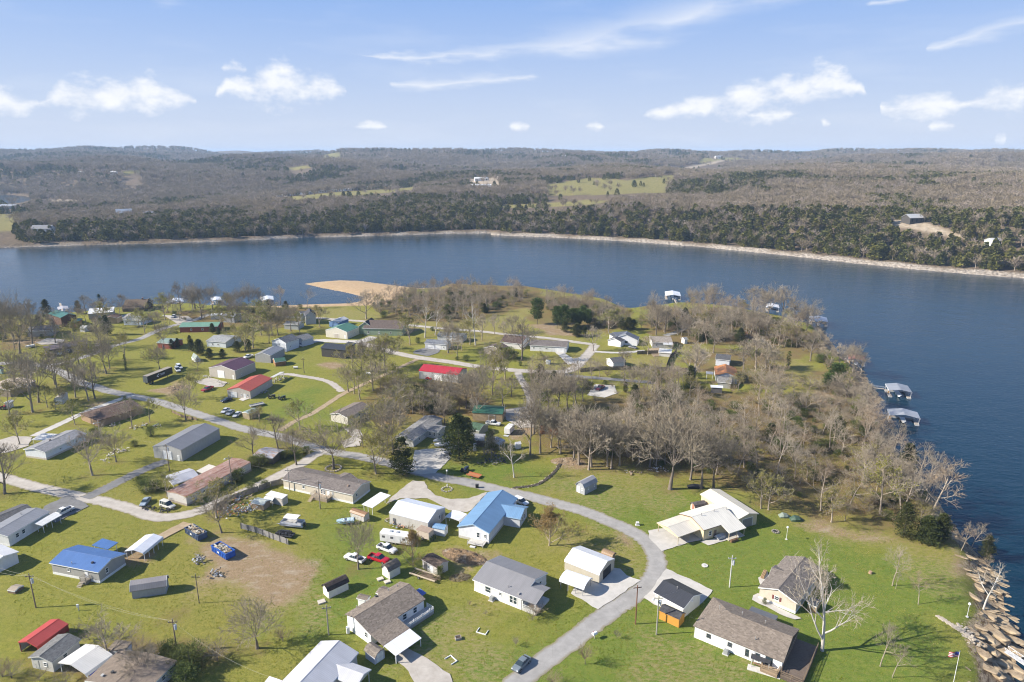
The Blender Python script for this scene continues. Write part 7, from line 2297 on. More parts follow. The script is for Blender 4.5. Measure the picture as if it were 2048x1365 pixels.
def dumpster(label, tile, a, b_, c):
    r = thing('dumpster', label, 'dumpster', tile, a, b_)
    part(r, 'container', plain(c, .6), lambda m: (m.box(-3.3, 3.3, -1.2, -1.1, .25, 1.75), m.box(-3.3, 3.3, 1.1, 1.2, .25, 1.75), m.box(-3.3, -3.2, -1.1, 1.1, .25, 1.75), m.box(3.2, 3.3, -1.1, 1.1, .25, 1.75), m.box(-3.2, 3.2, -1.1, 1.1, .2, .3)))
    for i in range(9):
        for s in (-1, 1):
            part(r, 'rib', plain(sc(c, .8), .6), lambda m: m.box(-3.1 + i * .77, -2.95 + i * .77, min(s * 1.2, s * 1.3), max(s * 1.2, s * 1.3), .3, 1.7))
    part(r, 'top_rail', plain(sc(c, .9), .6), lambda m: (m.box(-3.36, 3.36, -1.32, -1.08, 1.752, 1.85), m.box(-3.36, 3.36, 1.08, 1.32, 1.752, 1.85), m.box(-3.36, -3.16, -1.078, 1.078, 1.752, 1.85), m.box(3.16, 3.36, -1.078, 1.078, 1.752, 1.85)))
    dm = [MB(), MB(), MB()]
    for i in range(150):
        x, y, z = random.uniform(-2.9, 2.9), random.uniform(-.95, .95), 1.2 + random.random() ** 1.5 * .9
        a_ = random.uniform(0, 6.3)
        l_ = random.uniform(.3, 1.1)
        dm[i % 3].bar((x - math.cos(a_) * l_ / 2, y - math.sin(a_) * l_ / 3, z), (x + math.cos(a_) * l_ / 2, y + math.sin(a_) * l_ / 3, z + random.uniform(-.2, .3)), random.uniform(.1, .45), random.uniform(.03, .1))
    for m_, c_ in zip(dm, ((.50, .42, .30), (.36, .27, .17), (.60, .58, .52))):
        tag(m_.build('debris', wood(c_), r), kind='stuff')
    for s in (-1, 1):
        part(r, 'sign', plain((.7, .7, .7)), lambda m: m.box(-.35, .25, min(s * 1.31, s * 1.33), max(s * 1.31, s * 1.33), .9, 1.4))


dumpster('blue roll-off dumpster full of lumber on the bare dirt patch', 'L2', (212, 232), (352, 318), (.02, .10, .42))
dumpster('dark grey-blue roll-off dumpster full of debris behind the blue dumpster', 'L2', (0, 90), (105, 155), (.06, .09, .16))

r = thing('pontoon_boat', 'pontoon boat with white canopy parked on the lawn', 'boat', 'M2', (1170, 1330), (905, 1300))
for s in (-1, 1):
    part(r, 'pontoon', plain((.42, .44, .52), .35, .4), lambda m: (m.tube((-3.4, s * .85, .75), (2.8, s * .85, .75), .32, n=12), m.tube((2.8, s * .85, .75), (3.6, s * .85, .95), .32, .05, n=12)), True)
part(r, 'deck', plain((.40, .39, .37)), lambda m: m.box(-3.2, 3.0, -1.2, 1.2, 1.08, 1.18))
part(r, 'side_rail', plain((.60, .61, .64), .4), lambda m: (m.box(-3.1, 2.9, -1.2, -1.16, 1.2, 1.75), m.box(-3.1, 2.9, 1.16, 1.2, 1.2, 1.75), m.box(-3.1, -3.06, -1.15, 1.15, 1.2, 1.75), m.box(2.86, 2.9, -1.15, 1.15, 1.2, 1.75)))
for x in (-2.5, -.3, 1.6):
    part(r, 'seat', plain((.45, .43, .41)), lambda m: (m.box(x - .5, x + .5, .5, 1.1, 1.18, 1.6), m.box(x - .5, x + .5, 1.0, 1.12, 1.6, 1.95)))
part(r, 'canopy', plain((.72, .69, .66)), lambda m: m.prism([(-1.15, 2.95), (1.15, 2.95), (1.1, 3.05), (.5, 3.15), (-.5, 3.15), (-1.1, 3.05)], -2.0, 1.9))
part(r, 'canopy_frame', CHR, lambda m: [m.bar((x0, s * 1.15, 1.7), (x1, s * 1.1, 2.97), .05) for s in (-1, 1) for x0, x1 in ((-.2, -1.9), (0, 1.8))])
part(r, 'outboard_motor', plain((.05, .05, .05)), lambda m: (m.box(-3.8, -3.3, -.2, .2, 1.0, 1.6), m.box(-3.7, -3.5, -.08, .08, .3, 1.0)))
part(r, 'trailer_frame', plain((.3, .3, .31)), lambda m: (m.bar((-3, 0, .38), (4.6, 0, .38), .12), m.bar((-1.5, -.9, .38), (-1.5, .9, .38), .1), m.bar((1.5, -.9, .38), (1.5, .9, .38), .1)))
for s in (-1, 1):
    wheel(r, -1.2, s * .5, .8)


def motorboat(label, tile, a, b_, c=(.68, .69, .70), L=5.2, cover=None):
    r = thing('motorboat', label, 'boat', tile, a, b_)
    k = L / 5.2
    part(r, 'hull', plain(c, .35), lambda m: loft(m, [(-2.5 * k, .45, .8, 1.15, .7, .95), (0, .4, .8, 1.2, .75, 1.0), (1.7 * k, .5, .9, 1.3, .5, .75), (2.7 * k, .9, 1.2, 1.4, .06, .1)]))
    part(r, 'cockpit', plain(cover or (.12, .13, .15)), lambda m: loft(m, [(-2.3 * k, 1.14, 1.17, 1.2, .8, .72), (0, 1.17, 1.25, 1.35 if cover else 1.24, .85, .75), (1.1 * k, 1.2, 1.26, 1.33, .6, .5)]))
    part(r, 'windshield', glass(), lambda m: m.poly([(.4, -.7, 1.2), (.4, .7, 1.2), (.15, .65, 1.65), (.15, -.65, 1.65)]))
    part(r, 'outboard_motor', plain((.06, .06, .06)), lambda m: m.box(-2.9 * k, -2.5 * k, -.18, .18, .7, 1.5))
    part(r, 'trailer_frame', plain((.25, .25, .25)), lambda m: m.bar((-2 * k, 0, .35), (3.6 * k, 0, .35), .1))
    for s in (-1, 1):
        wheel(r, -.6, s * .8, .8)


motorboat('white motorboat with black cockpit beside the concrete pad', 'M3', (690, 500), (565, 520))
motorboat('covered dark motorboat behind the white motorboat at the concrete pad', 'M3', (660, 450), (550, 485), (.55, .56, .57), cover=(.08, .10, .09))
motorboat('grey motorboat among debris under the centre cedar', 'M3', (760, 550), (650, 600), (.55, .56, .57))
motorboat('white boat under the brown boat-carport house', 'T1', (640, 760), (555, 745), (.72, .72, .72), cover=(.66, .66, .66))
motorboat('small white boat on the upper left lawn', 'T1', (340, 670), (270, 685), (.70, .70, .70), 4.2, cover=(.68, .68, .68))
motorboat('blue and white jet ski boat on the lawn by the rusty-roofed barn shed', 'M2', (1640, 1280), (1510, 1295), (.45, .60, .68), 4.6, cover=(.55, .68, .75))
motorboat('white boat under the pale garage clutter', 'T2', (1140, 650), (1110, 680), (.6, .6, .6), 4.6)
r = thing('utility_trailer', 'long two-beam lumber trailer beside the mossy-roofed shed', 'trailer', 'L3', (590, 840), (770, 900))
part(r, 'frame', wood((.55, .46, .33)), lambda m: (m.box(-3.6, 3.6, -1.2, -.95, .55, .8), m.box(-3.6, 3.6, .95, 1.2, .55, .8)))
part(r, 'crossbar', plain((.20, .14, .10)), lambda m: [m.box(-3.3 + i * .8, -3.15 + i * .8, -1.0, 1.0, .45, .55) for i in range(9)])
part(r, 'branches', wood((.18, .13, .09)), lambda m: [m.bar((random.uniform(-2, 3), random.uniform(-.8, .8), .6), (random.uniform(0, 4.5), random.uniform(-1, 1), .7), .07) for _ in range(26)])
for s in (-1, 1):
    wheel(r, -.8, s * 1.3, .9)
r = thing('utility_trailer', 'low black trailer loaded with dark junk beside the pontoon boat', 'trailer', 'L2', (720, 110), (890, 135))
part(r, 'deck', plain((.04, .04, .045)), lambda m: m.box(-2.8, 2.2, -1.1, 1.1, .5, .65))
part(r, 'load', plain((.03, .03, .033), .6), lambda m: [m.box(x, x + random.uniform(.4, .9), y, y + random.uniform(.3, .7), .65, .65 + random.uniform(.2, .8)) for x in (-2.5, -1.6, -.7, .2, 1.1) for y in (-.9, 0.1)])
for s in (-1, 1):
    wheel(r, -.4, s * 1.2, .85)
r = thing('cargo_trailer', 'tall white enclosed cargo trailer on the brown yard', 'trailer', 'M3', (1280, 400), (1335, 345))
part(r, 'body', siding((.72, .72, .72), .5, True), lambda m: m.box(-2.2, 2.2, -1.1, 1.1, .45, 2.6))
part(r, 'nose', plain((.72, .72, .72)), lambda m: m.prism([(-1.1, .45), (1.1, .45), (1.1, 2.6), (-1.1, 2.6)], 2.2, 2.3))
part(r, 'rear_door', plain((.6, .6, .6)), lambda m: (m.box(-2.24, -2.2, -1, -.02, .5, 2.5), m.box(-2.24, -2.2, .02, 1, .5, 2.5)))
for s in (-1, 1):
    wheel(r, -.3, s * 1.16, .9)
part(r, 'ramp', plain((.4, .42, .44)), lambda m: m.box(-3.6, -2.3, -.9, .9, .06, .12))
r = thing('storage_box', 'white gabled storage box on the green lawn below the cargo trailer', 'shed', 'M3', (1365, 530), (1425, 520))
part(r, 'body', siding((.72, .72, .72), .3), lambda m: m.prism([(-.7, 0), (.7, 0), (.7, 1.6), (0, 2.2), (-.7, 1.6)], -.9, .9))
part(r, 'lid', plain((.7, .7, .7)), lambda m: (m.prism([(-.8, 1.56), (0, 2.24), (0, 2.32), (-.8, 1.64)], -1, 1), m.prism([(0, 2.24), (.8, 1.56), (.8, 1.64), (0, 2.32)], -1, 1)))


def tractor(label, tile, a, b_, c):
    r = thing('tractor', label, 'tractor', tile, a, b_)
    part(r, 'hood', plain(c, .45), lambda m: m.box(.1, 1.7, -.35, .35, .8, 1.4))
    part(r, 'seat', plain((.05, .05, .05)), lambda m: (m.box(-.7, -.2, -.3, .3, 1.0, 1.2), m.box(-.75, -.65, -.3, .3, 1.2, 1.6)))
    part(r, 'chassis', plain((.06, .06, .06)), lambda m: m.box(-.9, 1.6, -.25, .25, .5, .8))
    for s in (-1, 1):
        part(r, 'fender', plain(c, .45), lambda m: m.box(-1.0, -.2, s * .65 - .2, s * .65 + .2, 1.25, 1.33))
        wheel(r, -.6, s * .75, 1.75)
        wheel(r, 1.3, s * .6, 1.0)
    part(r, 'canopy_bar', plain((.06, .06, .06)), lambda m: (m.bar((-.9, -.5, 1.3), (-.9, -.5, 2.3), .07), m.bar((-.9, .5, 1.3), (-.9, .5, 2.3), .07), m.bar((-.9, -.5, 2.3), (-.9, .5, 2.3), .07)))


tractor('bright red tractor beside the red-roofed building', 'T3', (460, 1005), (515, 1015), (.5, .02, .01))
tractor('dark blue tractor at the lawn edge by the lamp post', 'M3', (835, 780), (880, 750), (.03, .05, .10))
tractor('green tractor below the orange-red building', 'T2', (790, 1190), (850, 1180), (.10, .10, .07))
tractor('dark tractor on the slope right of the green tractor', 'T2', (890, 1210), (960, 1190), (.06, .08, .06))
tractor('red tractor by the white storage shed on the left', 'T1', (20, 1305), (60, 1285), (.35, .04, .03))
r = thing('flatbed_trailer', 'rusty orange flatbed trailer on the lawn by the dark blue tractor', 'trailer', 'M3', (890, 800), (1010, 830))
part(r, 'deck', wood((.40, .17, .07)), lambda m: m.box(-2.2, 2.2, -.9, .9, .5, .6))
part(r, 'side_rail', plain((.35, .12, .05)), lambda m: (m.box(-2.2, 2.2, -.95, -.9, .6, .95), m.box(-2.2, 2.2, .9, .95, .6, .95)))
for s in (-1, 1):
    wheel(r, 0, s * 1.05, .85)
r = thing('flatbed_trailer', 'grey flatbed trailer beyond the three pale cars', 'trailer', 'M2', (615, 118), (740, 90))
part(r, 'deck', plain((.30, .29, .27)), lambda m: m.box(-2.8, 2.8, -1.1, 1.1, .55, .68))
part(r, 'rail', plain((.5, .5, .5)), lambda m: (m.box(-2.8, 2.8, -1.15, -1.1, .69, .95), m.box(-2.8, 2.8, 1.1, 1.15, .69, .95)))
for s in (-1, 1):
    wheel(r, -.3, s * 1.22, .85)


# ------------------------------------------------------------------ poles and wires
TOPS = {}


def pole(key, label, tile, base, ytop, kind='utility', c=(.22, .16, .12), r0=.15):
    g, hm = base_of(tile, base, ytop)
    hm = min(max(hm, 3), 14)
    nm = {'utility': 'utility_pole', 'lamp': 'street_lamp', 'flag': 'flag_pole'}[kind]
    e = empty(nm, g, random.uniform(-.2, .2), label, {'utility': 'utility pole', 'lamp': 'street lamp', 'flag': 'flagpole'}[kind])
    part(e, 'pole', wood(c) if kind == 'utility' else plain(c, .5), lambda m: m.tube((0, 0, -.2), (0, 0, hm), r0, r0 * .7, 8), False)
    if kind == 'utility':
        part(e, 'crossarm', wood(sc(c, .9)), lambda m: m.box(-.9, .9, -.06, .06, hm - .7, hm - .56))
        for x in (-.8, 0, .8):
            part(e, 'insulator', plain((.45, .46, .48), .3), lambda m: m.tube((x, 0, hm - .56 if x else hm), (x, 0, hm - .36 if x else hm + .2), .06, n=6))
        if 'T' in key:
            part(e, 'transformer', plain((.50, .52, .54), .45), lambda m: (m.tube((.38, 0, hm - 2.3), (.38, 0, hm - 1.2), .27, n=12), m.tube((.38, 0, hm - 1.2), (.38, 0, hm - 1.05), .1, n=6)))
        if 'L' in key:
            part(e, 'lamp_arm', plain((.5, .5, .5)), lambda m: m.bar((0, 0, hm - .9), (-1.1, -.3, hm - .6), .06))
            part(e, 'lamp_head', plain((.6, .62, .6)), lambda m: m.tube((-1.15, -.3, hm - .85), (-1.15, -.3, hm - .55), .3, .15, 10))
    elif kind == 'lamp':
        part(e, 'lamp_head', plain((.74, .75, .75), .3), lambda m: (m.tube((0, 0, hm), (0, 0, hm + .3), .3, .2, 10), m.tube((0, 0, hm + .3), (0, 0, hm + .38), .22, .05, 10)))
        part(e, 'base', plain((.55, .53, .5)), lambda m: m.tube((0, 0, -.1), (0, 0, .12), .3, n=10))
    else:
        fl = MB()
        for k in range(7):
            for s_, (z0, z1) in enumerate(((hm - 1.15, hm - .1),)):
                pass
        n = 8
        for k in range(7):
            za, zc = hm - 1.3 + k * .17, hm - 1.3 + (k + 1) * .17
            for i in range(n):
                if k >= 3 and i < 3:
                    continue
                a = [(.1 + (i + d) * .22, .12 * math.sin((i + d) * .9)) for d in (0, 1)]
                fl.poly([(-a[0][0], a[0][1], za), (-a[1][0], a[1][1], za - .05 * 0), (-a[1][0], a[1][1], zc), (-a[0][0], a[0][1], zc)], k % 2)
        for i in range(3):
            a = [(.1 + (i + d) * .22, .12 * math.sin((i + d) * .9)) for d in (0, 1)]
            fl.poly([(-a[0][0], a[0][1], hm - 1.3 + .51), (-a[1][0], a[1][1], hm - 1.3 + .51), (-a[1][0], a[1][1], hm - 1.3 + 1.19), (-a[0][0], a[0][1], hm - 1.3 + 1.19)], 2)
        fl.build('flag', [plain((.5, .03, .05)), plain((.74, .74, .74)), plain((.03, .05, .25))], e)
        part(e, 'finial', CHR, lambda m: m.tube((0, 0, hm), (0, 0, hm + .15), .09, n=8))
    TOPS[key] = Vector((g.x, g.y, g.z + hm - .3))
    return e


WP = (.40, .38, .35)
pole('aT', 'leaning wooden pole with transformer left of the bright blue house', 'L1', (302, 738), 455)
pole('bT', 'wooden pole with white transformer on the lower left lawn', 'L1', (1487, 1100), 838)
pole('c', 'thin dark pole at the left edge of the dirt patch', 'L2', (78, 700), 460, c=(.12, .10, .09), r0=.1)
pole('d', 'twin-wire pole in front of the black-roofed barn shed', 'L2', (1165, 968), 720, c=(.30, .27, .24))
pole('e', 'rust-brown pole beside the road near the orange shed', 'L5', (50, 835), 480, c=(.20, .09, .05))
pole('fTL', 'grey pole with transformer and lamp behind the orange shed', 'L5', (240, 930), 575, c=(.33, .31, .28))
pole('gT', 'white pole with meter boxes on the lawn before the beige house', 'L5', (905, 500), 215, c=(.55, .54, .52))
pole('h', 'grey pole at the left end of the cream double-wide home', 'M2', (1010, 975), 745, c=(.28, .26, .24), r0=.13)
pole('iT', 'pole with meter in front of the cream double-wide porch', 'M2', (1318, 1155), 870, c=(.24, .20, .17))
pole('jL', 'lamp pole beside the rusted trailer home', 'M2', (425, 900), 620, c=(.26, .22, .18))
pole('kT', 'pole with transformer before the large grey metal building', 'M1', (1715, 770), 500)
pole('lL', 'white lamp pole between the long white home and brown ranch', 'M1', (1015, 440), 265, c=(.42, .40, .38), r0=.12)
pole('m', 'dark pole on the lawn before the black house', 'T2', (1155, 945), 790, c=(.10, .08, .07))
pole('n', 'grey pole at the corner of the green plywood barn', 'M3', (1262, 255), 100, c=(.28, .26, .24))
pole('o', 'tall grey pole beside the blue-grey garage', 'T3', (690, 740), 560, c=(.20, .18, .16), r0=.2)
pole('p', 'dark pole beside the middle road junction', 'T3', (1865, 1040), 830, c=(.10, .08, .07))
pole('q', 'slender pole at the upper left house lawn', 'T1', (560, 645), 430, c=(.12, .10, .09), r0=.1)
pole('r', 'pole at the small white cottage fence', 'T4', (548, 905), 730, c=(.24, .22, .2))
pole('s', 'white street lamp post by the central flower ring', 'M3', (680, 915), 770, 'lamp', WP, .06)
pole('t', 'white lamp post on the lawn behind the cream carport house', 'M5', (268, 1068), 980, 'lamp', (.7, .7, .68), .06)
pole('u', 'white lamp post beside the rocky bank at lower right', 'L6', (1520, 770), 655, 'lamp', (.62, .62, .62), .06)
pole('v', 'white flagpole with striped flag at the lower right corner', 'L6', (1396, 1372), 1085, 'flag', (.66, .66, .66), .06)


def wire(a, b_, sag=1.2, off=0.0):
    A, B_ = (TOPS[a] if isinstance(a, str) else a), (TOPS[b_] if isinstance(b_, str) else b_)
    n = 14
    m = MB()
    P = []
    for i in range(n + 1):
        t = i / n
        q = A.lerp(B_, t)
        P.append(q + Vector((off, 0, -sag * 4 * t * (1 - t))))
    for p, q in zip(P[:-1], P[1:]):
        m.tube(p, q, .012, n=4, cap=False)
    return m


def wires(label, pairs):
    for lab, a, b_, s, off in pairs:
        o = wire(a, b_, s, off).build('power_line', plain((.32, .30, .24), .5), uv=False)
        tag(o, lab, 'power line', label)


L1P = lambda x, y, z: Q('L1', (x, y), z)
wires('power lines over the lower left lawn', [('upper power line from the leaning transformer pole to the lower left lawn pole', 'aT', 'bT', 1.4, 0), ('lower power line between the two lower left poles', 'aT', 'bT', 2.2, .7),
      ('power line leaving the leaning transformer pole to the left edge', 'aT', L1P(-300, 250, 9), 1.2, 0), ('second power line leaving the leaning pole to the left', 'aT', L1P(-300, 330, 8), 1.4, .6),
      ('power line running from the lower left lawn pole toward the bottom edge', 'bT', L1P(2300, 1330, 8), 1.6, 0)])
wires('power lines of the village', [('power line from the double-wide home to the rusted trailer lamp pole', 'h', 'jL', 1.2, 0), ('power line from the grey building pole to the white lamp pole', 'kT', 'lL', 1.5, 0), ('power line from the lamp pole to the meter pole of the double-wide', 'h', 'iT', .8, 0),
      ('power line from the grey orange-shed pole to the white corner house', 'fTL', Q('Z1', (720, 320), 3.0), .5, 0), ('power line from the white meter pole to the grey orange-shed pole', 'gT', 'fTL', 1.5, 0), ('power line from the twin-wire pole to the tan porch house', 'd', Q('Z3', (220, 560), 3.0), .6, 0)])


# ------------------------------------------------------------------ fences
def fence(label, tile, pts, h=1.8, c=(.30, .27, .24), bw=.28, cat='fence'):
    P = [G(tile, p) for p in pts]
    c0 = P[0]
    e = empty('wooden_fence', c0, 0, label, cat)
    bm_, pm = MB(), MB()
    for a, b_ in zip(P[:-1], P[1:]):
        d = (b_ - a)
        d.z = 0
        L = d.length
        d.normalize()
        n = Vector((-d.y, d.x, 0))
        k = int(L / bw)
        for i in range(k):
            q = a + d * (i * bw) - c0
            q2 = q + d * (bw * .92)
            hh = h + random.uniform(-.05, .05)
            off = n * random.uniform(0, .02)
            vs = [q + off, q2 + off, q2 + off + n * .03, q + off + n * .03]
            bm_.add([(v.x, v.y, 0.02) for v in vs] + [(v.x, v.y, hh) for v in vs], [(4, 5, 6, 7), (0, 1, 5, 4), (1, 2, 6, 5), (2, 3, 7, 6), (3, 0, 4, 7)])
        for i in range(int(L / 2.4) + 1):
            q = a + d * (i * 2.4) - c0 - n * .08
            pm.box(q.x - .05, q.x + .05, q.y - .05, q.y + .05, 0, h + .05)
    tag(bm_.build('boards', wood(c), e), kind='stuff')
    pm.build('posts', wood(sc(c, .8)), e)


fence('weathered grey board fence beside the dirt patch', 'L2', [(430, 75), (560, 110), (700, 165), (830, 212)], 1.7, (.30, .285, .27))
fence('weathered grey fence along the gravel lane behind the scrap heap', 'M2', [(240, 1180), (400, 1085), (560, 1020), (700, 975), (820, 930), (950, 900)], 1.8, (.22, .20, .18))
fence('long dark board fence behind the right-hand lawns', 'T4', [(105, 935), (300, 915), (560, 915), (800, 915), (1000, 925), (1240, 935)], 1.9, (.12, .105, .09), .5)
fence('dark fence in front of the tan-roofed fenced house', 'T4', [(680, 755), (900, 750)], 1.9, (.10, .085, .07), .5)
fence('dark fence beside the white-roofed box in the right wood', 'T4', [(975, 895), (1010, 800), (1080, 730)], 1.9, (.07, .06, .05), .5)
fence('low split-log fence by the brown ranch house', 'M1', [(1740, 180), (1850, 230), (2000, 262)], 1.0, (.25, .18, .12), .9)


# ------------------------------------------------------------------ docks
def dock(label, tile, r0, r1, e, roofc, he=3.0, gang=None, slope=.18, boat=True):
    A, B_, E, d, ydir, w, hr = solve(tile, r0, r1, e, he, slope, ZW, 'gable')
    xdir = Vector((ydir.y, -ydir.x))
    C = (A + B_) / 2
    L = Vector((B_ - A).xy).length
    L = max(L, 6.0)
    rz = math.atan2(xdir.y, xdir.x)
    root = empty('boat_dock', (C.x, C.y, ZW), rz, label, 'dock')
    P = [(-w, he), (0, hr), (w, he)]
    part(root, 'roof', metal_roof(roofc, .5), lambda m: (m.prism([(-w, he), (-w, he - .12), (0, hr - .12), (0, hr)], -L / 2, L / 2), m.prism([(0, hr), (0, hr - .12), (w, he - .12), (w, he)], -L / 2, L / 2)))
    part(root, 'fascia', plain((.55, .56, .58)), lambda m: (m.box(-L / 2, L / 2, w, w + .03, he - .35, he - .02), m.box(-L / 2, L / 2, -w - .03, -w, he - .35, he - .02)))
    for x in (-L / 2 + .3, 0, L / 2 - .3):
        for y in (-w + .3, w - .3):
            part(root, 'post', plain((.5, .5, .5), .5), lambda m: m.box(x - .07, x + .07, y - .07, y + .07, .4, he - .1))
    for x0, x1, y0, y1 in ((-L / 2, L / 2, -w, -w + 1.5), (-L / 2, L / 2, w - 1.5, w), (-L / 2, -L / 2 + 1.3, -w + 1.52, w - 1.52)):
        part(root, 'walkway', wood((.42, .37, .31)), lambda m: m.box(x0, x1, y0, y1, .3, .45))
        part(root, 'float', plain((.50, .52, .55)), lambda m: m.box(x0 + .05, x1 - .05, y0 + .05, y1 - .05, -.3, .298))
    if boat:
        part(root, 'slip_boat', plain((.66, .67, .68), .35), lambda m: loft(m, [(-L / 2 + 1.5, .1, .4, .8, .6, .9), (0, .05, .4, .85, .7, 1.0), (L / 2 - 1, .2, .5, .95, .5, .8), (L / 2, .6, .8, 1.0, .05, .1)]))
    part(root, 'locker', plain((.68, .68, .66)), lambda m: m.box(-L / 2 + .2, -L / 2 + 1.1, w - 1.4, w - .6, .45, 1.4))
    part(root, 'chair', plain((.35, .22, .10)), lambda m: (m.box(.4, 1.0, -w + .4, -w + 1.0, .45, .85), m.box(.4, .5, -w + .4, -w + 1.0, .85, 1.4)))
    if gang:
        q = G(tile, gang)
        inv = Matrix.Rotation(-rz, 3, 'Z')
        l = inv @ (Vector((q.x, q.y, max(q.z, ZW + .6))) - Vector((C.x, C.y, ZW)))
        s = Vector((max(-L / 2, min(L / 2, l.x)), max(-w, min(w, l.y)), .5))
        gm = part(root, 'gangway', wood((.40, .34, .27)), lambda m: m.bar(s, l, 1.1, .08))
        dd = (l - s).normalized().cross(Vector((0, 0, 1))).normalized() * .55
        part(gm, 'handrail', plain((.6, .6, .6)), lambda m: [m.bar(s + dd * k + Vector((0, 0, .9)), l + dd * k + Vector((0, 0, .9)), .05) for k in (-1, 1)])


DG = (.27, .285, .31)
dock('grey-roofed boat dock, upper of the two at the right bank', 'Z8', (560, 545), (500, 452), (688, 545), DG, gang=(180, 530))
dock('grey-roofed boat dock, lower of the two at the right bank', 'Z8', (620, 885), (580, 797), (806, 900), (.33, .345, .37), gang=(235, 905))
dock('boat dock with red-brown roof at the right bank', 'T5', (1085, 800), (1075, 752), (1167, 805), (.30, .11, .07), gang=(960, 800))
dock('boat dock with blue-grey roof half behind the right point trees', 'T5', (700, 408), (690, 362), (780, 396), (.30, .34, .42), gang=(600, 400))
dock('white-roofed boat dock with walkway north of the right point', 'T4', (1045, 150), (1035, 108), (1116, 146), (.72, .73, .74), gang=(1085, 258))
dock('white-roofed dock behind the right point trees', 'T5', (232, 268), (225, 237), (292, 262), (.72, .72, .72), gang=(200, 310), boat=False)
dock('pale-roofed dock behind the left lakeside trees near the cove', 'T2', (785, 195), (780, 158), (842, 175), (.66, .68, .70), gang=(720, 230))
dock('white dock with ramp behind the left lakeside trees', 'T2', (265, 200), (255, 168), (312, 185), (.68, .70, .74), gang=(190, 275))
dock('pale blue-roofed dock right of the brown lodge', 'T1', (1770, 215), (1760, 180), (1850, 200), (.62, .66, .74), gang=(1720, 260))
dock('grey dock behind the green lakeshore house', 'T1', (640, 290), (630, 262), (690, 280), (.42, .40, .40), gang=(620, 320))
g0, g1 = Q('L6', (1870, 1080), ZW + 1.6), Q('L6', (2200, 1300), ZW + .8)
e = empty('gangway', g0, 0, 'white truss gangway running into the lake at the lower right corner', 'gangway')
dv = g1 - g0
sd = Vector((-dv.y, dv.x, 0)).normalized() * .6
part(e, 'deck', plain((.55, .54, .52)), lambda m: m.bar((0, 0, 0), dv, 1.2, .1))
for k in (-1, 1):
    part(e, 'truss', plain((.68, .68, .68)), lambda m: (m.bar(sd * k + Vector((0, 0, 1)), dv + sd * k + Vector((0, 0, 1)), .07), [m.bar(dv * (i / 9) + sd * k + Vector((0, 0, .05 if i % 2 else 1)), dv * ((i + 1) / 9) + sd * k + Vector((0, 0, 1 if i % 2 else .05)), .05) for i in range(9)]))


# ------------------------------------------------------------------ rocks
def rock_mesh(seed, flat=.6):
    r = random.Random(seed)
    import bmesh
    bm = bmesh.new()
    bmesh.ops.create_icosphere(bm, subdivisions=2, radius=1.0)
    off = Vector((r.uniform(-9, 9), r.uniform(-9, 9), r.uniform(-9, 9)))
    for v in bm.verts:
        c = v.co.copy()
        c *= 1 + .55 * mnoise.noise(c * 1.1 + off) + .2 * mnoise.noise(c * 2.7 + off)
        c.z = math.copysign(min(abs(c.z), .55), c.z) * flat
        c.x = math.copysign(min(abs(c.x), .8), c.x) * 1.3
        c.y = math.copysign(min(abs(c.y), .75), c.y)
        v.co = c
    m = bpy.data.meshes.new('rock')
    bm.to_mesh(m)
    bm.free()
    return m


b = NB('limestone')
v_ = b.coord('Object')
col = b.mix(b.noise(v_, 1.6, 5, .65), (.19, .135, .08), (.47, .37, .25))
col = b.mix(b.noise(b.coord('Object', (1, 1, 4)), 2.2, 4, .6, .55, .8), col, (.12, .09, .065))
b.bump(b.noise(v_, 3, 5), .6, .15)
ROCKM = b.fin(col, .95, 0, .1)
RK = []
for i in range(6):
    m_ = rock_mesh(i, .5 + .12 * (i % 3))
    m_.materials.append(ROCKM)
    RK.append(m_)
BOULD = [(1560, 900, 1.3), (1680, 950, 1.7), (1760, 925, 2.0), (1840, 850, 2.2), (1935, 985, 1.6), (1905, 1060, 1.9), (1965, 985, 1.2), (1700, 1060, 1.6), (1820, 1075, 1.8), (1890, 1200, 2.1), (1925, 1285, 1.9), (1650, 1110, 1.5), (1620, 1010, 1.4), (1800, 1180, 1.5), (1760, 1280, 1.6), (1850, 1340, 1.8), (1720, 760, 1.2), (1790, 780, 1.4)]
for i, (x, y, s_) in enumerate(BOULD):
    g = G('L6', (x, y))
    o = obj('boulder', RK[i % 6], None, (g.x, g.y, g.z + .1), -.95 + random.uniform(-.35, .35))
    o.scale = (s_ * random.uniform(1.1, 1.7), s_ * random.uniform(.6, .95), s_ * random.uniform(.6, .95))
    tag(o, 'tan limestone boulder on the lower right bank, %s' % ['beside the lamp post', 'under the white sycamore'][i - 16] if i >= 16 else 'tan limestone boulder of the tumbled bank beside the truss gangway', 'boulder', 'boulders of the lower right bank')
pts = []
for (a, b_) in zip(SHORE[38:-4], SHORE[39:-3]):
    L = math.hypot(b_[0] - a[0], b_[1] - a[1])
    nx_, ny_ = -(b_[1] - a[1]) / L, (b_[0] - a[0]) / L
    for _ in range(int(L * 3.2)):
        t = random.random()
        k = random.uniform(-1.0, 9.0) * random.choice((.4, .7, 1))
        x, y = a[0] + (b_[0] - a[0]) * t, a[1] + (b_[1] - a[1]) * t
        for s in (1, -1):
            q = (x + nx_ * k * s, y + ny_ * k * s)
            if sdist(SHORE, np.array([q[0]]), np.array([q[1]]))[0] > -.8:
                pts.append((q[0], q[1], hgt(*q) + .02))
                break
pts = np.array(pts)
n = len(pts)
near = (pts[:, 1] < 150)
s_ = rng.uniform(.25, 1.0, n) ** 1.6 * np.where(near, 1.25, .75)
scatter('shore_rocks', 'tan limestone slabs tumbled along the right-hand bank', pts, np.where(near, -.95 + rng.normal(0, .25, n), rng.uniform(0, 6.28, n)), np.stack([s_ * np.where(near, 1.9, 1.3), s_ * .7, s_ * .55], 1), rng.integers(0, 6, n), RK)
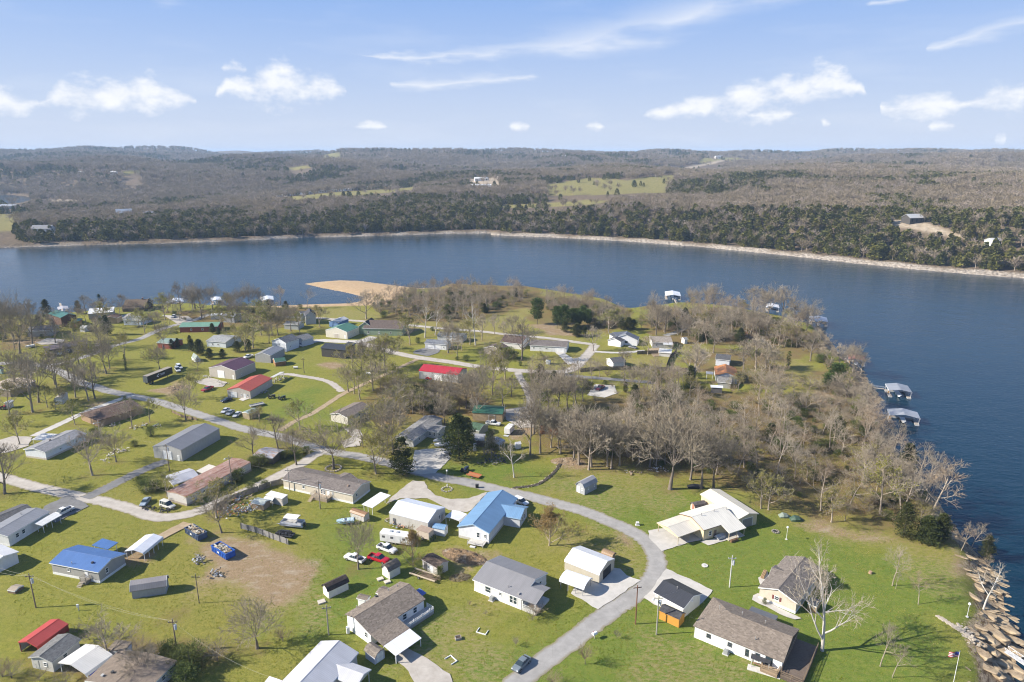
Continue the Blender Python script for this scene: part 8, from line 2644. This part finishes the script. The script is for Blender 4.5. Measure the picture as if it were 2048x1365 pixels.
# white riprap row and stones in the ditch
pts = []
for a, b_, w_, cnt in (((1262, 772), (1600, 985), 0.5, 420), ((1480, 880), (1560, 990), 2.0, 90)):
    for _ in range(cnt):
        t = random.random()
        g = G('L6', (a[0] + (b_[0] - a[0]) * t, a[1] + (b_[1] - a[1]) * t))
        pts.append((g.x + random.uniform(-w_, w_) * .6, g.y + random.uniform(-w_, w_), g.z + .1))
dl = [(1340, 945), (1480, 930), (1600, 905), (1700, 840), (1770, 770), (1820, 700)]
for a, b_ in zip(dl[:-1], dl[1:]):
    for _ in range(26):
        t = random.random()
        g = G('M3', (a[0] + (b_[0] - a[0]) * t, a[1] + (b_[1] - a[1]) * t))
        pts.append((g.x + random.uniform(-.5, .5), g.y + random.uniform(-.6, .6), g.z + .02))
pts = np.array(pts)
n = len(pts)
s_ = rng.uniform(.12, .36, n)
b = NB('pale_stone')
col = b.mix(b.noise(b.coord('Object'), 1.6, 4), (.28, .23, .17), (.52, .46, .38))
PS = b.fin(col, .95, 0, .1)
RK2 = []
for m_ in RK[:3]:
    k_ = m_.copy()
    k_.materials.clear()
    k_.materials.append(PS)
    RK2.append(k_)
scatter('riprap_stones', 'pale riprap stones along the lower right bank and lawn ditch', pts, rng.uniform(0, 6.28, n), np.stack([s_, s_, s_ * .8], 1), rng.integers(0, 3, n), RK2)
road('drainage_ditch', 'M3', dl, .9, plain((.06, .05, .035), .95))


# ------------------------------------------------------------------ yard things
def small(name, label, cat, tile, p, fn, rz=0.0):
    g = G(tile, p)
    e = empty(name, g, rz, label, cat)
    fn(e)
    return e


def frame_bed(e, c=(.72, .72, .70), w=1.5, l=2.2, open_=True):
    for a in ((-l / 2, l / 2, -w / 2, -w / 2 + .12), (-l / 2, -l / 2 + .12, -w / 2 + .12, w / 2), (l / 2 - .12, l / 2, -w / 2 + .12, w / 2)):
        part(e, 'plank', plain(c), lambda m: m.box(a[0], a[1], a[2], a[3], 0, .22))


small('garden_frame', 'white open garden frame on the lawn before the tan porch house', 'garden bed', 'L4', (385, 905), frame_bed, -.4)
small('garden_frame', 'white open garden frame near the gravel drive at the bottom', 'garden bed', 'L4', (100, 1165), frame_bed, 2.3)
small('planter_box', 'grey raised planter box on the front lawn', 'planter', 'L4', (165, 970), lambda e: (part(e, 'box', wood((.36, .33, .30)), lambda m: (m.box(-.6, .6, -.5, -.42, 0, .5), m.box(-.6, .6, .42, .5, 0, .5), m.box(-.6, -.52, -.42, .42, 0, .5), m.box(.52, .6, -.42, .42, 0, .5))), part(e, 'soil', plain((.07, .05, .035)), lambda m: m.box(-.5, .5, -.4, .4, .02, .4))), .3)
small('mailbox', 'white mailbox on a post beside the front road', 'mailbox', 'L4', (1405, 965), lambda e: (part(e, 'post', wood((.5, .48, .44)), lambda m: m.box(-.06, .06, -.06, .06, 0, 1.0)), part(e, 'box', plain(WHITE, .4), lambda m: m.prism([(-.35, 1.0), (.35, 1.0), (.35, 1.3), (.2, 1.48), (-.2, 1.48), (-.35, 1.3)], -.5, .5)), part(e, 'flag', plain((.5, .03, .02)), lambda m: m.box(-.02, .2, .36, .38, 1.2, 1.45))), .6)
small('flower_ring', 'stone flower ring in the central grass island', 'flower bed', 'M3', (675, 960), lambda e: [part(e, 'stone', plain((.42, .38, .33)), lambda m: m.box(1.5 * math.cos(a) - .22, 1.5 * math.cos(a) + .22, 1.5 * math.sin(a) - .2, 1.5 * math.sin(a) + .2, 0, .3)) for a in [i * .52 for i in range(12)]])
small('stone_ring', 'round stone bed at the foot of the big bare tree by the double-wide', 'flower bed', 'M2', (1450, 748), lambda e: [part(e, 'stone', plain((.40, .34, .28)), lambda m: m.box(2.4 * math.cos(a) - .25, 2.4 * math.cos(a) + .25, 2.4 * math.sin(a) - .22, 2.4 * math.sin(a) + .22, 0, .4)) for a in [i * .33 for i in range(19)]])
small('trash_bin', 'black wheeled bin on the road by the grass island', 'trash bin', 'M3', (982, 940), lambda e: (part(e, 'bin', plain((.02, .02, .025), .5), lambda m: loft(m, [(-.45, 0, .4, 1.0, .35, .42), (.45, 0, .4, 1.0, .35, .42)])), part(e, 'lid', plain((.03, .03, .035)), lambda m: m.box(-.5, .5, -.46, .46, 1.0, 1.08))))
small('meter_post', 'white utility meter post on the left lawn', 'meter post', 'L1', (662, 762), lambda e: (part(e, 'post', wood((.5, .5, .48)), lambda m: m.box(-.08, .08, -.08, .08, 0, 1.4)), part(e, 'meter_box', plain((.6, .62, .62), .4), lambda m: m.box(-.25, .25, -.2, .02, .9, 1.6))))
small('propane_tank', 'white oval propane tank on the lawn below the black house', 'tank', 'T2', (1803, 960), lambda e: (part(e, 'tank', plain(WHITE, .35), lambda m: m.tube((-1.2, 0, .7), (1.2, 0, .7), .5, n=12)), part(e, 'stand', plain((.3, .3, .3)), lambda m: (m.box(-.8, -.6, -.3, .3, 0, .3), m.box(.6, .8, -.3, .3, 0, .3)))))
small('propane_tank', 'white propane tank on the lawn beside the log shed', 'tank', 'T2', (1070, 900), lambda e: (part(e, 'tank', plain((.62, .60, .55), .35), lambda m: m.tube((-1.0, 0, .7), (1.0, 0, .7), .5, n=12)), part(e, 'stand', plain((.3, .3, .3)), lambda m: (m.box(-.7, -.5, -.3, .3, 0, .3), m.box(.5, .7, -.3, .3, 0, .3)))))
small('deck_platform', 'pale wooden deck with steps behind the light blue house', 'deck', 'L3', (1160, 580), lambda e: ([part(e, 'board', wood((.52, .50, .46)), lambda m: m.box(-2.2, 2.2, -1.6 + i * .4, -1.22 + i * .4, .5, .58)) for i in range(8)], [part(e, 'post', wood((.45, .43, .4)), lambda m: m.box(x - .06, x + .06, y - .06, y + .06, 0, 1.4)) for x in (-2.1, 0, 2.1) for y in (-1.55, 1.55)], part(e, 'step', wood((.6, .6, .6)), lambda m: m.box(-1.2, .2, -2.3, -1.7, 0, .25)), part(e, 'rail', wood((.5, .48, .45)), lambda m: (m.bar((-2.1, -1.55, 1.3), (2.1, -1.55, 1.3), .07), m.bar((2.1, -1.55, 1.3), (2.1, 1.55, 1.3), .07)))), -.35)
for i, (t_, p_, l_) in enumerate((('L3', (275, 905), 'left'), ('L3', (340, 930), 'right'))):
    small('ramp', 'pale wooden ramp, %s one of the white barn shed behind the tan house' % l_, 'ramp', t_, p_, lambda e: part(e, 'boards', wood((.52, .48, .42)), lambda m: m.prism([(-.7, .0), (.7, .0), (.7, .12), (-.7, .35)], -.7, .7)), .5)
small('ramp', 'weathered wooden ramp at the black-roofed barn shed door', 'ramp', 'L2', (1105, 690), lambda e: part(e, 'boards', wood((.48, .44, .38)), lambda m: m.prism([(-.8, .0), (.8, .0), (.8, .1), (-.8, .3)], -.8, .8)), .5)
small('woodpile', 'stacked firewood beside the beige shuttered house', 'woodpile', 'L5', (1225, 400), lambda e: [part(e, 'log', wood((.40, .27, .15)), lambda m: m.tube((-1.6, .25 * (i % 3), .15 + .24 * (i // 3)), (1.6, .25 * (i % 3), .15 + .24 * (i // 3)), .12, n=6)) for i in range(9)], 1.0)
small('swing_bench', 'dark canopy swing bench at the long white corner house', 'bench', 'Z1', (1330, 790), lambda e: (part(e, 'canopy', plain((.05, .05, .055)), lambda m: m.prism([(-.9, 2.0), (.9, 1.8), (.9, 1.86), (-.9, 2.06)], -1.8, 1.8)), [part(e, 'post', wood((.6, .58, .54)), lambda m: m.box(x - .06, x + .06, y - .06, y + .06, 0, 1.85)) for x in (-1.6, 1.6) for y in (-.7, .7)], part(e, 'seat', wood((.3, .2, .12)), lambda m: m.box(-1.3, 1.3, -.3, .3, .45, .55))), -.45)
small('patio_slab', 'narrow concrete slab with barrels along the long white corner house', 'patio', 'Z1', (1370, 840), lambda e: part(e, 'slab', plain((.52, .5, .46)), lambda m: m.box(-3, 3, -.8, .8, .0, .1)), -.45)
small('tarp_heap', 'dark green tarp-covered heap beside the wood', 'tarp heap', 'M5', (340, 925), lambda e: part(e, 'tarp', plain((.05, .09, .06), .5), lambda m: loft(m, [(-1.6, 0, .3, .6, .8, .4), (-.6, 0, .7, 1.2, 1.1, .6), (.7, 0, .6, 1.0, 1.1, .6), (1.7, 0, .2, .4, .7, .4)])))
small('tarp_heap', 'pale rubble heap under a tarp at the wood edge', 'tarp heap', 'M5', (250, 900), lambda e: part(e, 'tarp', plain((.20, .24, .20), .6), lambda m: loft(m, [(-1.3, 0, .3, .5, .8, .4), (-.4, 0, .6, 1.1, 1.0, .5), (.8, 0, .5, .8, .9, .5), (1.5, 0, .2, .3, .6, .3)])))
small('black_tarp', 'black tarp heap by the big tree at the wood edge', 'tarp heap', 'M4', (1270, 935), lambda e: part(e, 'tarp', plain((.02, .02, .022), .5), lambda m: loft(m, [(-2.4, 0, .2, .5, .8, .4), (-.6, 0, .5, .9, 1.2, .6), (.9, 0, .4, .7, 1.1, .6), (2.3, 0, .1, .3, .6, .3)])))
small('utility_box', 'white utility box beside the road by the cream house', 'utility box', 'M4', (682, 1318), lambda e: (part(e, 'box', plain((.66, .66, .62), .5), lambda m: m.box(-.4, .4, -.35, .35, .1, .9)), part(e, 'pad', plain((.5, .48, .45)), lambda m: m.box(-.6, .6, -.5, .5, 0, .1))))
small('stump', 'pale tree stump on the right lawn', 'stump', 'L6', (640, 375), lambda e: part(e, 'wood', wood((.36, .24, .16)), lambda m: m.tube((0, 0, -.1), (0, 0, .6), .45, .38, 9)))
small('fire_pit', 'round stone fire pit on the lawn behind the cream house', 'fire pit', 'M5', (188, 1012), lambda e: ([part(e, 'stone', plain((.30, .27, .23)), lambda m: m.box(.8 * math.cos(a) - .16, .8 * math.cos(a) + .16, .8 * math.sin(a) - .16, .8 * math.sin(a) + .16, 0, .3)) for a in [i * .63 for i in range(10)]], part(e, 'ash', plain((.03, .03, .03)), lambda m: m.tube((0, 0, 0), (0, 0, .08), .62, n=10))))
small('well_cover', 'round concrete well cover on the lawn before the beige house', 'well cover', 'L5', (680, 305), lambda e: (part(e, 'cap', plain((.55, .53, .5)), lambda m: m.tube((0, 0, 0), (0, 0, .18), .75, n=14)), part(e, 'lid', plain((.4, .4, .4)), lambda m: m.tube((0, 0, .18), (0, 0, .24), .3, n=10))))


def heap(label, tile, pts, n, cols, spread=2.0, zmax=.7, nm='scrap_heap', cat='scrap heap'):
    P = [G(tile, p) for p in pts]
    c = sum(P, Vector()) / len(P)
    e = empty(nm, c, 0, label, cat)
    mbs = [MB() for _ in cols]
    for i in range(n):
        p = random.choice(P) - c
        x, y = p.x + random.gauss(0, spread * .5), p.y + random.gauss(0, spread * .5)
        z = random.random() ** 2 * zmax
        a = random.uniform(0, 3.14)
        l = random.uniform(.15, .9)
        mbs[i % len(cols)].bar((x - l / 2 * math.cos(a), y - l / 2 * math.sin(a), z + .1), (x + l / 2 * math.cos(a), y + l / 2 * math.sin(a), z + random.uniform(0, .5)), random.uniform(.06, .38), random.uniform(.04, .2))
    for m_, c_ in zip(mbs, cols):
        tag(m_.build('scrap', plain(c_), e), kind='stuff')


MIX = [(.55, .54, .52), (.10, .10, .11), (.30, .22, .15), (.22, .28, .34), (.42, .18, .08)]
heap('large scrap heap of barrels and junk behind the low sheds', 'M2', [(330, 1180), (430, 1190), (520, 1190), (580, 1170), (640, 1150), (470, 1080)], 260, MIX, 3.0, 1.2)
heap('lumber scrap beside the weathered tree on the left lawn', 'M1', [(1110, 620), (1180, 580), (1250, 570), (1080, 660)], 70, [(.62, .60, .56), (.35, .33, .3), (.45, .36, .25)], 1.8, .9)
heap('junk along the wall of the pale metal garage', 'Z7', [(300, 480), (360, 500), (410, 510), (520, 470), (250, 440)], 90, MIX, 1.5, .9)
heap('dark machinery parts under the centre cedar', 'M3', [(1050, 690), (1100, 600), (1180, 620), (1230, 660), (1200, 690)], 120, [(.04, .04, .05), (.08, .07, .06), (.20, .18, .16), (.05, .06, .09)], 2.2, 1.2)
heap('scrap by the boats at the concrete pad', 'M3', [(690, 600), (720, 540), (650, 640), (930, 560)], 110, [(.45, .46, .47), (.12, .12, .12), (.3, .3, .32)], 2.0, .9)
heap('brush and junk pile left of the dirt patch', 'L2', [(90, 360), (70, 330), (230, 470), (215, 460)], 70, [(.28, .27, .26), (.06, .06, .06), (.40, .42, .44)], 1.4, .8)
heap('mixed rubbish around the brown ranch house yard', 'M1', [(1150, 310), (1400, 340), (1580, 320), (1180, 250), (1480, 310)], 80, [(.5, .4, .3), (.12, .10, .09), (.3, .42, .42), (.55, .52, .48)], 2.0, .7)
heap('rocky brush mound by the black lettered trailer', 'T1', [(1800, 1090), (1860, 1080), (1900, 1100), (1780, 1110)], 90, [(.25, .18, .12), (.42, .32, .22), (.12, .10, .08)], 2.2, 1.0, 'debris_mound', 'debris mound')
heap('timber scraps beside the maroon-roofed building', 'T2', [(150, 980), (190, 990), (300, 1040), (340, 1060)], 60, [(.55, .50, .36), (.2, .18, .15), (.45, .45, .4)], 1.6, .6)
heap('clutter on the slab beside the orange-red building', 'T2', [(860, 1030), (910, 1010), (960, 1005), (700, 1150), (760, 1140)], 80, [(.30, .30, .31), (.10, .09, .08), (.4, .36, .3)], 2.0, .8)
heap('fallen logs and rubble at the lawn edge under the wood', 'M4', [(600, 790), (680, 800), (800, 760), (850, 750), (950, 770)], 60, [(.30, .22, .14), (.18, .13, .09), (.5, .48, .46)], 2.0, .5, 'rubble_heap', 'rubble')
def mound(label, tile, c, rx, ry, h, rz, col, nm='soil_mound', cat='soil mound'):
    g = G(tile, c)
    n = 34
    u = np.linspace(-1, 1, n)
    U, V = np.meshgrid(u, u)
    R_ = np.sqrt(U * U + V * V)
    Z = h * np.clip(1 - R_ ** 1.6, -.08, 1) * (.55 + .9 * vnoise(U * 40 + g.x, V * 40, 9, 91)) + .5 * (vnoise(U * 40, V * 40, 2.6, 92) - .5) * np.clip(1.1 - R_, 0, 1)
    m = bpy.data.meshes.new(nm)
    vs = np.stack([U * rx, V * ry, Z - .06], -1).reshape(-1, 3)
    i = (np.arange(n - 1)[:, None] * n + np.arange(n - 1)[None, :]).ravel()
    m.from_pydata([tuple(v) for v in vs], [], [tuple(f) for f in np.stack([i, i + 1, i + n + 1, i + n], 1)])
    b = NB('loose_soil')
    p = b.coord('POS')
    cc = b.mix(b.noise(p, 1.3, 5, .7), sc(col, .45), sc(col, 1.35))
    cc = b.mix(b.noise(p, .5, 4, .6, .55, .75), cc, (.40, .36, .30))
    b.bump(b.noise(p, 3.5, 5), .9, .25)
    m.materials.append(b.fin(cc, .95, 0, .1))
    return tag(obj(nm, m, None, g, rz), label, cat)


mound('brown soil and leaf mound behind the mossy-roofed shed', 'L3', (1040, 700), 6.5, 3.0, 1.1, -.45, (.24, .165, .10))
mound('brushy soil heap at the corner of the grey-roofed centre house', 'L3', (1000, 890), 2.8, 1.7, .8, .2, (.20, .16, .08))
mound('rocky brown mound at the head of the lawn ditch', 'M3', (1900, 675), 6.0, 3.0, 1.0, -.1, (.30, .22, .14))
heap('black tyres and parts beside the cream van', 'M1', [(1480, 1150), (1560, 1165), (1640, 1175), (1700, 1180)], 60, [(.03, .03, .03), (.06, .06, .06)], 1.0, .7)

# ------------------------------------------------------------------ far buildings across the lake
FARB = 0


def farhouse(label, px, py, L, w, he, hr, rz, roof, wall, cat='house', name='far_house', wins=3, group=None):
    g = far_hit(px, py)
    e = empty(name, g, rz, label, cat, group)
    part(e, 'wall', plain(wall), lambda m: m.prism([(-w, -3), (w, -3), (w, he), (0, hr - .1), (-w, he)], -L / 2, L / 2))
    part(e, 'roof', plain(roof), lambda m: (m.prism([(-w - .5, he - .1), (0, hr), (0, hr + .25), (-w - .5, he + .15)], -L / 2 - .5, L / 2 + .5), m.prism([(0, hr), (w + .5, he - .1), (w + .5, he + .15), (0, hr + .25)], -L / 2 - .5, L / 2 + .5)))
    for i in range(wins):
        x = -L / 2 + (i + .5) * L / max(wins, 1)
        part(e, 'window', glass(), lambda m: m.box(x - .8, x + .8, -w - .05, -w, 1, he - .6))


farhouse('dark lake house with pale roof on the clearing above the right far shore', 1824, 446, 16, 6, 5, 8.5, .2, (.42, .42, .42), (.06, .055, .05))
farhouse('white-columned mansion on the grassy far hilltop', 1437, 318, 34, 8, 9, 14, .1, (.25, .25, .26), (.60, .58, .55))
farhouse('tall grey house among cedars on the left far shore', 250, 438, 20, 7, 8, 14, .5, (.34, .37, .42), (.24, .20, .18))
farhouse('white house with dark roof at the left far shore', 88, 466, 22, 6, 5, 9, .1, (.20, .20, .21), (.62, .62, .62))
farhouse('small pale house behind the left far shore trees', 78, 438, 10, 4, 4, 7, .6, (.4, .4, .4), (.6, .6, .6))
farhouse('dark house among the left far trees', 300, 437, 14, 6, 6, 10, .3, (.16, .16, .17), (.14, .12, .1))
farhouse('long white resort building on the far middle hillside', 963, 362, 32, 7, 5, 8, .15, (.62, .62, .62), (.66, .66, .64), 'building')
farhouse('second white resort building below the long one', 962, 375, 40, 6, 4, 6, .05, (.55, .55, .55), (.66, .66, .64), 'building')
farhouse('white farmhouse on the far left hillside', 163, 349, 12, 5, 5, 8, .2, (.5, .5, .5), (.66, .66, .66))
farhouse('pale far farm on the distant middle ridge', 1130, 315, 26, 7, 5, 9, .1, (.6, .6, .6), (.62, .6, .58))
farhouse('tiny house on the far left ridge', 228, 349, 14, 5, 5, 8, .1, (.6, .6, .6), (.6, .6, .6))
farhouse('white cabin at the right end of the far shore', 1985, 492, 12, 4, 4, 6, .3, (.66, .66, .66), (.6, .6, .6))
farhouse('marina roof by the far left inlet', 20, 418, 26, 8, 5, 8, .2, (.3, .32, .35), (.3, .3, .3), 'building')
pos = [(548, 396), (560, 394), (575, 393), (590, 391), (604, 390), (619, 389), (631, 387), (644, 386), (655, 385), (668, 384), (683, 383), (697, 382), (709, 380), (723, 379), (739, 378), (752, 377), (769, 376), (850, 372), (862, 371), (925, 371)]
ORDW = ['first', 'second', 'third', 'fourth', 'fifth', 'sixth', 'seventh', 'eighth', 'ninth', 'tenth', 'eleventh', 'twelfth', 'thirteenth', 'fourteenth', 'fifteenth', 'sixteenth', 'seventeenth', 'eighteenth', 'nineteenth', 'twentieth']
for i, (x, y) in enumerate(pos):
    farhouse('%s white camper from the left in the far hillside row' % ORDW[i], x, y, random.uniform(11, 15), 2.4, 4.4, 4.9, random.uniform(-.2, .3), (.74, .74, .74), (.70, .70, .70), 'camper', 'far_camper', 2, 'campers in a row on the far hillside')

# ------------------------------------------------------------------ grass tufts on the nearer lawns
def tuft(seed, mat, n=9):
    r = random.Random(seed)
    m = MB()
    for i in range(n):
        a, q = r.uniform(0, 6.28), r.uniform(0, .2)
        p = Vector((math.cos(a) * q, math.sin(a) * q, -.02))
        t = p + Vector((r.uniform(-.12, .12), r.uniform(-.12, .12), r.uniform(.08, .2)))
        s = Vector((math.cos(a + 1.6), math.sin(a + 1.6), 0)) * r.uniform(.03, .06)
        m.poly([p - s, p + s, t])
    return m.mesh('tuft', mat, uv=False)


GT = [leafy((.17, .24, .02), (.27, .31, .035), (.22, .26, .03), .4), leafy((.33, .34, .05), (.43, .41, .075), (.39, .35, .075), .4), leafy((.46, .39, .15), (.60, .51, .24), (.52, .43, .18), .4)]
tufts = [tuft(900 + i, GT[(0, 0, 1, 1, 2)[i]]) for i in range(5)]
N_ = 150000
Y = np.sqrt(rng.uniform(96 ** 2, 225 ** 2, N_))
X = rng.uniform(-1, 1, N_) * (Y * .80 + 6)
ok = rng.random(N_) < .35 + .65 * sstep(.4, .62, vnoise(X, Y, 2.6, 81) * .6 + vnoise(X, Y, 11, 82) * .4)
ok &= inside(SHORE, X, Y) & (sdist(SHORE, X, Y) > 6)
for pl, hw in ROADS:
    ok &= dist(pl, X, Y, False) > hw - .25
for pl in PADS:
    ok &= ~inside(pl, X, Y)
for cx0, cy0, rz_, x0, x1, y0, y1 in FEET:
    u = (X - cx0) * math.cos(rz_) + (Y - cy0) * math.sin(rz_)
    v = -(X - cx0) * math.sin(rz_) + (Y - cy0) * math.cos(rz_)
    ok &= ~((u > x0 + .3) & (u < x1 - .3) & (v > y0 + .3) & (v < y1 - .3))
for nm_, pl in DIRT[:1]:
    ok &= ~(inside([(Q(nm_, p).x, Q(nm_, p).y) for p in pl], X, Y) & (rng.random(N_) < .85))
X, Y = X[ok], Y[ok]
n = len(X)
s_ = rng.uniform(.45, 1.0, n)
kk = (vnoise(X, Y, 6, 83) * .7 + rng.random(n) * .5) * 5 / 1.2
scatter('lawn_grass', 'uneven tufts of green and dormant grass on the near lawns', np.stack([X, Y, np.array([hgt(a, c) for a, c in zip(X, Y)])], 1), rng.uniform(0, 6.28, n), np.stack([s_, s_, s_], 1), np.clip(kk.astype(int), 0, 4), tufts)
